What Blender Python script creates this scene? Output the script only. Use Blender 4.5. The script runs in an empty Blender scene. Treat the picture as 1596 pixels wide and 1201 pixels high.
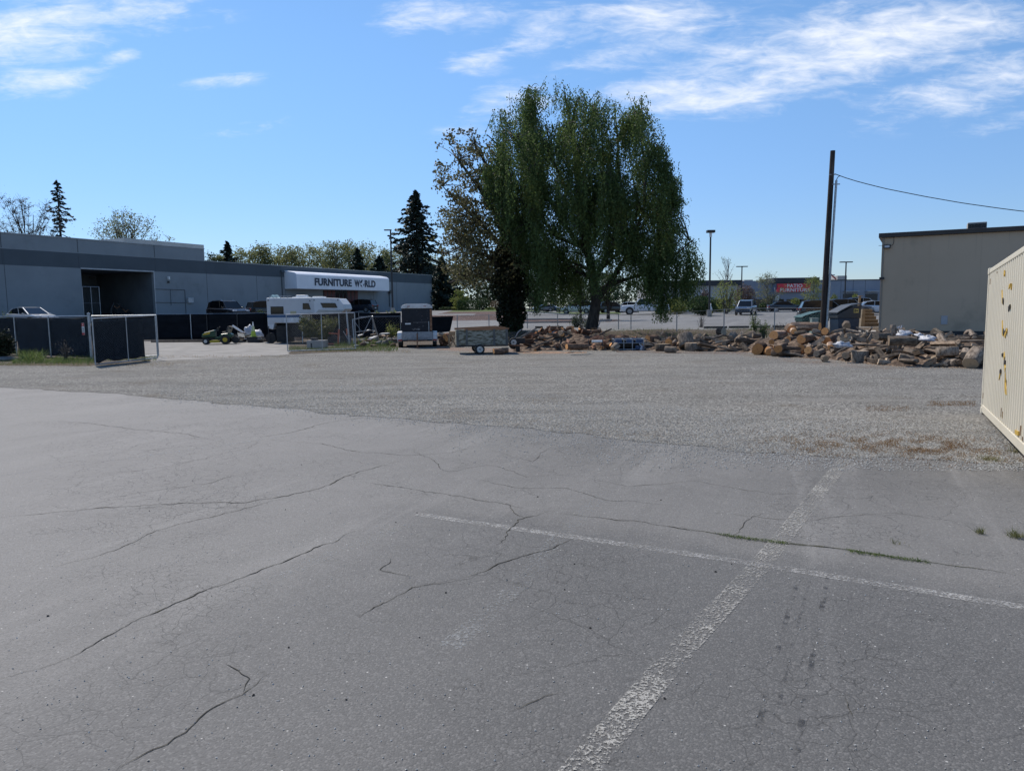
import bpy, math, random
import numpy as np
from mathutils import Vector, Matrix, noise as mnoise
R = math.radians
PI = math.pi
scn = bpy.context.scene
col = scn.collection
rng = random.Random(7)
NR = np.random.RandomState(11)

# ------------------------------------------------------------------ camera
FPX = 1130.0; CX = 798.0; CY = 600.5
EYE = Vector((0, 0, 2.0))
TH = math.atan(120.5 / FPX); RHO = 0.011
_f = Vector((0, math.cos(TH), -math.sin(TH)))
_u0 = Vector((0, math.sin(TH), math.cos(TH))); _r0 = Vector((1, 0, 0))
_r = _r0 * math.cos(RHO) - _u0 * math.sin(RHO)
_u = _u0 * math.cos(RHO) + _r0 * math.sin(RHO)
cam_d = bpy.data.cameras.new('camera'); cam = bpy.data.objects.new('camera', cam_d); col.objects.link(cam)
cam_d.sensor_width = 36; cam_d.lens = FPX / 1596 * 36; cam_d.clip_end = 6000; cam_d.clip_start = 0.05
cam.matrix_world = Matrix(((_r.x, _u.x, -_f.x, EYE.x), (_r.y, _u.y, -_f.y, EYE.y), (_r.z, _u.z, -_f.z, EYE.z), (0, 0, 0, 1)))
scn.camera = cam

def ray(px, py): return _f * FPX + _r * (px - CX) - _u * (py - CY)
def G(px, py, z=0.0):                       # where the sight line meets the level z
    d = ray(px, py); t = (z - EYE.z) / d.z; return EYE + d * t
def D(px, py, Y):                           # point of the sight line at distance Y
    d = ray(px, py); return EYE + d * (Y / d.y)
def PX(x, y, z):
    v = Vector((x, y, z)) - EYE; k = FPX / v.dot(_f)
    return CX + v.dot(_r) * k, CY - v.dot(_u) * k

# ------------------------------------------------------------------ object helpers
def tag(o, label=None, cat=None, group=None, kind=None):
    if label: o['label'] = label
    if cat: o['category'] = cat
    if group: o['group'] = group
    if kind: o['kind'] = kind
    return o
def thing(name, label, cat, loc=(0, 0, 0), rz=0.0, group=None):
    o = bpy.data.objects.new(name, None); col.objects.link(o)
    o.location = loc; o.rotation_euler = (0, 0, rz); o.empty_display_size = 0.2
    return tag(o, label, cat, group)
KIDS = {}
def link(name, me, parent=None):
    o = bpy.data.objects.new(name, me); col.objects.link(o)
    if parent is not None:
        o.parent = parent; KIDS.setdefault(parent.name, []).append(o)
    return o
def dup(root, loc=None, rz=None, label=None, parent=None, sc=None):
    c = root.copy(); col.objects.link(c)
    if parent is not None:
        c.parent = parent; KIDS.setdefault(parent.name, []).append(c)
    if loc is not None: c.location = loc
    if rz is not None: c.rotation_euler = (0, 0, rz)
    if sc is not None: c.scale = sc
    if label: c['label'] = label
    for ch in KIDS.get(root.name, []): dup(ch, parent=c)
    return c

class MB:
    def __init__(s): s.v = []; s.f = []; s.m = []
    def add(s, vs, fs, mi=0, M=None):
        n = len(s.v)
        for p in vs:
            p = Vector(p)
            if M is not None: p = M @ p
            s.v.append((p.x, p.y, p.z))
        for f in fs:
            s.f.append(tuple(i + n for i in f)); s.m.append(mi)
        return s
    def box(s, x0, x1, y0, y1, z0, z1, mi=0, M=None):
        vs = [(x0,y0,z0),(x1,y0,z0),(x1,y1,z0),(x0,y1,z0),(x0,y0,z1),(x1,y0,z1),(x1,y1,z1),(x0,y1,z1)]
        return s.add(vs, [(3,2,1,0),(4,5,6,7),(0,1,5,4),(1,2,6,5),(2,3,7,6),(3,0,4,7)], mi, M)
    def tube(s, pts, rads, n=8, mi=0, M=None, cap=True, capmi=None):
        pts = [Vector(p) for p in pts]
        if not hasattr(rads, '__len__'): rads = [rads] * len(pts)
        vs = []; fs = []
        ref = None
        for i, p in enumerate(pts):
            a = pts[max(i-1, 0)]; b = pts[min(i+1, len(pts)-1)]
            t = (b - a)
            t = t.normalized() if t.length > 1e-9 else Vector((0,0,1))
            if ref is None: ref = Vector((0,0,1)) if abs(t.z) < 0.9 else Vector((1,0,0))
            x = t.cross(ref)
            if x.length < 1e-4: x = t.orthogonal()
            x.normalize(); y = t.cross(x).normalized(); ref = -y if False else ref
            for k in range(n):
                a_ = 2*PI*k/n
                vs.append(p + (x*math.cos(a_) + y*math.sin(a_)) * rads[i])
        for i in range(len(pts)-1):
            for k in range(n):
                fs.append((i*n+k, i*n+(k+1)%n, (i+1)*n+(k+1)%n, (i+1)*n+k))
        s.add(vs, fs, mi, M)
        if cap:
            e = len(pts)-1; base = len(s.v) - len(vs)
            cm = mi if capmi is None else capmi
            s.f.append(tuple(base+k for k in range(n))[::-1]); s.m.append(cm)
            s.f.append(tuple(base+e*n+k for k in range(n))); s.m.append(cm)
        return s
    def prism(s, poly, a0, a1, axis='y', mi=0, M=None, capmi=None):
        # poly in the two other axes (order x,z for 'y'; y,z for 'x'; x,y for 'z')
        def mk(p, a):
            if axis == 'y': return (p[0], a, p[1])
            if axis == 'x': return (a, p[0], p[1])
            return (p[0], p[1], a)
        n = len(poly)
        vs = [mk(p, a0) for p in poly] + [mk(p, a1) for p in poly]
        b = len(s.v)
        s.add(vs, [(i, (i+1)%n, n+(i+1)%n, n+i) for i in range(n)], mi, M)
        cm = mi if capmi is None else capmi
        s.f.append(tuple(b+i for i in range(n))[::-1]); s.m.append(cm)
        s.f.append(tuple(b+n+i for i in range(n))); s.m.append(cm)
        return s
    def lathe(s, prof, n=16, mi=0, M=None):     # prof (r, z)
        vs = []; fs = []
        for r, z in prof:
            for k in range(n):
                a = 2*PI*k/n; vs.append((r*math.cos(a), r*math.sin(a), z))
        for i in range(len(prof)-1):
            for k in range(n):
                fs.append((i*n+k, i*n+(k+1)%n, (i+1)*n+(k+1)%n, (i+1)*n+k))
        return s.add(vs, fs, mi, M)
    def build(s, name, mats, parent=None, smooth=False, bevel=0, label=None):
        me = bpy.data.meshes.new(name); me.from_pydata(s.v, [], s.f)
        if not isinstance(mats, (list, tuple)): mats = [mats]
        for m in mats: me.materials.append(m)
        if len(mats) > 1: me.polygons.foreach_set('material_index', s.m)
        if smooth: me.polygons.foreach_set('use_smooth', [True]*len(s.f))
        me.update()
        import bmesh
        bm = bmesh.new(); bm.from_mesh(me); bmesh.ops.recalc_face_normals(bm, faces=bm.faces); bm.to_mesh(me); bm.free()
        o = link(name, me, parent)
        if bevel:
            b = o.modifiers.new('bevel', 'BEVEL'); b.width = bevel; b.segments = 2; b.limit_method = 'ANGLE'; b.angle_limit = R(40)
        if label: o['label'] = label
        return o

def arrmesh(name, V, nper, mat, parent=None, smooth=False):   # V (N*nper,3): N faces of nper corners each
    V = np.asarray(V, dtype=np.float32).reshape(-1, 3); nv = len(V); nf = nv // nper
    me = bpy.data.meshes.new(name)
    me.vertices.add(nv); me.vertices.foreach_set('co', V.ravel())
    me.loops.add(nv); me.loops.foreach_set('vertex_index', np.arange(nv, dtype=np.int32))
    me.polygons.add(nf); me.polygons.foreach_set('loop_start', np.arange(0, nv, nper, dtype=np.int32))
    for m in (mat if isinstance(mat, (list, tuple)) else [mat]): me.materials.append(m)
    me.update(calc_edges=True)
    return link(name, me, parent)

def leaf_quads(C, size, aspect=0.55, axis=None, spread=1.0):
    C = np.asarray(C, dtype=np.float64); N = len(C)
    a = NR.normal(size=(N, 3))
    if axis is not None: a = np.asarray(axis) + a * spread * 0.35
    a /= np.linalg.norm(a, axis=1, keepdims=True) + 1e-9
    b = NR.normal(size=(N, 3)); b -= (b*a).sum(1, keepdims=True)*a; b /= np.linalg.norm(b, axis=1, keepdims=True) + 1e-9
    s = (np.asarray(size) * (0.65 + 0.7*NR.rand(N)))[:, None]
    V = np.stack([C - a*s*0.5, C + b*s*aspect*0.5, C + a*s*0.5, C - b*s*aspect*0.5], axis=1)
    return V.reshape(-1, 3)

def text_mesh(body, size, mat, name, parent, loc, rot, extrude=0.01, offset=0.0, sx=1.0, align='LEFT'):
    cu = bpy.data.curves.new('t', 'FONT'); cu.body = body; cu.size = size; cu.extrude = extrude; cu.offset = offset
    cu.align_x = align; cu.align_y = 'BOTTOM_BASELINE'
    cu.space_character = 1.05
    o = bpy.data.objects.new('t', cu); col.objects.link(o)
    dg = bpy.context.evaluated_depsgraph_get(); dg.update()
    me = bpy.data.meshes.new_from_object(o.evaluated_get(dg))
    bpy.data.objects.remove(o); me.materials.clear(); me.materials.append(mat)
    r = link(name, me, parent); r.location = loc; r.rotation_euler = rot; r.scale = (sx, 1, 1)
    return r

# ------------------------------------------------------------------ materials
MATS = {}
def new_mat(name):
    m = bpy.data.materials.new(name); m.use_nodes = True
    nt = m.node_tree; b = nt.nodes['Principled BSDF']
    return m, nt, b
def nd(nt, t, **kw):
    n = nt.nodes.new(t)
    for k, v in kw.items(): setattr(n, k, v)
    return n
def lk(nt, a, b): nt.links.new(a, b)
def rgba(c): return (c[0], c[1], c[2], 1)
def mix(nt, fac, a, b, bt='MIX'):
    m = nd(nt, 'ShaderNodeMix', data_type='RGBA', blend_type=bt)
    for inp, v in ((m.inputs[0], fac), (m.inputs[6], a), (m.inputs[7], b)):
        if hasattr(v, 'links'): lk(nt, v, inp)
        elif isinstance(v, (int, float)): inp.default_value = v
        else: inp.default_value = rgba(v)
    return m.outputs[2]
def mth(nt, op, a, b=None, c=None, clamp=False):
    m = nd(nt, 'ShaderNodeMath', operation=op); m.use_clamp = clamp
    for i, v in enumerate((a, b, c)):
        if v is None: continue
        if hasattr(v, 'links'): lk(nt, v, m.inputs[i])
        else: m.inputs[i].default_value = v
    return m.outputs[0]
def noise_n(nt, scale, detail=4, rough=0.6, vec=None, dist=0.0):
    n = nd(nt, 'ShaderNodeTexNoise'); n.inputs['Scale'].default_value = scale; n.inputs['Detail'].default_value = detail
    n.inputs['Roughness'].default_value = rough; n.inputs['Distortion'].default_value = dist
    if vec is not None: lk(nt, vec, n.inputs['Vector'])
    return n.outputs['Fac']
def ramp(nt, fac, a, b, lo=0.0, hi=1.0):
    m = nd(nt, 'ShaderNodeMapRange', interpolation_type='SMOOTHSTEP'); lk(nt, fac, m.inputs[0])
    m.inputs[1].default_value = a; m.inputs[2].default_value = b; m.inputs[3].default_value = lo; m.inputs[4].default_value = hi
    return m.outputs[0]
def objco(nt, scale=None):
    t = nd(nt, 'ShaderNodeTexCoord').outputs['Object']
    if scale:
        mp = nd(nt, 'ShaderNodeMapping'); mp.inputs['Scale'].default_value = scale; lk(nt, t, mp.inputs[0]); t = mp.outputs[0]
    return t
def setspec(b, v):
    b.inputs['Specular IOR Level'].default_value = v
def pm(name, c1, c2=None, scale=3.0, rough=0.7, metal=0.0, bump=0.0, bscale=None, spec=0.5, lo=0.35, hi=0.65, stretch=None, coat=0.0, dirt=None, dscale=1.2):
    if name in MATS: return MATS[name]
    m, nt, b = new_mat(name); MATS[name] = m
    b.inputs['Roughness'].default_value = rough; b.inputs['Metallic'].default_value = metal; setspec(b, spec)
    b.inputs['Coat Weight'].default_value = coat
    vec = objco(nt, stretch)
    if c2 is None: c2 = tuple(x*0.8 for x in c1)
    n = noise_n(nt, scale, 5, 0.6, vec)
    c = mix(nt, ramp(nt, n, lo, hi), c1, c2)
    if dirt:
        n3 = noise_n(nt, dscale, 6, 0.7, vec)
        c = mix(nt, ramp(nt, n3, 0.52, 0.75), c, dirt)
    lk(nt, c, b.inputs['Base Color'])
    if bump:
        bn = nd(nt, 'ShaderNodeBump'); bn.inputs['Strength'].default_value = bump; bn.inputs['Distance'].default_value = 0.02
        n2 = noise_n(nt, bscale or scale*6, 4, 0.6, vec); lk(nt, n2, bn.inputs['Height']); lk(nt, bn.outputs[0], b.inputs['Normal'])
    return m
def leafm(name, c1, c2, trans=0.35, rough=0.6, spec=0.25, scale=0.6):
    if name in MATS: return MATS[name]
    m, nt, b = new_mat(name); MATS[name] = m
    g = nd(nt, 'ShaderNodeNewGeometry')
    n = noise_n(nt, scale, 3, 0.5, objco(nt))
    f = mth(nt, 'MULTIPLY_ADD', n, 0.9, mth(nt, 'MULTIPLY', g.outputs['Random Per Island'], 0.55))
    c = mix(nt, ramp(nt, f, 0.4, 1.0), c1, c2)
    lk(nt, c, b.inputs['Base Color']); b.inputs['Roughness'].default_value = rough; setspec(b, spec)
    tr = nd(nt, 'ShaderNodeBsdfTranslucent'); lk(nt, c, tr.inputs[0])
    ms = nd(nt, 'ShaderNodeMixShader'); ms.inputs[0].default_value = trans
    lk(nt, b.outputs[0], ms.inputs[1]); lk(nt, tr.outputs[0], ms.inputs[2])
    lk(nt, ms.outputs[0], nt.nodes['Material Output'].inputs[0])
    return m

M_galv = pm('galvanised_steel', (0.42,0.44,0.46), (0.3,0.32,0.34), 8, 0.42, 0.6)
M_wire = pm('fence_wire', (0.3,0.32,0.33), (0.2,0.21,0.22), 8, 0.5, 0.5)
M_black = pm('black_rubber', (0.012,0.012,0.013), (0.03,0.028,0.026), 5, 0.75)
M_rim = pm('white_rim', (0.65,0.64,0.6), (0.45,0.43,0.4), 9, 0.5)
M_alu = pm('alloy_rim', (0.35,0.36,0.38), (0.2,0.2,0.21), 9, 0.35, 0.8)
M_glass = pm('dark_glass', (0.004,0.005,0.006), (0.008,0.009,0.011), 0.8, 0.08, 0.0, spec=0.4)
M_rust = pm('rust', (0.16,0.07,0.035), (0.3,0.16,0.09), 9, 0.85, bump=0.2)
M_chrome = pm('chrome', (0.6,0.6,0.62), (0.5,0.5,0.52), 5, 0.15, 1.0)
M_white = pm('white_plastic', (0.75,0.75,0.74), (0.6,0.6,0.58), 4, 0.45)
M_redl = pm('red_lens', (0.35,0.01,0.01), (0.2,0.005,0.005), 4, 0.2)
M_lens = pm('clear_lens', (0.6,0.62,0.66), (0.4,0.42,0.45), 6, 0.1)
M_dplas = pm('dark_plastic', (0.02,0.021,0.023), (0.035,0.036,0.038), 6, 0.6)
M_bark = pm('bark', (0.075,0.06,0.048), (0.025,0.02,0.017), 6, 0.95, bump=0.8, bscale=14, stretch=(1,1,0.35))
M_conc = pm('concrete', (0.36,0.34,0.31), (0.25,0.24,0.225), 1.3, 0.9, bump=0.15, dirt=(0.16,0.15,0.13))

# ------------------------------------------------------------------ sun and sky
SUN_EL = R(51); SUN_AZ = R(-37)            # azimuth from +Y, negative to the left
sv = Vector((math.sin(SUN_AZ)*math.cos(SUN_EL), math.cos(SUN_AZ)*math.cos(SUN_EL), math.sin(SUN_EL)))
sd = bpy.data.lights.new('sun', 'SUN'); sd.energy = 4.1; sd.angle = R(0.6); sd.color = (1.0, 0.935, 0.84)
so = bpy.data.objects.new('sun', sd); col.objects.link(so)
so.rotation_euler = sv.to_track_quat('Z', 'Y').to_euler(); so.location = (0, 0, 60)
w = bpy.data.worlds.new('World'); scn.world = w; w.use_nodes = True
nt = w.node_tree; bg = nt.nodes['Background']
sky = nd(nt, 'ShaderNodeTexSky', sky_type='NISHITA'); sky.sun_disc = False
sky.sun_elevation = SUN_EL; sky.sun_rotation = SUN_AZ
sky.air_density = 1.15; sky.dust_density = 0.0; sky.ozone_density = 2.6; sky.altitude = 30
bg.inputs[1].default_value = 0.105
tc = nd(nt, 'ShaderNodeTexCoord').outputs['Generated']
sp = nd(nt, 'ShaderNodeSeparateXYZ'); lk(nt, tc, sp.inputs[0])
yy = mth(nt, 'MAXIMUM', mth(nt, 'ABSOLUTE', sp.outputs[1]), 0.02)
pp = mth(nt, 'DIVIDE', sp.outputs[0], yy); qq = mth(nt, 'DIVIDE', sp.outputs[2], yy)
cmb = nd(nt, 'ShaderNodeCombineXYZ'); lk(nt, pp, cmb.inputs[0]); lk(nt, qq, cmb.inputs[1])
def pq(px, py):
    d = ray(px, py); return d.x/d.y, d.z/d.y
def blob(px, py, rx, ry, ang, amp=1.0):     # a soft elliptic field of cloud in sky directions
    p, q = pq(px, py)
    mp = nd(nt, 'ShaderNodeMapping', vector_type='TEXTURE')
    mp.inputs['Location'].default_value = (p, q, 0); mp.inputs['Rotation'].default_value = (0, 0, R(ang))
    mp.inputs['Scale'].default_value = (rx/FPX, ry/FPX, 1); lk(nt, cmb.outputs[0], mp.inputs[0])
    ln = nd(nt, 'ShaderNodeVectorMath', operation='LENGTH'); lk(nt, mp.outputs[0], ln.inputs[0])
    return ramp(nt, ln.outputs['Value'], 0.05, 1.0, amp, 0.0)
blobs = [blob(1330, 70, 480, 100, 9, 1.15), blob(1150, 128, 330, 80, 6, 1.05), blob(1560, 125, 360, 70, 12, 0.85), blob(1010, 40, 240, 110, 15, 0.85), blob(770, 170, 150, 50, 15, 0.85), blob(750, 95, 105, 32, 0, 0.95),
         blob(640, 28, 100, 44, 10, 0.85), blob(730, 25, 130, 46, 0, 0.85), blob(840, 50, 110, 60, 20, 0.8), blob(60, 50, 300, 85, 12, 1.0), blob(50, 125, 150, 45, 5, 0.85), blob(190, 88, 60, 22, 15, 0.8),
         blob(345, 127, 110, 20, 4, 0.62), blob(365, 203, 130, 20, 9, 0.48), blob(240, 20, 200, 60, 5, 0.6), blob(1590, 185, 150, 30, 10, 0.45)]
s_ = blobs[0]
for b_ in blobs[1:]: s_ = mth(nt, 'MAXIMUM', s_, b_)
mp = nd(nt, 'ShaderNodeMapping'); mp.inputs['Rotation'].default_value = (0, 0, R(-14)); mp.inputs['Scale'].default_value = (6.5, 30, 1)
lk(nt, cmb.outputs[0], mp.inputs[0])
n1 = noise_n(nt, 1.0, 9, 0.62, mp.outputs[0], 0.5)
mp2 = nd(nt, 'ShaderNodeMapping'); mp2.inputs['Rotation'].default_value = (0, 0, R(-8)); mp2.inputs['Scale'].default_value = (26, 70, 1); mp2.inputs['Location'].default_value = (3, 7, 2)
lk(nt, cmb.outputs[0], mp2.inputs[0])
n2 = noise_n(nt, 1.0, 6, 0.6, mp2.outputs[0], 0.8)
nn = mth(nt, 'ADD', mth(nt, 'MULTIPLY', n1, 0.68), mth(nt, 'MULTIPLY', n2, 0.32))
cl = mth(nt, 'ADD', mth(nt, 'MULTIPLY', mth(nt, 'SUBTRACT', nn, 0.5), 2.2), mth(nt, 'MULTIPLY', s_, 0.62))
cl = ramp(nt, cl, 0.1, 1.1, 0.0, 0.92)
cl = mth(nt, 'MULTIPLY', cl, ramp(nt, s_, 0.0, 0.3))
tint = mix(nt, ramp(nt, sp.outputs[2], 0.0, 0.38), (0.57, 0.72, 1.06), (0.84, 1.03, 1.20))
skyc = mix(nt, 1.0, sky.outputs[0], tint, 'MULTIPLY')
cc = mix(nt, cl, skyc, (9.0, 9.2, 9.7))
lk(nt, cc, bg.inputs[0])
scn.view_settings.view_transform = 'Standard'; scn.view_settings.look = 'None'; scn.view_settings.gamma = 1.0
scn.view_settings.exposure = 0.16
scn.render.engine = 'CYCLES'
scn.cycles.max_bounces = 6; scn.cycles.transparent_max_bounces = 16
# ------------------------------------------------------------------ terrain
def sst(a, b, x):
    t = min(1, max(0, (x-a)/(b-a))); return t*t*(3-2*t)
def hr(Y):
    if Y < 45.6: return 0.0
    if Y < 48.4: return 0.46*sst(45.6, 48.4, Y)
    return min(0.46 + 0.013*(Y-48.4), 1.06)
WALLY = 53.2
def hl(Y): return min(0.97 + 0.0142*(Y-53.0), 1.74)
def leftw(X, Y):                          # 1 on the raised store lot
    if Y < WALLY: return 0.0
    a = 1 - sst(-8.6, -6.4, X)
    b = sst(72, 80, Y) * (1 - sst(0.5, 9, X))
    return max(a, b)
def H(X, Y):
    if Y < 45.6: return 0.0
    l = leftw(X, Y)
    r = hr(Y) if X > -8.6 else (0.0 if Y < WALLY else hr(Y))
    if X < -3 and Y < 54.8: r *= sst(-9, -3, X)
    return r*(1-l) + hl(Y)*l

def gravel_mat(name, c_lo, c_mid, c_hi, sc=60.0, brown=None):
    m, nt, b = new_mat(name)
    vec = objco(nt)
    vo = nd(nt, 'ShaderNodeTexVoronoi'); vo.inputs['Scale'].default_value = sc; lk(nt, vec, vo.inputs['Vector'])
    sepc = nd(nt, 'ShaderNodeSeparateColor'); lk(nt, vo.outputs['Color'], sepc.inputs[0])
    rnd = sepc.outputs[0]
    c = mix(nt, ramp(nt, rnd, 0.0, 0.55), c_lo, c_mid)
    c = mix(nt, ramp(nt, rnd, 0.6, 1.0), c, c_hi)
    n = noise_n(nt, 0.35, 6, 0.65, objco(nt, (0.8, 1.6, 1)))
    c = mix(nt, ramp(nt, n, 0.35, 0.7, 0.0, 0.5), c, tuple(x*0.62 for x in c_mid))
    n4 = noise_n(nt, 1.7, 6, 0.7, objco(nt, (0.5, 1.5, 1)))
    c = mix(nt, ramp(nt, n4, 0.5, 0.72, 0.0, 0.4), c, tuple(x*1.5 for x in c_mid))
    if brown:
        n3 = noise_n(nt, 0.5, 7, 0.75, vec)
        c = mix(nt, ramp(nt, n3, 0.5, 0.72, 0.0, 0.6), c, brown)
    # wheel-worn streaks
    n5 = noise_n(nt, 1.0, 4, 0.6, objco(nt, (0.12, 1.7, 1)), 0.6)
    c = mix(nt, ramp(nt, n5, 0.48, 0.66, 0.0, 0.5), c, tuple(x*1.35 for x in c_mid))
    lk(nt, c, b.inputs['Base Color']); b.inputs['Roughness'].default_value = 0.95; setspec(b, 0.2)
    bn = nd(nt, 'ShaderNodeBump'); bn.inputs['Strength'].default_value = 0.9; bn.inputs['Distance'].default_value = 0.02
    lk(nt, mth(nt, 'SUBTRACT', 1.0, vo.outputs['Distance']), bn.inputs['Height']); lk(nt, bn.outputs[0], b.inputs['Normal'])
    return m
M_gravel = gravel_mat('gravel', (0.07,0.065,0.056), (0.188,0.178,0.160), (0.43,0.41,0.37), 38, brown=(0.13,0.105,0.075))
M_dirt = gravel_mat('dirt', (0.05,0.038,0.028), (0.095,0.075,0.055), (0.2,0.17,0.14), 22)
M_mulch = gravel_mat('mulch', (0.04,0.022,0.018), (0.095,0.058,0.048), (0.2,0.15,0.13), 9)
M_grassg = gravel_mat('turf', (0.05,0.075,0.02), (0.09,0.12,0.035), (0.16,0.19,0.07), 14)
M_land = gravel_mat('land', (0.03,0.035,0.02), (0.045,0.05,0.03), (0.07,0.07,0.045), 3)

def asphalt_mat(name, base, light=1.0, cracks=True, seal=False):
    m, nt, b = new_mat(name)
    vec = objco(nt)
    c0 = base; c1 = tuple(x*0.72 for x in base); c2 = tuple(x*1.3 for x in base)
    n = noise_n(nt, 0.28, 5, 0.6, vec)
    c = mix(nt, ramp(nt, n, 0.38, 0.66), c0, c1)
    nb = noise_n(nt, 1.1, 8, 0.72, vec)
    c = mix(nt, ramp(nt, nb, 0.52, 0.72, 0, 0.55), c, c2)
    nd_ = noise_n(nt, 2.3, 8, 0.75, objco(nt, (1.2, 0.7, 1)))
    c = mix(nt, ramp(nt, nd_, 0.55, 0.72, 0, 0.5), c, tuple(x*0.6 for x in base))
    a_ = G(940, 770); b_ = G(480, 1201); an = math.atan2(b_.y-a_.y, b_.x-a_.x)
    mpw = nd(nt, 'ShaderNodeMapping'); mpw.inputs['Rotation'].default_value = (0, 0, -an); mpw.inputs['Scale'].default_value = (1, 1, 1)
    lk(nt, vec, mpw.inputs[0]); mpv = nd(nt, 'ShaderNodeMapping'); mpv.inputs['Scale'].default_value = (0.12, 1.5, 1); lk(nt, mpw.outputs[0], mpv.inputs[0])
    nw = noise_n(nt, 1.0, 5, 0.65, mpv.outputs[0], 0.4)
    c = mix(nt, ramp(nt, nw, 0.52, 0.68, 0, 0.5), c, tuple(x*1.45 for x in base)); c = mix(nt, ramp(nt, nw, 0.48, 0.34, 0, 0.35), c, tuple(x*0.7 for x in base))
    oil = noise_n(nt, 0.75, 3, 0.5, vec, 0.3); c = mix(nt, ramp(nt, oil, 0.66, 0.74, 0, 0.45), c, tuple(x*0.45 for x in base))
    if seal:
        # a newer, darker seal coat beyond the old stall line, with a broken edge
        sx = nd(nt, 'ShaderNodeSeparateXYZ'); lk(nt, vec, sx.inputs[0])
        a = G(650, 802); bb = G(1596, 948); dv = (bb-a); dv.normalize()
        nx, ny = dv.y, -dv.x                         # toward the viewer
        d = mth(nt, 'ADD', mth(nt, 'MULTIPLY', sx.outputs[0], nx), mth(nt, 'MULTIPLY', sx.outputs[1], ny))
        d = mth(nt, 'SUBTRACT', d, a.x*nx + a.y*ny)
        e = mth(nt, 'ADD', mth(nt, 'MULTIPLY', sx.outputs[0], dv.x), mth(nt, 'MULTIPLY', sx.outputs[1], dv.y))
        e = mth(nt, 'SUBTRACT', e, a.x*dv.x + a.y*dv.y)
        wob = mth(nt, 'MULTIPLY', mth(nt, 'SUBTRACT', noise_n(nt, 1.4, 6, 0.7, vec), 0.5), 1.4)
        f1 = ramp(nt, mth(nt, 'ADD', d, wob), -0.55, 0.1); f2 = ramp(nt, mth(nt, 'ADD', e, wob), -0.7, 1.1)
        sealf = mth(nt, 'MULTIPLY', f1, f2)
        c = mix(nt, mth(nt, 'MULTIPLY', sealf, 0.62), c, (0.082, 0.081, 0.079))
        # lighter old surface to the far left
        f3 = ramp(nt, mth(nt, 'ADD', sx.outputs[0], mth(nt, 'MULTIPLY', wob, 1.6)), -6.0, 1.5, 0.6, 0.0)
        c = mix(nt, f3, c, (0.236, 0.221, 0.205))
    # aggregate
    vo = nd(nt, 'ShaderNodeTexVoronoi'); vo.inputs['Scale'].default_value = 95; lk(nt, vec, vo.inputs['Vector'])
    sepc = nd(nt, 'ShaderNodeSeparateColor'); lk(nt, vo.outputs['Color'], sepc.inputs[0])
    c = mix(nt, ramp(nt, sepc.outputs[0], 0.55, 1.0, 0, 0.22), c, tuple(min(0.5, x*2.2) for x in base))
    c = mix(nt, ramp(nt, sepc.outputs[1], 0.6, 1.0, 0, 0.3), c, tuple(x*0.4 for x in base))
    vo2 = nd(nt, 'ShaderNodeTexVoronoi'); vo2.inputs['Scale'].default_value = 44; lk(nt, vec, vo2.inputs['Vector'])
    sep2 = nd(nt, 'ShaderNodeSeparateColor'); lk(nt, vo2.outputs['Color'], sep2.inputs[0])
    spk = mth(nt, 'MULTIPLY', ramp(nt, sep2.outputs[0], 0.982, 0.988), ramp(nt, vo2.outputs['Distance'], 0.28, 0.2))
    c = mix(nt, mth(nt, 'MULTIPLY', spk, 0.8), c, (0.5, 0.48, 0.44))
    hgt = mth(nt, 'SUBTRACT', 1.0, vo.outputs['Distance'])
    if cracks:
        wv = nd(nt, 'ShaderNodeTexNoise'); wv.inputs['Scale'].default_value = 1.6; wv.inputs['Detail'].default_value = 6; lk(nt, vec, wv.inputs['Vector'])
        ad = nd(nt, 'ShaderNodeVectorMath', operation='MULTIPLY_ADD'); lk(nt, wv.outputs['Color'], ad.inputs[0]); ad.inputs[1].default_value = (0.55,0.55,0.55); lk(nt, vec, ad.inputs[2])
        for sc, th, mlo, mhi, ms in ((1.7, 0.010, 0.46, 0.6, 0.33), (5.0, 0.022, 0.47, 0.58, 0.30), (11.0, 0.04, 0.52, 0.62, 0.5)):
            v3 = nd(nt, 'ShaderNodeTexVoronoi', feature='DISTANCE_TO_EDGE'); v3.inputs['Scale'].default_value = sc; lk(nt, ad.outputs[0], v3.inputs['Vector'])
            mk = ramp(nt, noise_n(nt, ms, 3, 0.6, objco(nt, (1, 1, 1))), mlo, mhi, 0.0, 0.75)
            cf = mth(nt, 'MULTIPLY', ramp(nt, v3.outputs['Distance'], 0.0, th, 0.8, 0.0), mk)
            c = mix(nt, cf, c, (0.035, 0.033, 0.03))
            hgt = mth(nt, 'SUBTRACT', hgt, mth(nt, 'MULTIPLY', cf, 1.5))
        # ravelled pitting
        pit = ramp(nt, noise_n(nt, 34, 4, 0.7, objco(nt, (0.75, 1.2, 1))), 0.6, 0.68)
        pit = mth(nt, 'MULTIPLY', pit, ramp(nt, noise_n(nt, 0.9, 5, 0.7, vec), 0.46, 0.62))
        c = mix(nt, mth(nt, 'MULTIPLY', pit, 0.55), c, (0.06, 0.052, 0.045))
    lk(nt, c, b.inputs['Base Color']); b.inputs['Roughness'].default_value = 0.8; setspec(b, 0.35)
    bn = nd(nt, 'ShaderNodeBump'); bn.inputs['Strength'].default_value = 0.35; bn.inputs['Distance'].default_value = 0.006
    lk(nt, hgt, bn.inputs['Height']); lk(nt, bn.outputs[0], b.inputs['Normal'])
    return m
M_asph = asphalt_mat('asphalt', (0.160, 0.152, 0.141), seal=True)
M_lot = asphalt_mat('lot_asphalt', (0.17, 0.165, 0.158), cracks=False)

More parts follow.
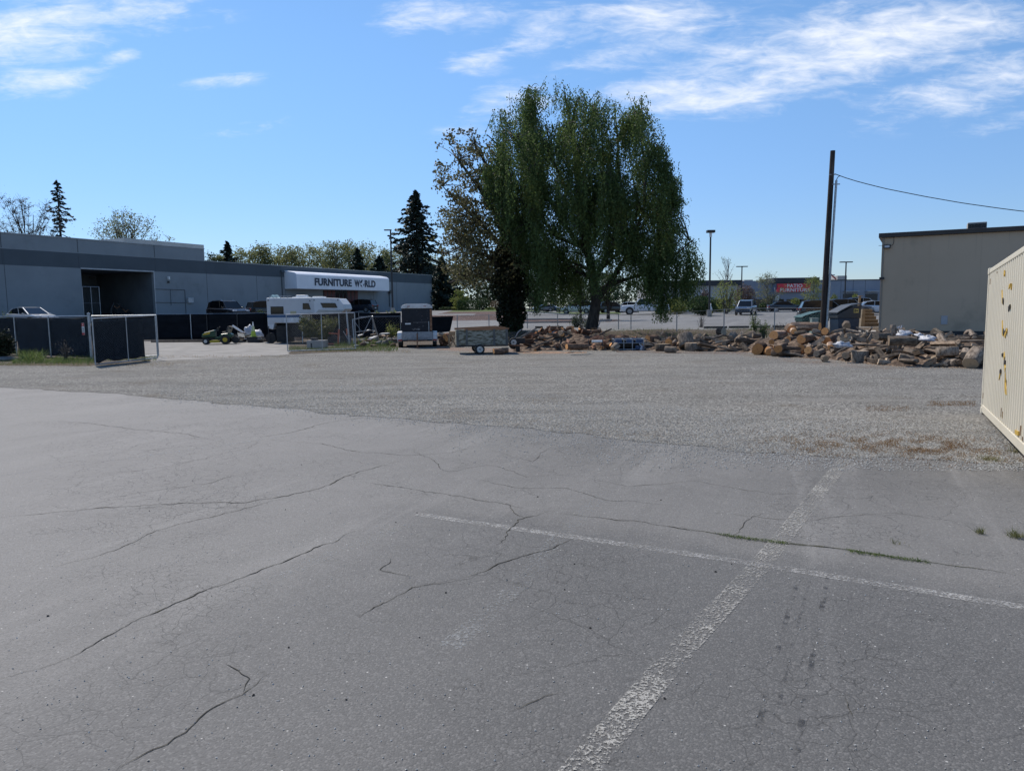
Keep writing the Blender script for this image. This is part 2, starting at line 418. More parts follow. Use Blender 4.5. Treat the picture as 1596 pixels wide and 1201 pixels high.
def region(X, Y):
    px, py = PX(X, Y, H(X, Y)); q = X / Y
    lw = leftw(X, Y)
    if Y > 190 or abs(X) > 110: return 'ground'
    if Y < 45.0 and X > -60: return 'dirt_yard'
    if lw > 0.04 and lw < 0.96 and Y > 54 and X > -9.2 and X < 1.5: return 'mulch_bed'
    if Y < WALLY and X < -5.5: return 'dirt_yard'
    if Y > WALLY and X < -8.6 and X > -75: 
        if Y > 135: return 'ground'
        return 'store_lot'
    if lw >= 0.96: return 'grass_verge' if (Y > 96 and X > -9) else ('store_lot' if Y < 84 and X < -4 else 'mulch_bed')
    if Y < 48.4 + 0.5*math.sin(X*0.8): return 'dirt_bank'
    isl = 0.004 < q < 0.154 - 0.02*abs(Y-69)/5 and 64.5 + 1.2*math.sin(X) < Y < 73
    if isl: return 'mulch_island'
    if -0.01 < q < 0.15 and 92 < Y < 140: return 'grass_verge'
    if 0.195 < q < 0.365 and 97 < Y < 104: return 'mulch_island'
    return 'parking_lot'
regs = {}
def grid_cells(xs, ys):
    for i in range(len(xs)-1):
        for j in range(len(ys)-1):
            x0, x1, y0, y1 = xs[i], xs[i+1], ys[j], ys[j+1]
            r = region((x0+x1)/2, (y0+y1)/2)
            regs.setdefault(r, []).extend([(x0,y0,H(x0,y0)), (x1,y0,H(x1,y0)), (x1,y1,H(x1,y1)), (x0,y1,H(x0,y1))])
xs_ = [-2500,-1200,-500,-250,-160,-110,-90,-75,-60] + [-50+1.0*i for i in range(36)] + [-14+0.5*i for i in range(100)] + [36+2*i for i in range(20)] + [80,110,160,250,500,1200,2500]
ys_ = [-40, 0, 20, 45.0, 45.6, 46.2, 46.8, 47.4, 48.0, 48.4, 48.9, 49.4, 49.9, 50.6, 51.4, 52.2, 53.1, 53.3] + [54.0+0.8*i for i in range(80)] + [120,130,135,140,160,190,260,400,800,1600,4000]
xs_ = sorted(set(round(v,3) for v in xs_)); ys_ = sorted(set(round(v,3) for v in ys_))
grid_cells(xs_, ys_)
gm = {'ground': M_land, 'dirt_yard': M_dirt, 'mulch_bed': M_mulch, 'store_lot': M_lot, 'grass_verge': M_grassg, 'dirt_bank': M_dirt, 'mulch_island': M_mulch, 'parking_lot': M_lot}
for k, v in regs.items():
    o = arrmesh(k, np.array(v), 4, gm[k]); tag(o, kind='structure')

def sheet(name, pts, z, mat, jit=0.0, step=0.35, seed=1, jit_edges=None):
    r = random.Random(seed); P = []
    n = len(pts)
    for i in range(n):
        a = Vector((pts[i][0], pts[i][1], 0)); b = Vector((pts[(i+1)%n][0], pts[(i+1)%n][1], 0))
        k = max(1, int((b-a).length/step)) if (jit and (jit_edges is None or i in jit_edges)) else 1
        for j in range(k):
            p = a.lerp(b, j/k)
            if jit and j: 
                q = p*1.3; p = p + Vector((mnoise.noise(q), mnoise.noise(q+Vector((9,9,9))), 0))*jit + Vector((r.uniform(-1,1), r.uniform(-1,1), 0))*jit*0.35
            P.append((p.x, p.y, z))
    me = bpy.data.meshes.new(name); me.from_pydata(P, [], [tuple(range(len(P)))]); me.materials.append(mat)
    import bmesh
    bm = bmesh.new(); bm.from_mesh(me); bmesh.ops.triangulate(bm, faces=bm.faces); bmesh.ops.recalc_face_normals(bm, faces=bm.faces)
    if bm.faces and sum(f.normal.z for f in bm.faces) < 0: bmesh.ops.reverse_faces(bm, faces=bm.faces)
    bm.to_mesh(me); bm.free()
    return link(name, me)
def g2(px, py): p = G(px, py); return (p.x, p.y)
# asphalt apron at the viewer's feet, gravel beyond it
edge = [g2(-300, 590), g2(0, 604), g2(150, 612), g2(300, 624), g2(450, 637), g2(560, 649), g2(640, 654), g2(760, 664), g2(880, 676), g2(1000, 689), g2(1120, 701), g2(1250, 710), g2(1400, 713), g2(1520, 722), g2(1700, 742), g2(2100, 790)]
tag(sheet('asphalt', [(-30,-30), (30,-30), (30, 14)] + [(p[0], p[1]+0.9) for p in edge[::-1][1:-1]] + [(-30, 24)], 0.006, M_asph), kind='structure')
gr_far = [g2(2100, 560), g2(1560, 552), g2(1300, 540), g2(1165, 537), g2(985, 538), g2(820, 539), g2(690, 540), g2(600, 543), g2(545, 548), g2(450, 553), g2(380, 556), g2(255, 562), g2(140, 571), g2(0, 570), g2(-300, 568)]
tag(sheet('gravel', edge + gr_far, 0.012, M_gravel, jit=0.22, step=0.22), kind='structure')
M_apron = pm('old_concrete_slab', (0.27,0.25,0.225), (0.2,0.185,0.165), 0.8, 0.9, bump=0.2, bscale=30, dirt=(0.14,0.13,0.11), dscale=0.5)
tag(sheet('concrete_apron', [g2(170, 531), g2(450, 529.5), g2(452, 552), g2(380, 558), g2(240, 564)], 0.006, M_apron, jit=0.12, step=0.5), kind='structure')

# painted stall lines, worn through
def worn(name, c, lo, hi, sc=16):
    m, nt, b = new_mat(name); vec = objco(nt)
    n = noise_n(nt, sc, 8, 0.75, vec); n2 = noise_n(nt, 1.6, 4, 0.6, vec)
    f = mth(nt, 'ADD', mth(nt, 'MULTIPLY', n, 0.75), mth(nt, 'MULTIPLY', n2, 0.25))
    a = ramp(nt, f, lo, hi)
    b.inputs['Base Color'].default_value = rgba(c); b.inputs['Roughness'].default_value = 0.7
    lk(nt, a, b.inputs['Alpha']); return m
M_paint = worn('worn_white_paint', (0.38, 0.365, 0.34), 0.45, 0.6, 55)
M_paint2 = worn('thin_white_paint', (0.28, 0.28, 0.27), 0.5, 0.66, 40)
M_paint3 = worn('chipped_white_paint', (0.38, 0.36, 0.32), 0.492, 0.58, 56)
def ribbon(name, pts, wd, z, mat, seed=0, jit=0.0, step=0.12, taper=False):
    r = random.Random(seed); Q = []
    P = [Vector(p) for p in pts]
    for i in range(len(P)-1):
        k = max(1, int((P[i+1]-P[i]).length/step))
        for j in range(k): Q.append(P[i].lerp(P[i+1], j/k))
    Q.append(P[-1]); vs = []; n = len(Q)
    for i, p in enumerate(Q):
        t = (Q[min(i+1, n-1)] - Q[max(i-1, 0)]); t.normalize(); s = Vector((-t.y, t.x, 0))
        off = s*(mnoise.noise(p*1.3 + Vector((seed, 0, 0)))*jit*1.9 + mnoise.noise(p*4.5 + Vector((seed, 5, 0)))*jit*0.7 + mnoise.noise(p*14 + Vector((seed, 9, 0)))*jit*0.34)
        ww = wd * (max(0.4, 0.7 + 0.8*mnoise.noise(p*5 + Vector((3, seed, 0))) + 0.5*mnoise.noise(p*17)) if jit else 1.0)
        if taper: ww *= min(1, 4*min(i, n-1-i)/n + 0.15)
        vs.append((p + off - s*ww/2)); vs.append((p + off + s*ww/2))
    return [(v.x, v.y, z) for v in vs], n
def ribbons(name, lst, mat, z):
    V = []
    for a in lst:
        a = list(a); a[2] = z; vs, n = ribbon(name, *a)
        for i in range(n-1): V += [vs[2*i], vs[2*i+1], vs[2*i+3], vs[2*i+2]]
    return tag(arrmesh(name, np.array(V), 4, mat), kind='structure')
g3 = lambda px, py: tuple(G(px, py))
ribbons('stall_line', [([g3(650, 802), g3(1180, 880), g3(1640, 955)], 0.11, 0.0085, M_paint)], M_paint, 0.0085)
ribbons('painted_line', [([g3(1318, 716), g3(1185, 882), g3(1060, 1015), g3(905, 1201), g3(840, 1290)], 0.165, 0.0105, M_paint3)], M_paint3, 0.0105)
ribbons('faded_line', [([g3(640, 818), g3(520, 862), g3(380, 925)], 0.13, 0.014, M_paint2), ([g3(0, 742), g3(200, 714), g3(420, 684), g3(500, 670)], 0.11, 0.0145, M_paint2),
                       ([g3(940, 770), g3(860, 850), g3(780, 940), g3(700, 1010)], 0.16, 0.014, M_paint2)], M_paint2, 0.008)
M_crack = pm('crack', (0.035,0.032,0.027), (0.075,0.068,0.05), 7, 1.0, spec=0.1)
M_moss = pm('crack_moss', (0.06,0.065,0.025), (0.04,0.038,0.02), 9, 1.0, spec=0.1, bump=0.5)
def ck(seed, pts, wd=0.016, jit=0.06): return ([g3(*p) for p in pts], wd*0.55, 0.016, None, seed, jit, 0.025, True)
ribbons('crack', [
    ck(1, [(0, 1058), (80, 1032), (200, 968), (300, 935), (420, 880), (520, 845), (556, 828)], 0.022),
    ck(2, [(0, 806), (120, 796), (230, 787), (380, 784), (470, 768), (520, 752), (580, 728), (640, 716)], 0.024),
    ck(3, [(560, 752), (640, 762), (700, 772), (780, 786), (820, 792)], 0.02),
    ck(4, [(880, 838), (840, 856), (790, 875), (760, 892), (720, 905)], 0.022),
    ck(5, [(850, 796), (810, 812), (790, 835), (770, 850)], 0.018), ck(6, [(780, 786), (800, 800), (825, 806)], 0.012),
    ck(7, [(100, 655), (160, 664), (280, 676), (350, 690)], 0.018), ck(8, [(400, 684), (440, 676), (510, 660), (580, 648)], 0.02),
    ck(9, [(410, 686), (500, 692), (560, 706), (640, 710), (700, 706), (760, 695)], 0.016),
    ck(10, [(180, 775), (260, 762), (330, 752), (400, 733)], 0.014), ck(11, [(90, 885), (160, 862), (250, 830), (350, 800), (400, 790), (440, 780)], 0.016),
    ck(12, [(720, 905), (640, 915), (590, 940), (560, 965)], 0.014), ck(13, [(880, 800), (960, 812), (1060, 822), (1150, 838)], 0.02),
    ck(14, [(620, 872), (600, 888), (640, 900)], 0.012), ck(15, [(355, 1035), (372, 1050), (385, 1060), (372, 1080)], 0.012, 0.03), ck(16, [(190, 1201), (270, 1150), (330, 1110), (420, 1050)], 0.014),
    ck(17, [(1312, 1085), (1310, 1100), (1322, 1118)], 0.01, 0.03), ck(18, [(800, 1110), (850, 1090), (885, 1084)], 0.009, 0.03), ck(19, [(0, 690), (60, 680), (180, 668)], 0.012),
    ck(20, [(640, 700), (700, 735), (760, 725), (820, 745), (900, 740)], 0.012), ck(21, [(900, 742), (980, 760), (1080, 752), (1200, 770), (1350, 775)], 0.012),
    ck(22, [(730, 745), (800, 760), (880, 762), (950, 780), (1060, 790)], 0.012), ck(23, [(1100, 800), (1250, 812), (1400, 800), (1500, 812)], 0.010),
    ck(24, [(760, 700), (830, 720), (860, 700), (900, 715)], 0.01), ck(25, [(420, 684), (380, 700), (250, 730), (120, 745)], 0.01), ck(26, [(1140, 838), (1160, 815), (1190, 800)], 0.012),
], M_crack, 0.0095)
ribbons('mossy_crack', [ck(41, [(1060, 822), (1180, 843), (1290, 855), (1400, 872), (1520, 888), (1596, 900)], 0.022, 0.04), ck(42, [(1150, 838), (1200, 846), (1300, 858), (1420, 872)], 0.02, 0.03)], M_moss, 0.0098)
M_tyre = worn('tyre_mark', (0.035, 0.035, 0.037), 0.5, 0.7, 9)
ribbons('tyre_mark', [([g3(1245, 900), g3(1215, 1000), g3(1165, 1201)], 0.03, 0.0155, None), ([g3(1290, 900), g3(1270, 1000), g3(1240, 1180)], 0.03, 0.0155, None),
                      ([g3(1262, 905), g3(1236, 1000), g3(1195, 1180)], 0.02, 0.0155, None)], M_tyre, 0.0092)

# loose stones
def stones(name, C, s, mat, label, flat=0.6):
    C = np.asarray(C); N = len(C); sz = (np.asarray(s)*(0.5+NR.rand(N)))[:, None]
    ang = NR.rand(N)*2*PI
    ax = np.stack([np.cos(ang), np.sin(ang), NR.normal(size=N)*0.2], 1)*sz; ay = np.stack([-np.sin(ang), np.cos(ang), NR.normal(size=N)*0.2], 1)*sz*(0.6+0.4*NR.rand(N))[:, None]
    az = np.stack([NR.normal(size=N)*0.2, NR.normal(size=N)*0.2, np.ones(N)], 1)*sz*flat
    T = C + az; B = C - az*0.3
    e = [C+ax, C+ay, C-ax, C-ay]; F = []
    for i in range(4):
        F.append(np.stack([T, e[i], e[(i+1)%4]], 1))
    V = np.concatenate(F, axis=1).reshape(-1, 3)
    return tag(arrmesh(name, V, 3, mat), label, 'stones', kind='stuff')
M_stone = leafm('pale_stone', (0.22,0.22,0.21), (0.5,0.49,0.46), trans=0.0, rough=0.9)
M_dstone = leafm('dark_pebble', (0.02,0.02,0.02), (0.035,0.03,0.028), trans=0.0, rough=0.9)
C = []
while len(C) < 32000:
    px = rng.uniform(250, 1600); py = rng.uniform(600, 735)
    ey = np.interp(px, [0,150,300,450,560,640,760,880,1000,1120,1250,1400,1520,1700], [604,612,624,637,649,654,664,676,689,701,710,713,722,742])
    if py > ey + 3 and rng.random() > math.exp(-(py-ey-3)/(14 if px > 700 else 3)): continue
    if py < ey - 60: continue
    p = G(px, py); C.append((p.x, p.y, 0.014))
stones('loose_gravel', C, 0.0095, M_stone, 'loose grey gravel stones spilling over the asphalt edge')
C = []
for i in range(1500):
    p = G(rng.uniform(-20, 1620), 660 + 560*rng.random()**1.1); C.append((p.x, p.y, 0.009))
stones('grit', C, 0.005, M_stone, 'pale grit scattered on the worn asphalt')
C = [tuple(G(px, py)) for px, py in ((450,1010),(654,995),(75,961),(540,1092),(790,905),(1115,892),(300,750),(233,797),(445,795),(470,725),(523,714),(895,880),(860,1005),(144,935),(395,1085),(695,925),(838,775),(1030,780),(650,800),(617,815),(1140,880),(920,980),(1036,1090),(330,930),(880,920))]
stones('pebbles', [(a, b, 0.009) for a, b, c in C], 0.009, M_dstone, 'small black pebbles lying singly on the asphalt')
# ------------------------------------------------------------------ buildings
def wallpt(px, py, loc, a, out=0.0):        # (u, z) on the wall plane pushed out by `out` toward -Y local
    d = ray(px, py); ux, uy = math.cos(a), math.sin(a); nx, ny = math.sin(a), -math.cos(a)   # -Y local
    lx, ly = loc[0] + nx*out, loc[1] + ny*out
    t = ((lx-EYE.x)*nx + (ly-EYE.y)*ny) / (d.x*nx + d.y*ny)
    p = EYE + d*t
    return (p.x-lx)*ux + (p.y-ly)*uy, p.z

M_store = pm('store_light_paint', (0.265,0.29,0.305), (0.235,0.258,0.272), 0.25, 0.85, spec=0.2, bump=0.04, dirt=(0.2,0.22,0.23), dscale=0.35)
M_band = pm('store_dark_paint', (0.10,0.118,0.132), (0.088,0.104,0.117), 0.3, 0.85, spec=0.2)
M_joint = pm('panel_joint', (0.09,0.1,0.11), (0.07,0.08,0.09), 2, 0.9)
M_trim = pm('metal_coping', (0.45,0.46,0.47), (0.36,0.37,0.38), 1, 0.5, 0.3)
M_inner = pm('dock_paint', (0.13,0.15,0.165), (0.10,0.115,0.13), 0.5, 0.9)
M_canopy = pm('canopy_white', (0.82,0.83,0.86), (0.75,0.76,0.79), 0.5, 0.55)
M_navy = pm('navy_letters', (0.012,0.02,0.045), (0.016,0.024,0.05), 2, 0.4)
M_reddoor = pm('red_door_panel', (0.15,0.02,0.018), (0.07,0.012,0.012), 1.5, 0.45)
M_frame = pm('dark_frame', (0.03,0.028,0.028), (0.02,0.02,0.02), 2, 0.4)

SA = math.atan2(58, 29.7); SL = (-12.75, 118.0)
zr_ = 7.35; zb_ = 6.03; zt_ = 8.62
def sw(px, py, out=0): return wallpt(px, py, SL, SA, out)
store = thing('furniture_store', 'long grey concrete furniture store with a darker grey band and white entrance canopy', 'building', (SL[0], SL[1], 0), SA)
u_oL = sw(128, 450)[0]; u_oR = sw(240.5, 450)[0]; u_up = sw(318, 395)[0]; u_end = -88.0
z_o = sw(180, 421.5)[1]
z0 = 0.5
m = MB()
m.box(u_end, u_oL, 0, 0.3, z0, zb_); m.box(u_oR, 0, 0, 0.3, z0, zb_); m.box(u_oL, u_oR, 0.0, 0.3, z_o, zb_)
m.box(-0.3, 0, 0.3, 42, z0, zb_); m.box(u_end, 0, 42, 42.3, z0, zr_)
m.build('wall', M_store, store)
m = MB(); m.box(u_end, 0.004, -0.004, 0.3, zb_+0.003, zr_); m.box(-0.3, 0.004, 0.303, 42, zb_+0.003, zr_); m.build('dark_band', M_band, store)
m = MB(); m.box(u_end, u_up, 0, 0.3, zr_+0.003, zt_); m.box(u_up-0.3, u_up, 0.303, 14, zr_+0.003, zt_); m.build('parapet', M_store, store)
m = MB(); m.box(u_up+0.05, 0.06, -0.06, 0.36, zr_+0.006, zr_+0.07); m.box(u_end, u_up+0.06, -0.06, 0.36, zt_+0.004, zt_+0.08); m.build('coping', M_trim, store)
m = MB(); m.box(u_end, -0.3, 0.31, 41.9, zr_-0.45, zr_-0.4); m.build('roof', pm('roofing', (0.3,0.3,0.3), (0.22,0.22,0.22), 0.4), store)
# rooftop step seen behind the parapet end
m = MB(); a = sw(268, 388, -9)[0]; b = sw(318, 388, -9)[0]; m.box(a-6, b, 9, 13, zr_-0.4, sw(316, 381.5, -9)[1]); m.build('rooftop_box', pm('pale_roof_box', (0.5,0.5,0.47), (0.42,0.42,0.4), 0.5), store)
for px in (9.5, 323, 400.5, 445, 582, 618):
    u = sw(px, 450)[0]
    MB().box(u-0.02, u+0.02, -0.010, 0.0, z0, zb_).build('panel_joint', M_joint, store)
    MB().box(u-0.02, u+0.02, -0.014, -0.004, zb_+0.01, zr_).build('panel_joint', M_joint, store)
for px in (3, 122, 241):
    u = sw(px, 400)[0]
    MB().box(u-0.03, u+0.03, -0.012, 0.0, zr_+0.08, zt_).build('panel_joint', M_joint, store)
    MB().box(u-0.02, u+0.02, -0.014, -0.004, zb_+0.01, zr_).build('panel_joint', M_joint, store)
# dock recess
dz = 0.9
m = MB(); m.box(u_oL-0.3, u_oL, 0.3, 9.0, z0, z_o); m.box(u_oR, u_oR+0.3, 0.3, 9.0, z0, z_o); m.box(u_oL-0.3, u_oR+0.3, 9.0, 9.3, z0, z_o); m.box(u_oL-0.3, u_oR+0.3, 0.3, 9.3, z_o+0.001, z_o+0.3)
m.build('dock_recess', M_inner, store)
m = MB(); m.box(u_oL, u_oR, 0.0, 9.0, z0, dz+0.25); m.build('dock_floor', M_conc, store)
m = MB(); m.box(u_oL-0.02, u_oR+0.1, -0.03, 0.0, z_o, z_o+0.12); m.box(u_oR, u_oR+0.1, -0.03, 0.0, z0, z_o); m.build('dock_frame', M_trim, store)
u, z = sw(139, 431, -6); MB().box(u, u+0.5, 5.9, 6.1, z-0.2, z).build('dock_light', M_frame, store)
# wall fittings
def onwall(name, px0, py0, px1, py1, dep, mat, out=0.0, bevel=0.0):
    a = sw(px0, py0); b = sw(px1, py1)
    return MB().box(min(a[0], b[0]), max(a[0], b[0]), -out-dep, -out-0.0, min(a[1], b[1]), max(a[1], b[1])).build(name, mat, store, bevel=bevel)
onwall('downspout', 438, 422, 440.2, 478, 0.14, M_band)
u0, z0_ = sw(436.4, 421.5); MB().box(u0, u0+0.45, -0.3, -0.0, z0_-0.25, z0_).build('scupper', M_band, store)
onwall('downspout', 605.8, 451, 607.2, 478, 0.12, M_band); 
u0, z0_ = sw(604.5, 455.5); MB().box(u0, u0+0.4, -0.35, -0.13, z0_-0.2, z0_+0.3).build('wall_light', M_frame, store)
onwall('wall_box', 291, 464, 300, 472, 0.25, M_trim, bevel=0.03); onwall('wall_lamp', 260, 431, 263, 436, 0.25, M_white, bevel=0.03); onwall('wall_lamp', 260.6, 438, 262.6, 441, 0.2, M_frame)
for i, (a, b) in enumerate((((242, 450.4), (287.5, 451.8)), ((242, 471.2), (288, 471.8)))):
    p = sw(*a); q = sw(*b); MB().tube([(p[0], -0.04, p[1]), (q[0], -0.04, q[1])], 0.025, 5).build('conduit', M_joint, store)
p = sw(287.6, 451.6); MB().tube([(p[0], -0.04, p[1]), (p[0], -0.04, 1.2)], 0.025, 5).build('conduit', M_joint, store)
p = sw(265, 451); MB().tube([(p[0], -0.04, p[1]), (p[0], -0.04, p[1]-1.6)], 0.02, 5).build('conduit', M_joint, store)
# entrance canopy with its lettering
ca = sw(452.2, 422)[0]; cb = sw(606, 433)[0]
OUT = 2.0
zt = sw(452, 421.8)[1]; zbk = 4.62
ft = sw(463.4, 427.3, OUT)[1]; fb = sw(463, 449.8, OUT)[1]
fa = sw(463.0, 440, OUT)[0]; fb_u = sw(606.6, 440, OUT)[0]
ca = fa - 0.05; cb = fb_u
prof = [(0, fb), (-OUT, fb), (-OUT, ft), (-OUT+0.35, ft+0.25), (0, zt)]
can = MB().prism([(p[0], p[1]) for p in prof], ca, cb, 'x').build('sign_canopy', M_canopy, store, bevel=0.04)
pw = fb_u - fa
p1 = sw(490.3, 437, OUT)[0]; p2 = sw(584.5, 437, OUT)[0]
zl = sw(490.3, 444.2, OUT)[1]; zh = sw(490.3, 433.3, OUT)[1]
cap = zh - zl; fs = cap/0.70
def seg(body, pa, pb, zl=zl):
    ua = sw(pa, 438, OUT)[0]; ub = sw(pb, 438, OUT)[0]
    o = text_mesh(body, fs, M_navy, 'lettering', store, (0, 0, 0), (R(90), 0, 0), 0.02, fs*0.034)
    xs = [v.co.x for v in o.data.vertices]; w0, w1 = min(xs), max(xs)
    s = (ub-ua)/(w1-w0); o.scale = (s, 1, 1); o.location = (ua - w0*s, -OUT-0.03, zl)
    o.parent = can; return o
store_letters = [seg('FURNITURE', 490.3, 547.8), seg('W', 552.3, 560.4), seg('RLD', 568.3, 584.8)]
# the O is a small globe of swept shapes
gu = sw(564.3, 438.5, OUT)[0]; gz = (zl+zh)/2 + 0.0; gr = cap*0.54
m = MB()
def crescent(r0, r1, a0, a1, mb, n=10):
    P = []
    for i in range(n+1):
        a = R(a0+(a1-a0)*i/n); P.append((math.cos(a)*r0, math.sin(a)*r0))
    for i in range(n+1):
        t = 1-i/n; a = R(a0+(a1-a0)*t); rr = r0-(r0-r1)*math.sin(PI*t); P.append((math.cos(a)*rr, math.sin(a)*rr))
    mb.prism([(gu+x, gz+y) for x, y in P], -OUT-0.05, -OUT-0.01, 'y')
crescent(gr, gr*0.25, 70, 190, m); crescent(gr, gr*0.62, 200, 265, m); crescent(gr*0.9, gr*0.6, -50, 0, m)
m.build('globe_emblem', M_navy, can)
# entrance doors
da = sw(504, 470)[0]; db = sw(558, 470)[0]; zd = sw(530, 452)[1] + 0.1
ent = MB().box(da, db, -0.04, 0.0, 1.2, zd).build('entrance', M_frame, store)
k = 9
for i in range(k):
    a = da + (db-da)*(i+0.12)/k; b = da + (db-da)*(i+0.88)/k
    MB().box(a, b, -0.07, -0.041, 1.45, zd-0.15).build('door_leaf', M_reddoor if i in (0, 1, 2, 6, 7, 8) else M_glass, store)

# ---- patio shop across the lot
M_pgrey = pm('shop_grey_panel', (0.26,0.29,0.34), (0.225,0.25,0.3), 0.25, 0.7, spec=0.25)
M_pblack = pm('shop_black_panel', (0.022,0.024,0.034), (0.03,0.032,0.042), 0.4, 0.6)
M_pwhite = pm('shop_pale_panel', (0.42,0.42,0.42), (0.36,0.36,0.37), 0.4, 0.8)
M_sign = pm('red_sign_face', (0.62,0.018,0.045), (0.55,0.015,0.04), 0.6, 0.45)
PL = (0.0, 132.0); PA = R(-2.2)
def pw_(px, py, out=0): return wallpt(px, py, PL, PA, out)
shop = thing('patio_shop', 'low grey and black strip shop with a red patio furniture sign', 'building', (PL[0], PL[1], 0), PA)
def pbox(name, px0, px1, py0, py1, y0, y1, mat, zb=None, par=None, bevel=0):
    a = pw_(px0, py0, -y0)[0]; b = pw_(px1, py0, -y0)[0]; zt = pw_((px0+px1)/2, py0, -y0)[1]; zb = pw_((px0+px1)/2, py1, -y0)[1] if zb is None else zb
    return MB().box(a, b, y0, y1, zb, zt).build(name, mat, par or shop, bevel=bevel)
pbox('wall', 1272, 1470, 436.2, 0, 0.0, 24, M_pgrey, 0.8); pbox('coping', 1272, 1470, 435.0, 436.3, -0.08, 0.5, M_pblack)
pbox('wall', 1150, 1208, 437.6, 0, 0.0, 24, M_pgrey, 0.8); pbox('wall', 1208.2, 1271.8, 441, 0, -1.2, 24, M_pgrey, 0.8)
pbox('tower_parapet', 1206, 1277.5, 432.6, 440.8, -1.6, 6, M_pblack)
pbox('parapet', 1020, 1156.5, 437.0, 445.2, -1.0, 10, M_pblack); pbox('wall', 1022, 1149.8, 445.4, 0, -0.6, 24, M_pwhite, 0.8)
sgn = pbox('sign', 1211.5, 1263.5, 441.8, 454.8, -1.9, -1.62, M_sign, bevel=0.03)
def ptext(body, px0, px1, py0, py1):
    a, zh = pw_(px0, py0, 1.95); b, zl = pw_(px1, py1, 1.95)
    o = text_mesh(body, (zh-zl)/0.7, M_white, 'lettering', sgn, (0, 0, 0), (R(90), 0, 0), 0.02, 0.022*(zh-zl)/0.7)
    xs = [v.co.x for v in o.data.vertices]; s = (b-a)/(max(xs)-min(xs)); o.scale = (s, 1, 1); o.location = (a - min(xs)*s, -1.93, zl)
ptext('PATIO', 1227, 1250.6, 442.8, 447.6); ptext('FURNITURE', 1216, 1262.5, 449.4, 454.0)
for px in (1213, 1256): pbox('flame_mark', px, px+2.6, 444.5, 447.5, -1.96, -1.92, pm('orange_mark', (0.45,0.12,0.03), (0.5,0.18,0.05), 2), par=sgn)
for a, b in ((1110, 1128), (1131, 1146), (1152, 1170), (1174, 1206), (1213, 1222), (1226, 1240), (1244, 1256), (1260, 1268)):
    y0 = -1.24 if a > 1208 else (-0.64 if a < 1150 else -0.04)
    f = pbox('window', a, b, 466, 481.5, y0, y0+0.03, M_frame)
    pbox('pane', a+0.6, b-0.6, 466.8, 481, y0-0.02, y0-0.003, M_glass, par=f)
for a, b in ((1314, 1337), (1349, 1368), (1380, 1400)):
    pbox('awning', a+3, b+3, 453.5, 454.4, -0.8, -0.003, M_trim); f = pbox('window', a, b, 457.8, 470, -0.05, -0.003, M_frame)
for px in (1293, 1311, 1330, 1349): pbox('panel_joint', px, px+0.35, 436.8, 480, -0.02, -0.002, M_pblack)
pbox('sign_board', 1209, 1214, 460.5, 468, -1.7, -1.3, M_white); pbox('sign_board', 1143, 1148.2, 467, 476, -1.0, -0.65, M_white)
M_hvac = pm('rooftop_unit_paint', (0.42,0.4,0.36), (0.33,0.31,0.28), 1, 0.7)
pbox('rooftop_unit', 1160, 1173.5, 436.0, 438.5, 5, 8, M_hvac); pbox('rooftop_unit', 1305.5, 1320, 429.5, 435.8, 4, 7.5, M_hvac)
u1, z1 = pw_(1295, 427.5, -3); u2, z2 = pw_(1303, 435, -3); MB().tube([(u1, 3, z1), (u2, 3, z2)], 0.14, 6).build('roof_strut', pm('red_steel', (0.4,0.08,0.06), (0.3,0.06,0.05), 3), shop)

# ---- tan block building
M_tan = pm('tan_block_paint', (0.52,0.415,0.305), (0.49,0.39,0.285), 0.3, 0.85, spec=0.2, bump=0.05, dirt=(0.36,0.295,0.22), dscale=0.4)
M_brown = pm('dark_brown_fascia', (0.035,0.027,0.024), (0.045,0.035,0.03), 1, 0.5)
TA = math.atan2(-3.3, 5.9); c_ = D(1369, 515, 42.6); TL = (c_.x, c_.y)
def tw(px, py, out=0): return wallpt(px, py, TL, TA, out)
tan = thing('tan_building', 'windowless tan painted block building with dark brown roof trim', 'building', (TL[0], TL[1], 0), TA)
ztop = tw(1371, 371, 0)[1]; 
MB().box(0, 16, 0, 20, 0.45, ztop).build('wall', M_tan, tan)
MB().box(0.06, 16, -0.02, 20, -0.1, 0.447).build('plinth', pm('dark_plinth', (0.04,0.042,0.045), (0.03,0.03,0.032), 1, 0.8), tan)
zz = tw(1371, 363.6, 0.15)[1]
MB().box(-0.18, 16, -0.18, 20.2, ztop+0.003, zz).build('roof_trim', M_brown, tan, bevel=0.02)
MB().box(0.03, 0.12, -0.05, -0.003, 0.6, ztop-0.02).build('corner_trim', pm('tan_trim', (0.3,0.26,0.21), (0.26,0.23,0.19), 1), tan)
def tbox(name, px0, py0, px1, py1, dep, mat, bevel=0.02, gap=0.003):
    a = tw(px0, py0); b = tw(px1, py1)
    return MB().box(a[0], b[0], -dep-gap, -gap, b[1], a[1]).build(name, mat, tan, bevel=bevel)
fl = tbox('flood_light', 1377.5, 381.5, 1388, 386.8, 0.22, M_dplas); a = tw(1379, 383); b = tw(1386.6, 386)
MB().box(a[0], b[0], -0.235, -0.224, b[1], a[1]).build('lamp_glass', M_lens, fl)
a = tw(1388, 383); MB().tube([(a[0], -0.03, a[1]), (a[0]+0.12, -0.03, a[1]+0.05), (a[0]+0.16, -0.03, a[1]+0.2), (a[0]+0.16, -0.03, ztop)], 0.012, 5).build('conduit', M_dplas, tan)
a = tw(1377, 383); MB().tube([(a[0], -0.03, a[1]), (a[0]-0.25, -0.03, a[1]+0.02)], 0.012, 5).build('conduit', M_dplas, tan)
a = tw(1375.5, 434); cm = MB().tube([(a[0]+0.05, -0.003, a[1]+0.03), (a[0]-0.02, -0.22, a[1]-0.02)], [0.05, 0.04], 8).build('security_camera', M_dplas, tan)
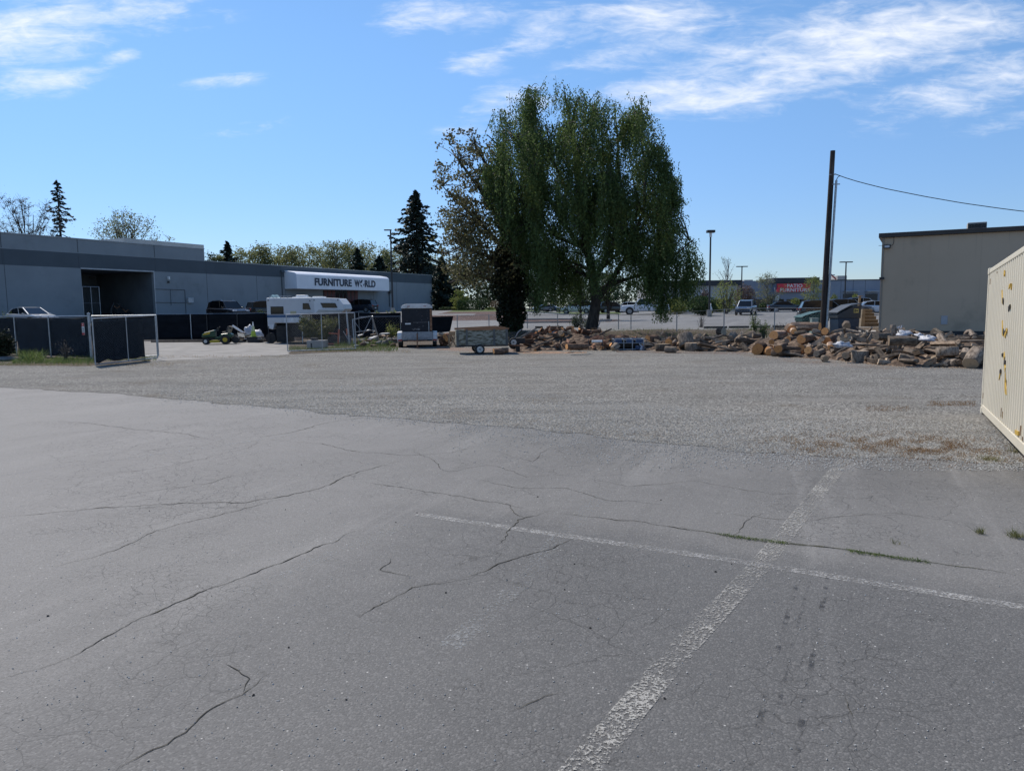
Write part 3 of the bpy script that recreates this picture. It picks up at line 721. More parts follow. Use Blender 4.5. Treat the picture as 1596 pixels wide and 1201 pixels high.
MB().box(a[0]-0.16, a[0]+0.1, -0.3, -0.2, a[1]-0.06, a[1]+0.07).build('camera_head', M_dplas, cm)
for i in range(1, 6):
    MB().box(i*2.44-0.01, i*2.44+0.01, -0.006, -0.001, 0.5, ztop-0.02).build('wall_joint', pm('tan_joint', (0.47,0.375,0.277), (0.45,0.36,0.265), 1), tan)
for x_, w_, h_ in ((1.1, 0.03, 1.1), (3.3, 0.05, 0.8), (4.6, 0.03, 1.5), (6.1, 0.04, 0.7)):
    MB().prism([(x_, ztop-0.03), (x_+w_, ztop-0.03), (x_+w_*0.6, ztop-h_), (x_+w_*0.4, ztop-h_*0.9)], -0.004, -0.001, 'y').build('water_stain', pm('tan_stain', (0.41,0.335,0.25), (0.45,0.365,0.275), 2), tan)
tbox('wall_panel', 1467, 492, 1476.5, 505.5, 0.03, pm('pale_grey_panel', (0.4,0.41,0.43), (0.36,0.37,0.39), 2))
a = tw(1508.5, 347, -2.5); b = tw(1538.5, 347, -2.5); un = MB().box(a[0], b[0], 2.5, 3.7, ztop+0.1, a[1]).build('rooftop_unit', M_hvac, tan, bevel=0.03)
for i in range(14):
    u = a[0] + (b[0]-a[0])*(i+0.5)/14; MB().box(u-0.02, u+0.02, 2.44, 2.497, ztop+0.25, a[1]-0.08).build('louvre', M_dplas, un)

# ---- shipping container
M_cream = pm('container_cream_paint', (0.64,0.575,0.45), (0.60,0.54,0.425), 0.6, 0.5, spec=0.3, dirt=(0.58,0.52,0.39), dscale=0.5)
cd = Vector((-0.473, -0.881, 0)); far = G(1528.6, 645)
CA = math.atan2(cd.y, cd.x)                       # local +X runs from the far end toward the viewer; local -Y faces left
cont = thing('shipping_container', 'cream corrugated steel shipping container with torn yellow decals', 'container', (far.x, far.y, 0.02), CA)
cont.rotation_euler = (0, -0.03, CA)
L = 6.06; Hc = 2.59; Wd = 2.44
sgnY = 1 if False else -1
# which local side faces the viewer's left: normal (-.881,.473)
nrm = Vector((-0.881, 0.473, 0)); ly = Vector((-math.sin(CA), math.cos(CA), 0)); sgnY = 1 if ly.dot(nrm) > 0 else -1
def cy(v): return v*sgnY                          # v = 0 the outer face, negative inward
m = MB()
x = 0.12; prof = []
while x < L-0.14:
    prof += [(x, -0.008), (x+0.07, -0.008), (x+0.105, -0.036), (x+0.175, -0.036)]; x += 0.21
prof.append((L-0.12, -0.008))
for (xa, ya), (xb, yb) in zip(prof[:-1], prof[1:]):
    m.add([(xa, cy(ya), 0.16), (xb, cy(yb), 0.16), (xb, cy(yb), Hc-0.1), (xa, cy(ya), Hc-0.1)], [(0,1,2,3)])
m.build('side_wall', M_cream, cont)
m = MB(); m.box(0.05, L, min(cy(-0.05), cy(-Wd)), max(cy(-0.05), cy(-Wd)), 0.17, Hc-0.05); m.build('body', M_cream, cont)
m = MB(); m.box(0.1, L-0.1, min(cy(0), cy(-0.06)), max(cy(0), cy(-0.06)), Hc-0.1, Hc-0.02); m.build('top_rail', M_cream, cont, bevel=0.01)
m = MB(); m.box(0.1, L-0.1, min(cy(0.0), cy(-0.1)), max(cy(0.0), cy(-0.1)), 0.03, 0.16); m.build('bottom_rail', M_cream, cont, bevel=0.01)
m = MB(); m.box(0.0, 0.12, min(cy(0.004), cy(-0.12)), max(cy(0.004), cy(-0.12)), 0.118, Hc-0.118); m.build('corner_post', M_cream, cont, bevel=0.015)
for z in (0, Hc-0.118):
    for v in (0.01, -Wd+0.14):
        for xx in (-0.01, L-0.17): MB().box(xx, xx+0.178, min(cy(v), cy(v-0.16)), max(cy(v), cy(v-0.16)), z, z+0.118).build('corner_casting', M_cream, cont, bevel=0.012)
for i in range(7): MB().box(0.3+i*0.85, 0.42+i*0.85, min(cy(-0.1), cy(-Wd+0.1)), max(cy(-0.1), cy(-Wd+0.1)), 0.02, 0.15).build('cross_member', M_cream, cont)
M_decal = pm('torn_yellow_decal', (0.55,0.36,0.06), (0.48,0.3,0.05), 6, 0.6); M_decalb = pm('torn_black_decal', (0.03,0.028,0.025), (0.05,0.045,0.04), 6, 0.6)
CW = cont.matrix_basis
Mi = None
def cpt(px, py):                                  # a point of the side wall in container coordinates
    Mw = Matrix.Translation(cont.location) @ cont.rotation_euler.to_matrix().to_4x4(); I = Mw.inverted()
    o = I @ EYE; d = I.to_3x3() @ ray(px, py); t = -o.y/d.y; p = o + d*t; return p.x, p.z
def decal(pts, mat, nm='torn_decal'):
    P = [cpt(*p) for p in pts]
    gx = sum(p[0] for p in P)/len(P); P = [(gx+(x-gx)*0.6, z) for x, z in P] if nm == 'torn_decal' else P
    MB().prism(P, cy(0.004), cy(-0.010), 'y').build(nm, mat, cont)
for pts in ([(1560.5,452),(1562,462),(1564.3,474),(1562,472),(1561,463)], [(1561,499),(1562.5,510),(1564,524),(1562,521),(1561.5,512)],
            [(1564,523),(1569,511),(1569.5,516),(1566,527)], [(1572.5,443),(1576.5,441),(1574,447),(1571,451)], [(1565,566),(1567,573),(1566.5,580),(1565.5,575)],
            [(1565.5,580),(1566.3,596),(1568.5,606),(1569.3,616),(1566.5,612),(1565.3,600)], [(1559.6,579),(1558,588),(1556,592),(1557.5,585)], [(1564.8,548),(1566,556),(1565,562),(1563.8,556)],
            [(1575.5,445),(1577,442),(1576,452),(1574.8,449)], [(1564,428),(1565,421),(1566,427),(1565.2,431)]):
    decal(pts, M_decal)
for pts in ([(1562,464),(1564.5,467),(1564,475),(1561.8,472)], [(1570.5,478),(1575,474),(1573.5,481),(1571,486)], [(1563,512),(1566,516),(1564.5,523),(1562.5,519)], [(1566,516),(1568.5,511),(1568,518)],
            [(1560.5,551),(1563.5,550),(1563,556),(1561,556)], [(1564.5,560),(1567,562),(1566,571),(1564,567)], [(1557.5,577),(1559.8,575),(1559.2,582),(1557.8,583)]):
    decal(pts, M_decalb)
M_crust = pm('container_rust', (0.30,0.17,0.09), (0.42,0.30,0.18), 9, 0.9)
rr_ = random.Random(3)
for i in range(11):
    u_ = rr_.uniform(0.1, 5.2); zz_ = rr_.choice([rr_.uniform(0.16, 0.3), Hc-0.1-rr_.uniform(0, .12)]); ww_ = rr_.uniform(.004, .011); hh_ = rr_.uniform(.03, .13)
    MB().prism([(u_, zz_), (u_+ww_, zz_), (u_+ww_*.6, zz_-hh_ if zz_ > 1 else zz_+hh_), (u_+ww_*.3, zz_-hh_*.8 if zz_ > 1 else zz_+hh_*.8)], cy(0.002), cy(-0.009), 'y').build('rust_streak', M_crust, cont)
decal([(1582,669.5),(1587.6,672),(1587.3,679),(1581.8,676)], M_decal, 'yellow_sticker')
tmb = thing('timber_skid', 'long timber skid lying under the container edge', 'timber', (far.x, far.y, 0.0), CA)
MB().box(0.4, 4.6, min(cy(-0.12), cy(-0.28)), max(cy(-0.12), cy(-0.28)), 0.012, 0.10).build('beam', pm('weathered_timber', (0.3,0.2,0.13), (0.2,0.14,0.1), 4, 0.9, stretch=(0.2,1,1)), tmb)

# ------------------------------------------------------------------ poles, lamps, wire
M_pole = pm('creosote_pole', (0.055,0.042,0.036), (0.028,0.022,0.02), 5, 0.95, bump=0.6, stretch=(1,1,0.15), dirt=(0.11,0.09,0.08), dscale=4)
Yp = 41.5
pb = D(1281.8, 515, Yp); pt = D(1298, 235, Yp)
pol = thing('utility_pole', 'tall dark wooden utility pole without crossarm', 'utility pole', (pb.x, pb.y, H(pb.x, pb.y)))
o0 = Vector((pb.x, pb.y, H(pb.x, pb.y)))
MB().tube([Vector((0,0,-0.2)), (Vector(pt)-o0)*0.5, Vector(pt)-o0], [0.175, 0.155, 0.13], 14).build('shaft', M_pole, pol, smooth=False)
a = D(1293, 500, Yp-0.3); ct = D(1303.6, 281, Yp-0.2); cb_ = D(1288.0, 515, Yp-0.25)
MB().tube([Vector(cb_)-o0, Vector(ct).lerp(Vector(cb_), 0.5)-o0, Vector(ct)-o0], 0.062, 10).build('conduit', M_galv, pol)
wh = D(1309.5, 274.5, Yp-0.2)
MB().tube([Vector(ct)-o0, Vector(ct)-o0+Vector((0.04,0,0.1)), Vector(wh)-o0+Vector((-0.1,0,-0.02)), Vector(wh)-o0], 0.02, 6).build('service_drop_loop', M_dplas, pol)
for py in (287.3, 428.8):
    p = D(1297 if py < 300 else 1290.5, py, Yp-0.12); q = D(1309 if py < 300 else 1301, py-0.3, Yp-0.12); MB().tube([Vector(p)-o0, Vector(q)-o0], 0.03, 6).build('bracket', M_galv, pol)
p = D(1292, 272.5, Yp-0.1); q = D(1303, 271.6, Yp-0.1); MB().tube([Vector(p)-o0, Vector(q)-o0], 0.035, 6).build('hook', M_galv, pol)
pts = []
far_ = D(1640, 331.5, 36)
st = Vector(D(1303, 271.8, Yp-0.1))
for i in range(25):
    t = i/24; px = 1303+(1680-1303)*t
    py = np.interp(px, [1303,1309,1340,1380,1440,1500,1560,1596,1680], [271.8,274.5,284,294,306,316.5,325,329.5,338])
    pts.append(D(px, py, Yp-0.1-4*t))
wr = MB().tube(pts, 0.022, 6).build('overhead_wire', M_dplas); tag(wr, 'black overhead wire sagging from the utility pole to the right', 'wire')
def lamp_post(px, pyb, pyt, Y, label, head):
    b = D(px, pyb, Y); z = H(b.x, b.y); tpt = D(px, pyt, Y); h = tpt.z - z
    t = thing('lamp_post', label, 'lamp post', (b.x, b.y, z), 0, 'parking lot lamp posts')
    s = Y/FPX
    MB().tube([(0,0,0),(0,0,h*0.5),(0,0,h)], [0.11, 0.1, 0.085], 8).build('pole', M_dplas, t)
    MB().tube([(0,0,0),(0,0,0.75)], 0.26, 10).build('base', M_conc, t)
    if head == 'arm': MB().box(-0.75, 0.12, -0.18, 0.18, h-0.02, h+0.1).build('lamp_head', M_dplas, t, bevel=0.03); 
    elif head == 'box':
        MB().tube([(0,0,h-0.5),(0,0,h-0.05)], 0.14, 10).build('collar', M_white, t); MB().box(-0.42, 0.42, -0.3, 0.3, h-0.05, h+0.22).build('lamp_head', M_dplas, t, bevel=0.04)
    else:
        for q in (-1, 1): MB().box(min(0.15*q, 0.85*q), max(0.15*q, 0.85*q), -0.2, 0.2, h-0.1, h+0.03).build('lamp_head', M_dplas, t, bevel=0.02)
        MB().box(-0.15, 0.15, -0.06, 0.06, h-0.12, h+0.04).build('arm', M_dplas, t)
lamp_post(612, 478, 359, 86, 'dark lamp post with a single small head in front of the furniture store', 'arm')
lamp_post(1105.5, 484, 362, 78, 'tallest lamp post, with a boxy black head and pale collar, beside the round hedge', 'box')
lamp_post(1155, 482, 415, 112, 'short far lamp post with twin heads above the brown bare shrub', 'tee')
lamp_post(1316, 484, 408, 100, 'lamp post with twin flat heads between utility pole and tan building', 'tee')
# ------------------------------------------------------------------ vehicles
def paint(name, c, rough=0.25, metal=0.3): return pm(name, c, tuple(x*0.9 for x in c), 0.7, rough, metal, coat=0.6)
P_silver = paint('silver_paint', (0.5,0.52,0.55)); P_blk = paint('black_paint', (0.012,0.012,0.014)); P_nav = paint('navy_paint', (0.02,0.028,0.045)); P_wht = paint('white_paint', (0.72,0.73,0.75), 0.3, 0.0)
P_gry = paint('grey_paint', (0.13,0.14,0.155)); P_blu = paint('slate_blue_paint', (0.07,0.1,0.15)); P_lgy = paint('pale_grey_paint', (0.3,0.33,0.37))
# stations: (x, hood/belt z, half width) and cabin: (x, roof z, half width top)
KINDS = {
 'suv': dict(body=[(-.5,.55,.86),(-.485,.60,.95),(-.40,.62,1),(-.1,.60,1),(.17,.59,1),(.30,.585,.98),(.42,.54,.93),(.485,.46,.86),(.5,.38,.8)],
             cab=[(-.47,.60,.62,.86),(-.425,.93,.66,.70),(-.3,.985,.66,.70),(-.05,1.0,.66,.71),(.09,.955,.64,.70),(.24,.60,.62,.86)]),
 'sedan': dict(body=[(-.5,.60,.82),(-.485,.655,.9),(-.36,.68,.98),(-.1,.655,1),(.17,.64,1),(.32,.62,.96),(.44,.55,.9),(.49,.46,.82),(.5,.4,.78)],
             cab=[(-.40,.665,.6,.84),(-.27,.93,.62,.66),(-.1,.995,.63,.66),(.04,.97,.62,.66),(.24,.63,.6,.84)]),
 'pickup': dict(body=[(-.5,.60,.9),(-.49,.63,.97),(-.3,.63,1),(-.1,.63,1),(.2,.63,1),(.32,.62,1),(.45,.60,.95),(.495,.52,.9),(.5,.42,.88)],
             cab=[(-.13,.63,.6,.9),(-.11,.96,.62,.74),(0,1.0,.64,.75),(.11,.985,.64,.75),(.22,.63,.6,.9)]),
}
def car(name, label, cat, kind, mat, loc, rz, L=4.6, W=1.84, Hh=1.65, group='parked vehicles', rim=M_alu, wr=0.34):
    t = thing(name, label, cat, loc, rz, group); K = KINDS[kind]; zb = 0.24 if kind != 'pickup' else 0.38
    hw = W/2; m = MB(); vs = []; n = 10
    for x, z, wf in K['body']:
        z = z*Hh; w_ = hw*wf; zl = zb + (0.08 if abs(x) > 0.48 else 0)
        sec = [(0, zl), (w_*0.86, zl), (w_*0.97, zl+0.12), (w_, zl+(z-zl)*0.5), (w_*0.985, z-0.09), (w_*0.9, z)]
        sec = sec + [(-a, b) for a, b in sec[::-1][:-1]]
        n = len(sec); vs += [(x*L, a, b) for a, b in sec]
    k = len(K['body']); fs = []
    for i in range(k-1):
        for j in range(n): fs.append((i*n+j, i*n+(j+1)%n, (i+1)*n+(j+1)%n, (i+1)*n+j))
    fs.append(tuple(range(n))[::-1]); fs.append(tuple((k-1)*n+j for j in range(n)))
    m.add(vs, fs); body = m.build('body', mat, t, bevel=0.02)
    # cabin: roof in paint, sides in glass
    C_ = K['cab']; vs = []; fs = []; mi = []
    for x, z, wt, wbm in C_:
        z = z*Hh; base = 0.575*Hh if kind != 'sedan' else 0.62*Hh
        vs += [(x*L, -hw*wbm, min(base, z)), (x*L, -hw*wt*1.12 if z > base+0.1 else -hw*wbm, z), (x*L, hw*wt*1.12 if z > base+0.1 else hw*wbm, z), (x*L, hw*wbm, min(base, z))]
    g = MB(); rf = MB(); e = len(C_)
    for i in range(e-1):
        q = [vs[i*4+j] for j in range(4)] + [vs[i*4+4+j] for j in range(4)]
        g.add(q, [(0,1,5,4)]); g.add(q, [(2,3,7,6)])
        (g if i in (0, e-2) else rf).add(q, [(1,2,6,5)])
    g.build('windows', M_glass, t)
    # roof skin thickened
    tops = [(vs[i*4+1], vs[i*4+2]) for i in range(1, e-1)]
    rv = []; rfs = []
    for (a, b) in tops: rv += [(a[0], a[1]*1.01, a[2]+0.012), (b[0], b[1]*1.01, b[2]+0.012), (b[0], b[1]*1.01, b[2]-0.03), (a[0], a[1]*1.01, a[2]-0.03)]
    for i in range(len(tops)-1):
        for j in range(4): rfs.append((i*4+j, i*4+(j+1)%4, i*4+4+(j+1)%4, i*4+4+j))
    rfs += [(0,1,2,3), tuple(len(rv)-4+j for j in range(4))]
    MB().add(rv, rfs).build('roof', mat, t)
    # pillars
    for sy in (1, 2):
        for (i, j) in ((0, 1), (e-1, e-2)):
            MB().tube([Vector(vs[i*4+(0 if sy == 1 else 3)]), Vector(vs[j*4+sy])], 0.045, 5).build('pillar', mat, t)
    mid = e//2
    for sy, lo in ((1, 0), (2, 3)): MB().tube([Vector(vs[mid*4+lo]), Vector(vs[mid*4+sy])], 0.035, 5).build('pillar', mat, t)
    if kind == 'suv':
        for s in (-1, 1): MB().tube([(-.38*L, s*hw*0.62, 0.97*Hh), (-.3*L, s*hw*0.62, 1.02*Hh), (-.02*L, s*hw*0.62, 1.035*Hh), (.05*L, s*hw*0.62, 0.98*Hh)], 0.018, 5).build('roof_rail', M_chrome, t)
    wx = (-.30*L, .315*L)
    for x in wx:
        for s in (-1, 1):
            MB().tube([(x, s*(hw-0.10), wr+0.02), (x, s*(hw+0.006), wr+0.02)], wr*1.2, 20).build('wheel_arch', M_black, t)
            wl = MB().tube([(x, s*(hw-0.2), wr), (x, s*(hw+0.015), wr)], wr, 20).build('wheel', M_black, t)
            MB().tube([(x, s*(hw+0.0), wr), (x, s*(hw+0.024), wr)], wr*0.66, 14).build('rim', rim, wl)
    for s in (-1, 1):
        zl = K['body'][-3][1]*Hh - 0.12
        MB().box(.45*L, .492*L, min(s*hw*.5, s*hw*.88), max(s*hw*.5, s*hw*.88), zl-0.07, zl+0.06).build('headlight', M_lens, t, bevel=0.02)
        MB().box(-.505*L, -.47*L, min(s*hw*.55, s*hw*.9), max(s*hw*.55, s*hw*.9), .45*Hh, .57*Hh).build('taillight', M_redl, t, bevel=0.02)
        MB().box(.15*L, .19*L, min(s*hw*1.0, s*hw*1.18), max(s*hw*1.0, s*hw*1.18), .6*Hh, .68*Hh).build('mirror', mat, t, bevel=0.02)
    zg = K['body'][-2][1]*Hh
    MB().box(.46*L, .505*L, -hw*.48, hw*.48, zg-0.22, zg-0.05).build('grille', M_dplas, t, bevel=0.02)
    MB().box(.48*L, .512*L, -hw*.8, hw*.8, zb+0.02, zb+0.16).build('front_bumper', M_dplas if kind == 'suv' else mat, t, bevel=0.03)
    MB().box(-.512*L, -.48*L, -hw*.84, hw*.84, zb+0.02, zb+0.18).build('rear_bumper', M_dplas if kind == 'suv' else (M_chrome if kind == 'pickup' else mat), t, bevel=0.03)
    MB().box(-.508*L, -.498*L, -0.2, 0.2, zb+0.3, zb+0.42).build('number_plate', M_white, t)
    return t
def cloc(px, Y): p = D(px, 480, Y); return (p.x, p.y, H(p.x, p.y)+0.01)
ST = SA
car('sedan', 'silver sedan glinting behind the black screened fence at far left', 'car', 'sedan', P_silver, cloc(47, 56.0), R(-28), 4.6, 1.8, 1.45)
car('parked_suv', 'black suv with bright hood behind the screened fence, left of the camper', 'car', 'suv', P_blk, cloc(355, 69), R(-38), 4.7, 1.9, 1.78)
car('parked_suv', 'dark car mostly hidden behind the rear of the white camper', 'car', 'suv', P_blk, cloc(421, 74), R(40), 4.6, 1.85, 1.7)
car('parked_suv', 'dark suv parked by the red entrance doors, seen from behind', 'car', 'suv', P_nav, cloc(561, 100), R(163), 4.7, 1.9, 1.75)
car('pickup_truck', 'white pickup truck behind the hanging birch branches', 'truck', 'pickup', P_wht, cloc(1005, 91), R(172), 6.0, 2.0, 1.95, wr=0.42)
car('parked_suv', 'slate blue suv facing the viewer beside the brown shrub', 'car', 'suv', P_blu, cloc(1163, 84), R(-117), 4.6, 1.86, 1.68)
car('sedan', 'dark low sedan parked side-on below the patio furniture sign', 'car', 'sedan', P_nav, cloc(1224, 101), R(-7), 4.7, 1.82, 1.45)
car('parked_suv', 'large black suv side-on behind the utility pole', 'car', 'suv', P_blk, cloc(1287, 70), R(-12), 4.9, 1.92, 1.66)
car('parked_suv', 'grey suv just behind the black one, right of the utility pole', 'car', 'suv', P_gry, cloc(1323, 79), R(-14), 4.8, 1.88, 1.7)
car('parked_suv', 'pale grey suv behind the top of the wooden stairs', 'car', 'suv', P_lgy, cloc(1347, 87), R(-18), 4.8, 1.88, 1.78)
car('sedan', 'white car cut off by the edge of the tan building', 'car', 'sedan', P_wht, cloc(1368, 80), R(-14), 4.6, 1.8, 1.5)
car('parked_suv', 'dark suv parked just left of the white pickup', 'car', 'suv', P_blk, cloc(955, 118), R(8), 4.7, 1.88, 1.75)
car('parked_suv', 'white suv between the dark suv and the white pickup', 'car', 'suv', P_wht, cloc(977, 122), R(160), 4.6, 1.85, 1.7)
car('parked_suv', 'silver van seen through the gap left of the birch trunk', 'car', 'suv', P_silver, cloc(899, 110), R(170), 4.9, 1.95, 1.9)
car('sedan', 'distant dark sedan, left one of the pair under the birch', 'car', 'sedan', P_gry, cloc(846, 150), R(200), 4.4, 1.8, 1.45)
car('sedan', 'distant blue grey sedan, right one of the pair under the birch', 'car', 'sedan', P_blu, cloc(861, 152), R(-20), 4.5, 1.8, 1.48)

# ------------------------------------------------------------------ truck camper
M_cwhite = pm('camper_white_siding', (0.66,0.67,0.69), (0.6,0.61,0.63), 0.8, 0.5, dirt=(0.5,0.5,0.49), dscale=2)
Yc = 44.6; c0 = D(414.5, 533, Yc)
def cpos(px, py, dy=0): p = D(px, py, Yc+dy); return (p.x - c0.x, p.z)
cam_ = thing('truck_camper', 'white truck camper with blue stripe standing on jacks in the yard', 'camper', (c0.x, c0.y, 0))
out = [cpos(*p) for p in ((414.8,464.3),(417.4,511.5),(425.5,513.6),(427.8,503.2),(467,503.2),(468.3,489.2),(492.5,488.3),(520,488),(533.5,486),(537,481.5),(534.6,474),(527.3,464.8),(500,463.6))]
MB().prism(out, 0, 2.2, 'y').build('shell', M_cwhite, cam_, bevel=0.04)
def strip(name, p0, p1, dep, mat, bevel=0.0, par=None):
    a = cpos(*p0); b = cpos(*p1); return MB().box(a[0], b[0], -dep, -0.001, b[1], a[1]).build(name, mat, par or cam_, bevel=bevel)
M_gap = pm('siding_shadow_line', (0.3,0.31,0.33), (0.26,0.27,0.29), 3)
m = MB()
for i in range(15):
    py = 467 + i*1.52; a = cpos(415.6+0.06*i, py); b = cpos(489+0.1*i if py < 488 else 489, py); m.box(a[0], b[0], -0.006, -0.001, a[1]-0.008, a[1]+0.008)
for i in range(6):
    a = cpos(417, 497+i*1.6); b = cpos(427 if i > 3 else 443, 497); m.box(a[0], b[0], -0.006, -0.001, a[1]-0.008, a[1]+0.008)
m.build('siding_grooves', M_gap, cam_)
strip('blue_stripe', (416.4,491.2), (467.2,494.6), 0.012, pm('blue_stripe', (0.06,0.12,0.22), (0.05,0.1,0.19), 2)); strip('grey_stripe', (416.3,489.6), (445,490.6), 0.012, M_gap)
w1 = strip('window', (421.6,477.6), (442.3,489.4), 0.02, M_dplas, 0.06); strip('pane', (422.6,478.4), (441.3,488.6), 0.028, M_glass, 0, w1)
def wnd(pts, ins):
    f = MB().prism([cpos(*p) for p in pts], -0.02, -0.001, 'y').build('window', M_dplas, cam_, bevel=0.02)
    cxp = sum(p[0] for p in pts)/len(pts); cyp = sum(p[1] for p in pts)/len(pts)
    MB().prism([cpos(cxp+(p[0]-cxp)*ins, cyp+(p[1]-cyp)*ins) for p in pts], -0.028, -0.0205, 'y').build('pane', M_glass, f)
wnd([(471.8,472.2),(481,472.4),(484.6,482.2),(471.8,482)], 0.86); wnd([(499.2,472),(522.5,472),(526.4,479.6),(503.2,479.6)], 0.88)
MB().prism([cpos(*p) for p in ((491.5,488.4),(496.5,482.5),(536.6,483.2),(533.3,486.2),(520,488.1))], -0.012, -0.001, 'y').build('nose_shading_panel', pm('nose_shade_cream', (0.45,0.41,0.37), (0.5,0.47,0.43), 2), cam_)  # shading under the nose, put in as a darker cream panel
a = cpos(457, 463.6); MB().box(a[0], a[0]+0.62, 0.5, 1.2, a[1]-0.05, a[1]+0.16).build('roof_vent', M_white, cam_, bevel=0.06)
a = cpos(483, 464.2); MB().box(a[0], a[0]+0.7, 0.5, 1.2, a[1]-0.03, a[1]+0.09).build('roof_vent', M_white, cam_, bevel=0.04)
a = cpos(452, 464); MB().box(a[0], a[0]+0.95, 0.4, 1.3, a[1]-0.03, a[1]+0.05).build('roof_mat', M_white, cam_, bevel=0.02)
a = cpos(419, 464.2); rl = MB()
for i in range(6): rl.box(a[0]+i*0.22, a[0]+i*0.22+0.02, 0.05, 0.08, a[1]-0.03, a[1]+0.09)
rl.tube([(a[0], 0.065, a[1]+0.09), (a[0]+1.35, 0.065, a[1]+0.09)], 0.015, 5); rl.build('roof_rack', M_galv, cam_)
m = MB()
for px in (421.5, 427): 
    a = cpos(px, 464); m.prism([(a[0]-0.13, a[1]), (a[0], a[1]+0.19), (a[0]+0.13, a[1])], 0.3, 0.8, 'y')
m.build('rack_block', pm('pale_teal_foam', (0.4,0.55,0.55), (0.33,0.48,0.48), 3), cam_)
for px, py in ((418, 468), (483, 468.6), (489.6, 467.6), (526.5, 467.4)):
    a = cpos(px, py); MB().box(a[0]-0.03, a[0]+0.03, -0.025, -0.001, a[1]-0.03, a[1]+0.03).build('marker_light', M_dplas, cam_)
st = strip('yellow_label', (452.5,484.6), (461.8,489.2), 0.015, pm('cream_sticker', (0.5,0.46,0.3), (0.42,0.38,0.25), 5))
strip('propane_door', (453,494), (462.7,501), 0.01, M_white)
# faded maker script on the nose
a = cpos(524, 483.6); MB().tube([(a[0]+i*0.05, -0.014, a[1]+0.05*math.sin(i*1.9)) for i in range(12)], 0.008, 4).build('faded_script', M_gap, cam_)
MB().box(cpos(428, 504)[0], cpos(467, 504)[0], 0.5, 2.0, 0.35, cpos(428, 503.6)[1]).build('lower_box', M_black, cam_)
for px, y in ((418.5, 0.1), (471, 0.1), (418.5, 2.1), (471, 2.1), (527.5, 0.3)):
    a = cpos(px, 500); MB().tube([(a[0], y-0.16 if y < 1 else y, 0.0), (a[0], y-0.16 if y < 1 else y, cpos(px, 489 if px > 450 else 508)[1])], 0.024, 6).build('jack', M_white if px > 450 else M_dplas, cam_)
m = MB()
a = cpos(429, 510)[0]; b = cpos(446, 510)[0]
m.box(a, b, 0.15, 1.6, 0.05, cpos(430, 508)[1]); m.tube([(a-0.35, 0.1, 0.32), (a-0.35, 0.35, 0.32)], 0.32, 14)
m.build('jack_frame', M_black, cam_)

# ------------------------------------------------------------------ horse trailer
M_hnavy = pm('trailer_navy_paint', (0.009,0.011,0.018), (0.014,0.017,0.025), 2, 0.45, dirt=(0.03,0.03,0.034), dscale=5, spec=0.25)
M_hwhite = pm('trailer_white_paint', (0.62,0.62,0.62), (0.5,0.5,0.5), 3, 0.5, dirt=(0.3,0.28,0.26), dscale=3)
M_dia = pm('dull_aluminium', (0.32,0.33,0.35), (0.25,0.26,0.28), 12, 0.5, 0.5, dirt=(0.12,0.11,0.11), dscale=7)
hp = G(651, 541.5); ht = thing('horse_trailer', 'navy horse trailer with rounded white roof and white fenders', 'trailer', (hp.x, hp.y, 0.012), R(6.5))
s = hp.y/FPX
W2 = 0.79; zt = 2.02
prof = [(-W2, 0.52), (W2, 0.52), (W2, zt), (-W2, zt)]
MB().box(-W2, W2, 0.0, 3.3, 0.82, zt).build('body', M_hnavy, ht, bevel=0.03)
rp = [(-W2-0.02, zt+0.003)] + [(-(W2+0.02)+0.10*math.sin(R(i*15))*1.0 if False else -(W2+0.02)*math.cos(R(a))**0.35, zt+0.05+0.19*math.sin(R(a))) for a, i in ((0,0),(25,0),(50,0),(75,0))] + [((W2+0.02)*math.cos(R(a))**0.35, zt+0.05+0.19*math.sin(R(a))) for a in (75,50,25,0)] + [(W2+0.02, zt+0.003)]
MB().prism(rp, -0.06, 3.35, 'y').build('roof', M_hwhite, ht, bevel=0.02)
for x in (-0.42, 0.42): MB().box(x-0.07, x+0.07, -0.075, -0.055, zt+0.1, zt+0.13).build('marker_light', M_redl, ht)
m = MB(); m.box(-W2+0.08, -0.02, -0.03, -0.002, 0.47, 0.80); m.box(0.02, W2-0.18, -0.03, -0.002, 0.47, 0.80); m.build('rock_guard', M_dia, ht, bevel=0.01)
MB().box(-W2, W2, 0.0, 3.3, 0.40, 0.815).build('lower_body', M_dia, ht)
MB().box(-W2+0.02, W2-0.02, -0.05, 3.2, 0.32, 0.40).build('chassis', M_black, ht)
for s_ in (-1, 1):
    fp = [(-0.12, 0.30), (-0.12, 0.62), (-0.05, 0.78), (0.15, 0.82), (1.2, 0.82), (1.38, 0.75), (1.45, 0.62), (1.45, 0.30), (1.35, 0.30), (1.35, 0.6), (1.15, 0.7), (0.1, 0.7), (0.0, 0.6), (0.0, 0.30)]
    a, b = (W2+0.005, W2+0.25) if s_ > 0 else (-W2-0.25, -W2-0.005)
    MB().prism([(p[0]+0.15, p[1]) for p in [(-0.12,0.30),(-0.12,0.62),(-0.05,0.78),(0.15,0.82),(1.2,0.82),(1.38,0.75),(1.45,0.62),(1.45,0.30)]], a, b, 'x').build('fender', M_hwhite, ht, bevel=0.04)
    for y in (0.42, 1.2):
        x0, x1 = (W2+0.0, W2+0.21) if s_ > 0 else (-W2-0.21, -W2)
        wl = MB().tube([(x0, y, 0.33), (x1, y, 0.33)], 0.33, 20).build('wheel', M_black, ht)
        MB().tube([(x1-0.01 if s_ > 0 else x0+0.01, y, 0.33), (x1+0.012 if s_ > 0 else x0-0.012, y, 0.33)], 0.18, 12).build('rim', M_rim, wl)
    MB().box(min(s_*(W2+0.01), s_*(W2+0.22)), max(s_*(W2+0.01), s_*(W2+0.22)), 0.0, 0.02, 0.34, 0.42).build('side_marker', M_redl, ht)
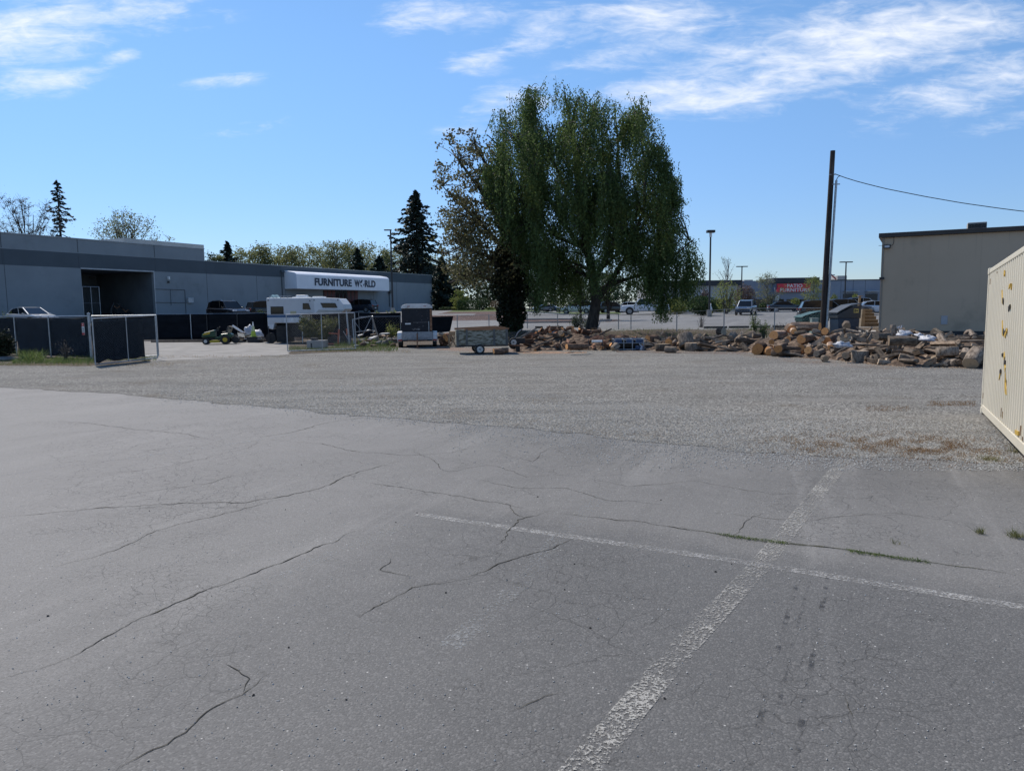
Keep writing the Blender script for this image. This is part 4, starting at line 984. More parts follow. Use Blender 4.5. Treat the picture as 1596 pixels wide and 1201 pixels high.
m = MB(); m.tube([(-0.5, 0, 0.36), (0, -1.05, 0.38)], 0.04, 6); m.tube([(0.5, 0, 0.36), (0, -1.05, 0.38)], 0.04, 6); m.tube([(0, -1.0, 0.38), (0, -1.3, 0.38)], 0.05, 8); m.build('tongue', M_rust, ht)
m = MB(); m.tube([(0, -0.85, 0.02), (0, -0.85, 0.75)], 0.03, 8); m.tube([(-0.12, -0.85, 0.0), (0.12, -0.85, 0.0)], 0.05, 8); m.build('jack', M_rust, ht)
MB().tube([(0.02, -0.3, 0.42), (0.01, -0.04, 0.78)], 0.018, 6).build('safety_chain', M_dplas, ht)
d_ = MB().box(W2-0.2, W2-0.17, -0.035, -0.002, 0.55, 1.35).build('door_bar', M_galv, ht)
MB().box(W2-0.12, W2-0.02, -0.012, -0.001, 0.86, zt-0.05).build('side_door_edge', M_rust, ht)
MB().box(-0.62, -0.33, -0.012, -0.001, 1.2, 1.27).build('faded_white_mark', M_white, ht)
m = MB()
for i in range(14):
    x = rng.uniform(-0.3, 0.15); z = rng.uniform(0.88, 0.98); m.box(x, x+rng.uniform(0.02, 0.07), -0.010, -0.001, z, z+rng.uniform(0.01, 0.04))
for i in range(10):
    x = rng.uniform(-0.7, 0.6); z = rng.uniform(1.0, 1.95); m.box(x, x+rng.uniform(0.02, 0.09), -0.010, -0.001, z, z+0.012)
m.box(-0.2, W2-0.22, -0.010, -0.001, 1.295, 1.305)
m.build('scratches', pm('scratch_primer', (0.25,0.22,0.2), (0.3,0.3,0.3), 9), ht)

# ------------------------------------------------------------------ wooden utility trailer
M_ply = pm('mossy_plywood', (0.27,0.265,0.22), (0.10,0.095,0.065), 4.5, 0.95, stretch=(1,1,2.5), bump=0.3, dirt=(0.42,0.42,0.37), dscale=5, lo=0.42, hi=0.6)
M_wood = pm('orange_brown_board', (0.33,0.17,0.09), (0.24,0.12,0.065), 3, 0.85, stretch=(0.3,1,1))
M_gwood = pm('grey_weathered_stake', (0.13,0.135,0.13), (0.09,0.09,0.088), 4, 0.9)
tp = G(747.5, 552.5); ut = thing('utility_trailer', 'small wooden sided utility trailer with mossy plywood and white rims', 'trailer', (tp.x, tp.y, 0.012), R(6))
s = tp.y/FPX
xl, xr = -1.0, 1.27; zl, zh = 0.40, 1.08
MB().box(xl, xr, 0.18, 0.21, zl, zh-0.02).build('side_board', M_ply, ut)
MB().box(xl, xr, 1.45, 1.48, zl, zh-0.04).build('side_board', M_ply, ut); MB().box(xl, xl+0.03, 0.213, 1.447, zl, zh-0.02).build('end_board', M_ply, ut); MB().box(xr-0.03, xr, 0.213, 1.447, zl, zh-0.02).build('end_board', M_ply, ut)
for x in (xl+0.02, xl+0.42, xl+1.62, xr-0.1): MB().box(x, x+0.085, 0.14, 0.178, zl-0.03, zh-0.0).build('stake', M_gwood, ut)
MB().prism([(xl+0.35, zh-0.045), (xl+0.38, zh+0.03), (xr-0.35, zh+0.11), (xr+0.06, zh+0.04), (xr+0.03, zh-0.02), (xr-0.4, zh-0.03)], 0.16, 0.2, 'y').build('top_rail', M_wood, ut)
MB().prism([(xl-0.05, zh-0.02), (xl-0.05, zh+0.06), (xr-0.5, zh+0.13), (xr, zh+0.06)], 0.9, 0.95, 'y').build('loose_board', M_wood, ut)
MB().box(xl+0.02, xr-0.02, 0.15, 1.5, zl-0.07, zl-0.004).build('chassis', M_black, ut)
def wheel(x, y0, y1, z, r, par, rim=M_rim):
    wl = MB().tube([(x, y0, z), (x, y0+0.02, z), (x, y1-0.02, z), (x, y1, z)], [r*0.93, r, r, r*0.93], 24).build('wheel', M_black, par)
    MB().tube([(x, y0-0.01, z), (x, y0+0.02, z)], r*0.62, 18).build('rim', rim, wl); MB().tube([(x, y0-0.03, z), (x, y0-0.005, z)], r*0.14, 8).build('hub', M_black, wl)
wheel(0.02, 0.0, 0.13, 0.215, 0.215, ut); wheel(-0.05, 1.45, 1.58, 0.215, 0.215, ut)
MB().tube([(0.0, 0.06, 0.215), (-0.03, 1.5, 0.215)], 0.03, 8).build('axle', M_black, ut)
MB().tube([(xr-0.1, 0.8, zl-0.04), (xr+0.75, 0.8, zl-0.1)], 0.03, 6).build('drawbar', M_rust, ut)

sp_ = G(805, 548.5); ls = thing('log_splitter', 'black log splitter on small wheels with its beam raised', 'log splitter', (sp_.x, sp_.y, 0.012), R(4))
wheel(-0.13, -0.1, 0.03, 0.44, 0.21, ls)
MB().box(-0.03, 0.16, -0.05, 0.12, 0.0, 0.36).build('foot', M_black, ls, bevel=0.02)
MB().tube([(-0.15, 0.2, 0.45), (0.35, 0.2, 0.72), (0.95, 0.25, 1.05)], [0.05, 0.045, 0.04], 6).build('beam', pm('steel_beam', (0.12,0.11,0.1), (0.2,0.18,0.16), 5, 0.7, 0.3), ls)
MB().tube([(-0.1, 0.15, 0.55), (0.1, 0.15, 0.9), (0.25, 0.15, 1.0)], 0.02, 6).build('handle', M_galv, ls); MB().box(0.0, 0.4, 0.05, 0.35, 0.36, 0.62).build('engine', M_black, ls, bevel=0.03)
wheel(-0.1, 0.5, 0.62, 0.3, 0.21, ls, M_black)

# ------------------------------------------------------------------ lawn tractor
M_green = pm('tractor_green', (0.014,0.06,0.026), (0.011,0.048,0.021), 2, 0.35); M_yel = pm('tractor_yellow', (0.6,0.42,0.03), (0.5,0.34,0.02), 2, 0.5)
mp_ = G(341, 536.6); mw = thing('lawn_tractor', 'green riding lawn tractor with yellow wheel hubs', 'lawn mower', (mp_.x, mp_.y, 0.012), R(12))
MB().prism([(-0.98,0.42),(-0.95,0.62),(-0.8,0.72),(-0.25,0.86),(-0.2,0.84),(-0.18,0.42)], 0.05, 0.6, 'y').build('hood', M_green, mw, bevel=0.05)
MB().prism([(-0.9,0.56),(-0.86,0.64),(-0.45,0.76),(-0.5,0.62)], 0.035, 0.049, 'y').build('hood_decal', M_yel, mw)
MB().prism([(-0.2,0.3),(-0.2,0.42),(0.0,0.44),(0.15,0.62),(0.62,0.66),(0.78,0.6),(0.82,0.45),(0.7,0.36)], -0.05, 0.75, 'y').build('rear_fender', M_green, mw, bevel=0.04)
MB().prism([(-0.75,0.28),(-0.75,0.42),(0.7,0.42),(0.7,0.28)], 0.12, 0.55, 'y').build('frame', M_black, mw)
MB().prism([(0.18,0.67),(0.2,0.74),(0.42,0.76),(0.5,1.0),(0.58,1.08),(0.74,1.06),(0.76,0.98),(0.68,0.68)], 0.12, 0.58, 'y').build('seat', pm('tan_black_seat', (0.3,0.24,0.15), (0.02,0.02,0.02), 1.2, 0.6, lo=0.45, hi=0.52), mw, bevel=0.03)
MB().prism([(-0.22,0.8),(-0.1,0.98),(-0.02,0.98),(-0.05,0.8)], 0.2, 0.5, 'y').build('dashboard', M_black, mw)
m = MB(); rp = [(0.02+0.05*math.cos(a), 0.35+0.17*math.sin(a), 1.0+0.06*math.cos(a)) for a in [i*PI/8 for i in range(17)]]; m.tube(rp, 0.014, 6, cap=False); m.tube([(-0.06,0.35,0.9),(0.02,0.35,1.0)], 0.02, 6); m.build('steering_wheel', M_black, mw)
MB().prism([(-0.5,0.1),(-0.5,0.24),(0.08,0.24),(0.08,0.1)], -0.12, 0.75, 'y').build('mower_deck', M_yel, mw, bevel=0.04)
for x, r, w_ in ((-0.72, 0.19, 0.14), (0.4, 0.27, 0.22)):
    for y in (-0.08, 0.62): 
        wl = MB().tube([(x, y-w_/2, r), (x, y+w_/2, r)], r, 20).build('wheel', M_black, mw); MB().tube([(x, y-w_/2-0.012, r), (x, y-w_/2+0.02, r)], r*0.52, 12).build('hub', M_yel if r > 0.2 else M_rim, wl)
MB().tube([(0.95, 0.1, 0.24), (0.95, 0.5, 0.24)], 0.22, 14).build('rear_roller', M_black, mw)
# ------------------------------------------------------------------ fences
def V3(p): return Vector((p[0], p[1], p[2]))
def mesh_wires(P0, P1, z0, z1, sp, th=0.004, mb=None):
    """diamond wire between two ground points, P0->P1, from z0 to z1 above them"""
    P0 = V3(P0); P1 = V3(P1); d = P1-P0; Lw = d.length; d.normalize(); up = Vector((0,0,1)); hh = z1-z0
    n = int((Lw+hh)/sp)+1; mb = mb or MB()
    for i in range(n):
        for s in (1, -1):
            a = i*sp - (hh if s > 0 else 0)          # start coordinate along the run
            u0, v0 = (a, 0.0); u1, v1 = (a+hh, hh)
            if s < 0: u0, v0 = (a, hh); u1, v1 = (a+hh, 0.0); u0 -= hh; u1 -= hh
            # clip u to 0..Lw
            def clip(u0, v0, u1, v1):
                t0, t1 = 0.0, 1.0; du = u1-u0
                if u0 < 0: t0 = (0-u0)/du
                if u1 > Lw: t1 = (Lw-u0)/du
                return t0, t1
            t0, t1 = clip(u0, v0, u1, v1)
            if t1 - t0 < 0.01: continue
            A = P0 + d*(u0+(u1-u0)*t0) + up*(z0+v0+(v1-v0)*t0); B = P0 + d*(u0+(u1-u0)*t1) + up*(z0+v0+(v1-v0)*t1)
            mb.tube([A, B], th, 3, cap=False)
    return mb
M_screen = pm('black_privacy_screen', (0.007,0.009,0.012), (0.012,0.014,0.018), 1.2, 0.85, bump=0.2, stretch=(1,1,3), spec=0.08)
def screen(name, P0, P1, z0, z1, par, seed=0, amp=0.035, ragged=0.0, out=0.0):
    P0 = V3(P0); P1 = V3(P1); d = P1-P0; Lw = d.length; d.normalize(); n = Vector((d.y, -d.x, 0))
    nu = max(6, int(Lw/0.25)); nv = 10; vs = []; fs = []
    for i in range(nu+1):
        for j in range(nv+1):
            u = Lw*i/nu; v = z0+(z1-z0)*j/nv
            k = mnoise.noise(Vector((u*0.9, v*1.3, seed)))*amp*1.4 + math.sin(u*2.1+seed)*amp*0.3*(1-j/nv)
            sag = -0.035*abs(math.sin(u*1.03+seed)) if j == nv else 0
            vv = v + sag + (ragged*mnoise.noise(Vector((u*2, 0, seed+5))) if j == 0 else 0)
            p = P0 + d*u + n*(out+k); vs.append((p.x, p.y, p.z+vv))
    for i in range(nu):
        for j in range(nv): fs.append((i*(nv+1)+j, (i+1)*(nv+1)+j, (i+1)*(nv+1)+j+1, i*(nv+1)+j+1))
    o = MB().add(vs, fs).build(name, M_screen, par, smooth=True)
    sm = o.modifiers.new('thick', 'SOLIDIFY'); sm.thickness = 0.004
    return o
# left foreground fence
Pf = [G(-260, 548), G(-90, 550), G(26.5, 553), G(80, 556.5), G(143, 560)]
f1 = thing('screened_fence', 'chain link fence with black privacy screen and steel posts at far left', 'fence', tuple(Pf[4]), 0)
O1 = Pf[4]
def rel(p, O): return (p[0]-O[0], p[1]-O[1], p[2]-O[2])
h1 = 2.0 - (491-486.8)/FPX*30
FH = 1.86
for i, p in enumerate(Pf):
    q = V3(rel(p, O1)); r_ = 0.055 if i == 4 else 0.032
    MB().tube([q+Vector((0,0,-0.05)), q+Vector((0,0,FH+(0.08 if i == 4 else 0)))], r_, 8).build('post', M_galv, f1)
    if i == 4: MB().lathe([(0.062,FH+0.06),(0.062,FH+0.1),(0.03,FH+0.14),(0,FH+0.145)], 10, 0, Matrix.Translation(q)).build('post_cap', M_galv, f1)
m = MB(); m.tube([V3(rel(p, O1))+Vector((0,0,FH)) for p in Pf], 0.026, 6); m.build('top_rail', M_galv, f1)
for i in range(4): screen('screen', rel(Pf[i], O1), rel(Pf[i+1], O1), 0.06, FH-0.05, f1, i*3.1, out=-0.05)
m = MB()
for i in range(1, 4): mesh_wires(rel(Pf[i], O1), rel(Pf[i+1], O1), 0.05, FH-0.02, 0.11, 0.002, m)
m.build('wire_mesh', M_wire, f1)
# warning sign
sp0 = D(130.2, 511, 31.0)
sg = thing('warning_sign', 'small red and white security camera sign on the black screen', 'sign', (sp0.x, sp0.y-0.0, sp0.z), math.atan2(Pf[4].y-Pf[3].y, Pf[4].x-Pf[3].x))
Yt = 30.6; sg.location = D(129.8, 512.6, Yt)
MB().box(-0.105, 0.105, -0.006, 0, -0.25, 0.25).build('plate', M_white, sg, bevel=0.003)
M_sred = pm('sign_red', (0.5,0.03,0.03), (0.45,0.025,0.025), 3, 0.5)
MB().box(-0.1, 0.1, -0.010, -0.0065, 0.11, 0.245).build('red_band', M_sred, sg); MB().box(-0.1, 0.1, -0.010, -0.0065, -0.245, -0.15).build('red_band', M_sred, sg)
m = MB(); m.prism([(-0.03,0.15),(0,0.215),(0.03,0.15)], -0.013, -0.0105, 'y'); m.build('warning_triangle', M_white, sg)
m = MB(); m.prism([(-0.06,0.03),(0.0,0.07),(0.05,0.02),(0.03,-0.01),(-0.02,0.0)], -0.010, -0.0065, 'y'); m.prism([(-0.01,-0.01),(0.02,-0.01),(0.0,-0.05),(-0.02,-0.05)], -0.010, -0.0065, 'y'); m.build('camera_symbol', M_navy, sg)
m = MB()
for z in (-0.07, -0.095, -0.12): m.box(-0.07, 0.07, -0.009, -0.0065, z, z+0.012)
m.build('fine_print', M_dplas, sg)
def gate(name, label, A, B, h, screen_frac=0.0, mid=True, wires=True, braces=(), sp=0.09, tilt=0.0, group=None, rr=0.024, hA=None, hB=None):
    A = V3(A); B = V3(B); t = thing(name, label, 'gate', tuple(A), 0, group); b = B-A; hA = hA or h; hB = hB or h
    fr = MB(); z0 = 0.07; a0 = Vector((0,0,z0)); a1 = Vector((tilt,0,hA)); b0 = b+Vector((0,0,z0)); b1 = b+Vector((tilt,0,hB))
    for p, q in ((a0,a1),(b0,b1),(a0,b0),(a1,b1)): fr.tube([p, q], rr, 8)
    if mid: fr.tube([a0.lerp(b0,0.5), a1.lerp(b1,0.5)], rr*0.85, 8)
    fr.build('frame', M_galv, t)
    for (u0, v0, u1, v1) in braces:
        MB().tube([a0.lerp(b0,u0).lerp(a1.lerp(b1,u0), v0), a0.lerp(b0,u1).lerp(a1.lerp(b1,u1), v1)], rr*0.55, 6).build('brace', M_galv, t)
    if wires: mesh_wires((0,0,0), tuple(b), z0, min(hA,hB), sp, 0.0019).build('wire_mesh', M_wire, t)
    if screen_frac:
        e = b*screen_frac; s_ = screen('screen', (0,0,0), tuple(e), 0.16, min(hA,hB)-0.06, t, 4.0, amp=0.05, ragged=0.1, out=-0.06)
    return t
gate('chain_link_gate', 'front leaf of the open chain link gate, with a torn black screen', G(149, 571), G(246, 560), 1.78, 0.8, hA=1.78, hB=1.86)
gate('chain_link_gate', 'rear leaf of the folded chain link gate, behind the torn screen leaf', G(147, 560.5), G(247.5, 556.5), 1.86, 0.0, mid=False, wires=False)
gate('chain_link_gate', 'freestanding bare chain link gate panel in front of the yard bush', G(448.5, 549.2), G(554.5, 545.3), 1.80, 0, True, sp=0.1, hA=1.8, hB=1.85)
# posts beside
def post(px, pyb, h, label, r=0.04, lean=(0,0), name='fence_post'):
    g = G(px, pyb); o = MB().tube([(0,0,0),(lean[0],lean[1],h)], r, 8).build(name, M_galv); o.location = (g.x, g.y, 0)
    return tag(o, label, 'post')
post(545, 538, 1.95, 'steel post at the right end of the freestanding gate panel', 0.05, (-0.12, 0))
# gate in the dock opening
ga = wallpt(131, 489, SL, SA, 0.6); gb = wallpt(157, 489, SL, SA, 0.6)
def store_world(u, out, z): return (SL[0]+math.cos(SA)*u + math.sin(SA)*out, SL[1]+math.sin(SA)*u - math.cos(SA)*out, z)
wA = store_world(ga[0], 0.6, 1.0); wB = store_world(gb[0], 0.6, 1.0)
gz_ = wallpt(150, 447, SL, SA, 0.6)[1]-1.0
gate('chain_link_gate', 'tall narrow chain link gate standing at the loading dock opening', wA, wB, gz_, 0, True, sp=0.16, braces=((0,0.55,1,0.55),))
lm = wallpt(195, 485, SL, SA, -3.0); wl = store_world(lm[0], -3.0, 1.15)
lf = thing('loading_ramp', 'dark folded ramp machine with tan straps inside the loading dock', 'machine', wl, SA)
m = MB(); m.tube([(-1.6,0,0),(-1.5,0,1.2),(-1.2,0,1.75),(-0.6,0,1.6),(0.3,0,0.9),(1.3,0,0.35),(2.0,0,0.1)], [0.12,0.14,0.16,0.16,0.14,0.1,0.06], 8); m.tube([(-0.8,0.1,0),(-0.7,0.1,1.5)], 0.06, 6); m.tube([(0.2,0.1,0),(0.1,0.1,1.0)], 0.06, 6); m.build('arm', M_dplas, lf)
MB().box(0.4, 2.0, -0.2, 0.4, 0.0, 0.35).build('base', M_dplas, lf, bevel=0.05)
m = MB(); m.tube([(-1.3,-0.2,1.5),(-1.0,-0.2,1.25),(-0.7,-0.2,1.45)], 0.05, 6); m.tube([(-0.4,-0.2,1.2),(-0.1,-0.2,0.9),(0.2,-0.2,1.1)], 0.05, 6); m.build('strap', M_wood, lf)

# middle black fence behind the yard
Pm = [G(196, 531.5), G(300, 530), G(325, 529.8), G(372, 529), G(415, 528), G(470, 527.5), G(560, 526)]
f2 = thing('screened_fence', 'long black screened fence behind the lawn tractor and camper', 'fence', tuple(Pm[0]), 0)
for p in Pm:
    q = V3(rel(p, Pm[0])); MB().tube([q, q+Vector((0,0,1.84))], 0.03, 6).build('post', M_galv, f2)
MB().tube([V3(rel(p, Pm[0]))+Vector((0,0,1.83)) for p in Pm], 0.024, 6).build('top_rail', M_galv, f2)
for i in range(len(Pm)-1): screen('screen', rel(Pm[i], Pm[0]), rel(Pm[i+1], Pm[0]), 0.1, 1.84, f2, i*2.3+1, out=0.06, amp=0.05)
for i in (1, 2, 3):
    q = V3(rel(Pm[i], Pm[0])); MB().box(q.x-0.03, q.x+0.03, q.y-0.13, q.y-0.1, q.z+0.1, q.z+1.82).build('seam_strip', M_dplas if i != 1 else M_galv, f2)
# retaining wall beneath the store lot
M_rw = pm('dark_retaining_wall', (0.04,0.045,0.052), (0.03,0.034,0.04), 1, 0.85, bump=0.2, stretch=(1,1,2))
x0 = -34; x1 = -7.4
rw = MB().box(x0, x1, 53.0, 53.3, -0.02, 1.04).build('retaining_wall', M_rw); tag(rw, 'low dark retaining wall holding up the store parking lot', 'wall')
Pn = [G(553, 526), G(582, 526), G(625, 525.5), G(668, 525.5), G(672, 526)]
f3 = thing('screened_fence', 'dark screened chain link fence between camper and horse trailer', 'fence', tuple(Pn[0]), 0)
for p in Pn[:-1]:
    q = V3(rel(p, Pn[0])); MB().tube([q, q+Vector((0,0,1.5))], 0.026, 6).build('post', M_galv, f3)
MB().tube([V3(rel(p, Pn[0]))+Vector((0,0,1.5)) for p in Pn], 0.02, 6).build('top_rail', M_galv, f3)
for i in range(len(Pn)-2): screen('screen', rel(Pn[i], Pn[0]), rel(Pn[i+1], Pn[0]), 0.05, 1.78, f3, i*1.3+9, out=-0.25, amp=0.06)
m = MB(); Pd = Pn[0]; mesh_wires((0,0,0), rel(Pn[-1], Pn[0]), 0.05, 1.5, 0.2, 0.0026, m); m.build('wire_mesh', M_wire, f3)
# leaning frame
lp = G(552, 538.5); lq = G(590, 532)
lg = thing('broken_gate_frame', 'broken gate frame leaning with thin cross braces among the rubble', 'gate', (lp.x, lp.y, 0), 0)
Yl = lp.y
def lrel(px, py, Y): p = D(px, py, Y); return Vector((p.x-lp.x, p.y-lp.y, p.z))
a0 = lrel(552, 538.5, Yl); a1 = lrel(549.5, 497.8, Yl+0.2); b0 = lrel(590.5, 531.5, Yl+1.8); b1 = lrel(579.5, 492.6, Yl+1.2); c0_ = lrel(553, 517.5, Yl+.1); c1_ = lrel(586, 514, Yl+1.5)
m = MB()
for p, q, r_ in ((a0,a1,0.03),(a1,b1,0.028),(c0_,c1_,0.024)): m.tube([p, q], r_, 6)
m.tube([b0, b1], 0.055, 8)
m.build('frame', M_galv, lg)
for p, q in ((lrel(551,499,Yl),lrel(564,517,Yl)), (lrel(578,495,Yl+1),lrel(566,521,Yl+.8)), (lrel(553,518,Yl),lrel(562,531,Yl))): MB().tube([p, q], 0.012, 5).build('brace', M_galv, lg)
tr_ = thing('black_tarp', 'black tarp hung on the fence right of the horse trailer', 'tarp', tuple(G(672, 526)), 0)
Yk = G(672, 526).y
A_ = D(669, 493.5, Yk); B_ = D(706.5, 492.5, Yk-0.3); C_ = D(699.5, 526, Yk-0.2); E_ = D(668, 526, Yk)
O_ = G(672, 526); MB().add([rel(A_, O_), rel(B_, O_), rel(C_, O_), rel(E_, O_)] + [tuple(V3(rel(p, O_))+Vector((0,0.03,0))) for p in (A_,B_,C_,E_)], [(0,1,2,3),(4,5,6,7),(0,1,5,4),(1,2,6,5),(2,3,7,6),(3,0,4,7)]).build('sheet', M_screen, tr_)

# boundary fence on the right, posts where the photo has them
posts = [(712.5,491.5,516,55.5,1.25),(762,491,516,54.5,1.25),(821.8,490.3,516,53,1.25),(869,491,514,52,1.25),(917,488.5,515,51,1.35),(964,490.2,514,49.8,1.3),(983.5,490.2,514,49.5,1.3),(1055,487,516,47.6,1.5),(1128.8,482.3,517,46.4,1.8),(1207.6,480,522,44.8,1.85),(1286,480,522,43.2,1.85)]
pw0 = []
for px, pyt, pyb, Y, hh in posts:
    t = D(px, pyt, Y); pw0.append((t.x, t.y, H(t.x, t.y)-0.05, t.z))
f4 = thing('boundary_fence', 'low chain link boundary fence between log piles and the parking lot', 'fence', (pw0[7][0], pw0[7][1], 0))
O4 = (pw0[7][0], pw0[7][1], 0)
for (x, y, z, zt_) in pw0:
    MB().tube([(x-O4[0], y-O4[1], z), (x-O4[0], y-O4[1], zt_+0.04)], 0.034, 7).build('post', M_galv, f4)
MB().tube([(x-O4[0], y-O4[1], zt_) for (x, y, z, zt_) in pw0], 0.02, 6).build('top_rail', M_wire, f4)
m = MB()
for a, b in zip(pw0[:-1], pw0[1:]):
    zz0 = max(a[2], b[2]); zz1 = min(a[3], b[3]); mesh_wires((a[0]-O4[0], a[1]-O4[1], 0), (b[0]-O4[0], b[1]-O4[1], 0), zz0, zz1, 0.17, 0.002, m)
m.build('wire_mesh', M_wire, f4)

# ------------------------------------------------------------------ yard clutter on the left
pp_ = G(401, 531); o = MB().tube([(-1.05, 0.05, 1.02), (0.0, 0, 0.3)], 0.07, 10).build('white_pipe', M_white); o.location = (G(390,530).x+0.05, G(390,530).y-0.5, 0.0); tag(o, 'white gutter pipe leaning diagonally behind the traffic cone', 'pipe')
tb = G(398, 533.5); t = thing('black_tub', 'low black plastic tub under the yellow green cone', 'tub', (tb.x, tb.y, 0.012), 0)
MB().prism([(-0.42,0.0),(0.4,0.0),(0.44,0.32),(-0.46,0.32)], -0.25, 0.35, 'y').build('body', M_dplas, t, bevel=0.02); MB().box(-0.48, 0.46, -0.28, 0.38, 0.322, 0.36).build('rim', M_dplas, t, bevel=0.01)
M_lime = pm('lime_cone', (0.38,0.5,0.05), (0.3,0.42,0.04), 2, 0.5)
t = thing('traffic_cone', 'yellow green traffic cone with faded white top on the black tub', 'traffic cone', (tb.x-0.08, tb.y-0.05, 0.375), 0)
MB().lathe([(0.17,0.03),(0.115,0.35)], 18).build('cone', M_lime, t, smooth=True); MB().lathe([(0.115,0.352),(0.06,0.68)], 18).build('faded_band', pm('faded_cone_band', (0.45,0.52,0.25), (0.5,0.55,0.35), 4), t, smooth=True)
MB().lathe([(0.06,0.682),(0.03,0.9),(0.022,0.93),(0,0.93)], 18).build('tip', M_white, t, smooth=True); MB().box(-0.19, 0.19, -0.19, 0.19, 0, 0.03).build('base', M_lime, t, bevel=0.01)
def lump(name, label, cat, g, sx, sy, sz, mat, seed, rough=0.25, z=0.0, rz=0.0, group=None, sub=10, parent=None):
    vs = []; fs = []; n = 14; k = sub
    for i in range(k+1):
        ph = PI*i/k
        for j in range(n):
            th = 2*PI*j/n; v = Vector((math.sin(ph)*math.cos(th), math.sin(ph)*math.sin(th), math.cos(ph)))
            r_ = 1 + rough*mnoise.noise(v*1.7+Vector((seed,0,0))) + rough*0.6*mnoise.noise(v*4+Vector((0,seed,0)))
            p = v*r_; p.z = max(p.z, -0.55); vs.append((p.x*sx, p.y*sy, (p.z+0.55)*sz/1.55))
    for i in range(k):
        for j in range(n): fs.append((i*n+j, i*n+(j+1)%n, (i+1)*n+(j+1)%n, (i+1)*n+j))
    o = MB().add(vs, fs).build(name, mat, smooth=True); o.location = (g[0], g[1], z); o.rotation_euler = (0, 0, rz)
    return tag(o, label, cat, group)
M_bag = pm('crumpled_white_bag', (0.5,0.51,0.54), (0.32,0.33,0.37), 5, 0.5, bump=0.9, bscale=9)
lump('plastic_bag', 'crumpled clear white plastic bag between the pipe and the cone', 'bag', G(388, 531), 0.36, 0.3, 0.98, M_bag, 3, 0.5)
lump('white_sack', 'rounded white sack resting right of the traffic cone', 'bag', G(402, 530.5), 0.42, 0.35, 0.72, M_bag, 8, 0.25)
wpt = G(369, 532.5); t = thing('spare_wheel', 'dark spare wheel lying against debris right of the lawn tractor', 'wheel', (wpt.x, wpt.y, 0.0), R(20))
MB().tube([(0,-0.1,0.24),(0,0.1,0.24)], 0.24, 18).build('tyre', M_black, t); MB().tube([(0,-0.115,0.24),(0,-0.1,0.24)], 0.1, 10).build('rim', M_dplas, t)
M_deb = [pm('scrap_tan', (0.3,0.22,0.15), (0.2,0.15,0.1), 5, 0.9), pm('scrap_white', (0.5,0.49,0.46), (0.38,0.37,0.35), 5, 0.8), pm('scrap_brown', (0.12,0.075,0.05), (0.08,0.05,0.035), 5, 0.9), pm('scrap_grey', (0.2,0.2,0.19), (0.14,0.14,0.13), 5, 0.9)]
def scraps(px0, px1, pyb0, pyb1, n, smin, smax, label, group, zmax=0.25, seed=0, dirt=None):
    r_ = random.Random(seed)
    for i in range(n):
        px = r_.uniform(px0, px1); g = G(px, r_.uniform(pyb0, pyb1)); k = r_.choice(M_deb)
        L_ = r_.uniform(smin, smax); w_ = L_*r_.uniform(0.15, 0.5); h_ = r_.uniform(0.02, 0.09)
        o = MB().prism([(-L_/2,0),(L_/2,0),(L_/2*0.9,h_),(-L_/2*0.95,h_*1.1)], -w_/2, w_/2, 'y').build('scrap_wood', k, bevel=0.006)
        o.location = (g.x, g.y, r_.uniform(0.01, zmax)); o.rotation_euler = (r_.uniform(-0.3,0.3), r_.uniform(-0.35,0.35), r_.uniform(0, PI)); tag(o, label, 'scrap wood', group)
scraps(366, 396, 531, 534, 14, 0.3, 0.9, 'loose scrap of wood or board heaped between lawn tractor and black tub', 'scraps between tractor and tub', 0.45, 1)
scraps(406, 428, 531, 535, 9, 0.3, 0.8, 'loose pale scrap lying between the black tub and the camper', 'scraps beside the camper', 0.25, 2)
# timber edging
tl = thing('edging_timber', 'long low timber kerb along the back of the concrete yard', 'timber', (0, 0, 0), 0)
A_, B_ = G(236, 533.5), G(446, 532.5); MB().tube([tuple(A_+Vector((0,0,0.08))), tuple(B_+Vector((0,0,0.08)))], 0.1, 4).build('beam', M_bark, tl)
# concrete block, tyre, stump
g = G(493, 543.5); t = thing('concrete_block', 'large grey concrete block in the weeds behind the bare gate', 'concrete block', (g.x, g.y, 0), R(-8))
MB().box(-0.52, 0.42, 0, 0.6, 0, 0.44).build('block', M_conc, t, bevel=0.03); MB().box(-0.3, -0.22, -0.01, -0.001, 0.02, 0.3).build('notch', M_dplas, t)
o = MB().tube([(0,0,0),(0,0,0.12)], 0.2, 18).build('small_tyre', M_black); o.location = (g.x-0.16, g.y+0.3, 0.45); tag(o, 'small black tyre lying on top of the concrete block', 'tyre')
M_endtan = pm('pale_stump_wood', (0.36,0.27,0.2), (0.28,0.2,0.15), 3, 0.9, stretch=(1,1,0.3))
g = G(464.5, 530.5); o = MB().tube([(0,0,0),(0,0,0.55),(0,0,1.0)], [0.3,0.27,0.27], 16).build('tree_stump', M_endtan); o.location = (g.x, g.y, 0); tag(o, 'upright debarked pinkish stump behind the bare gate panel', 'stump')
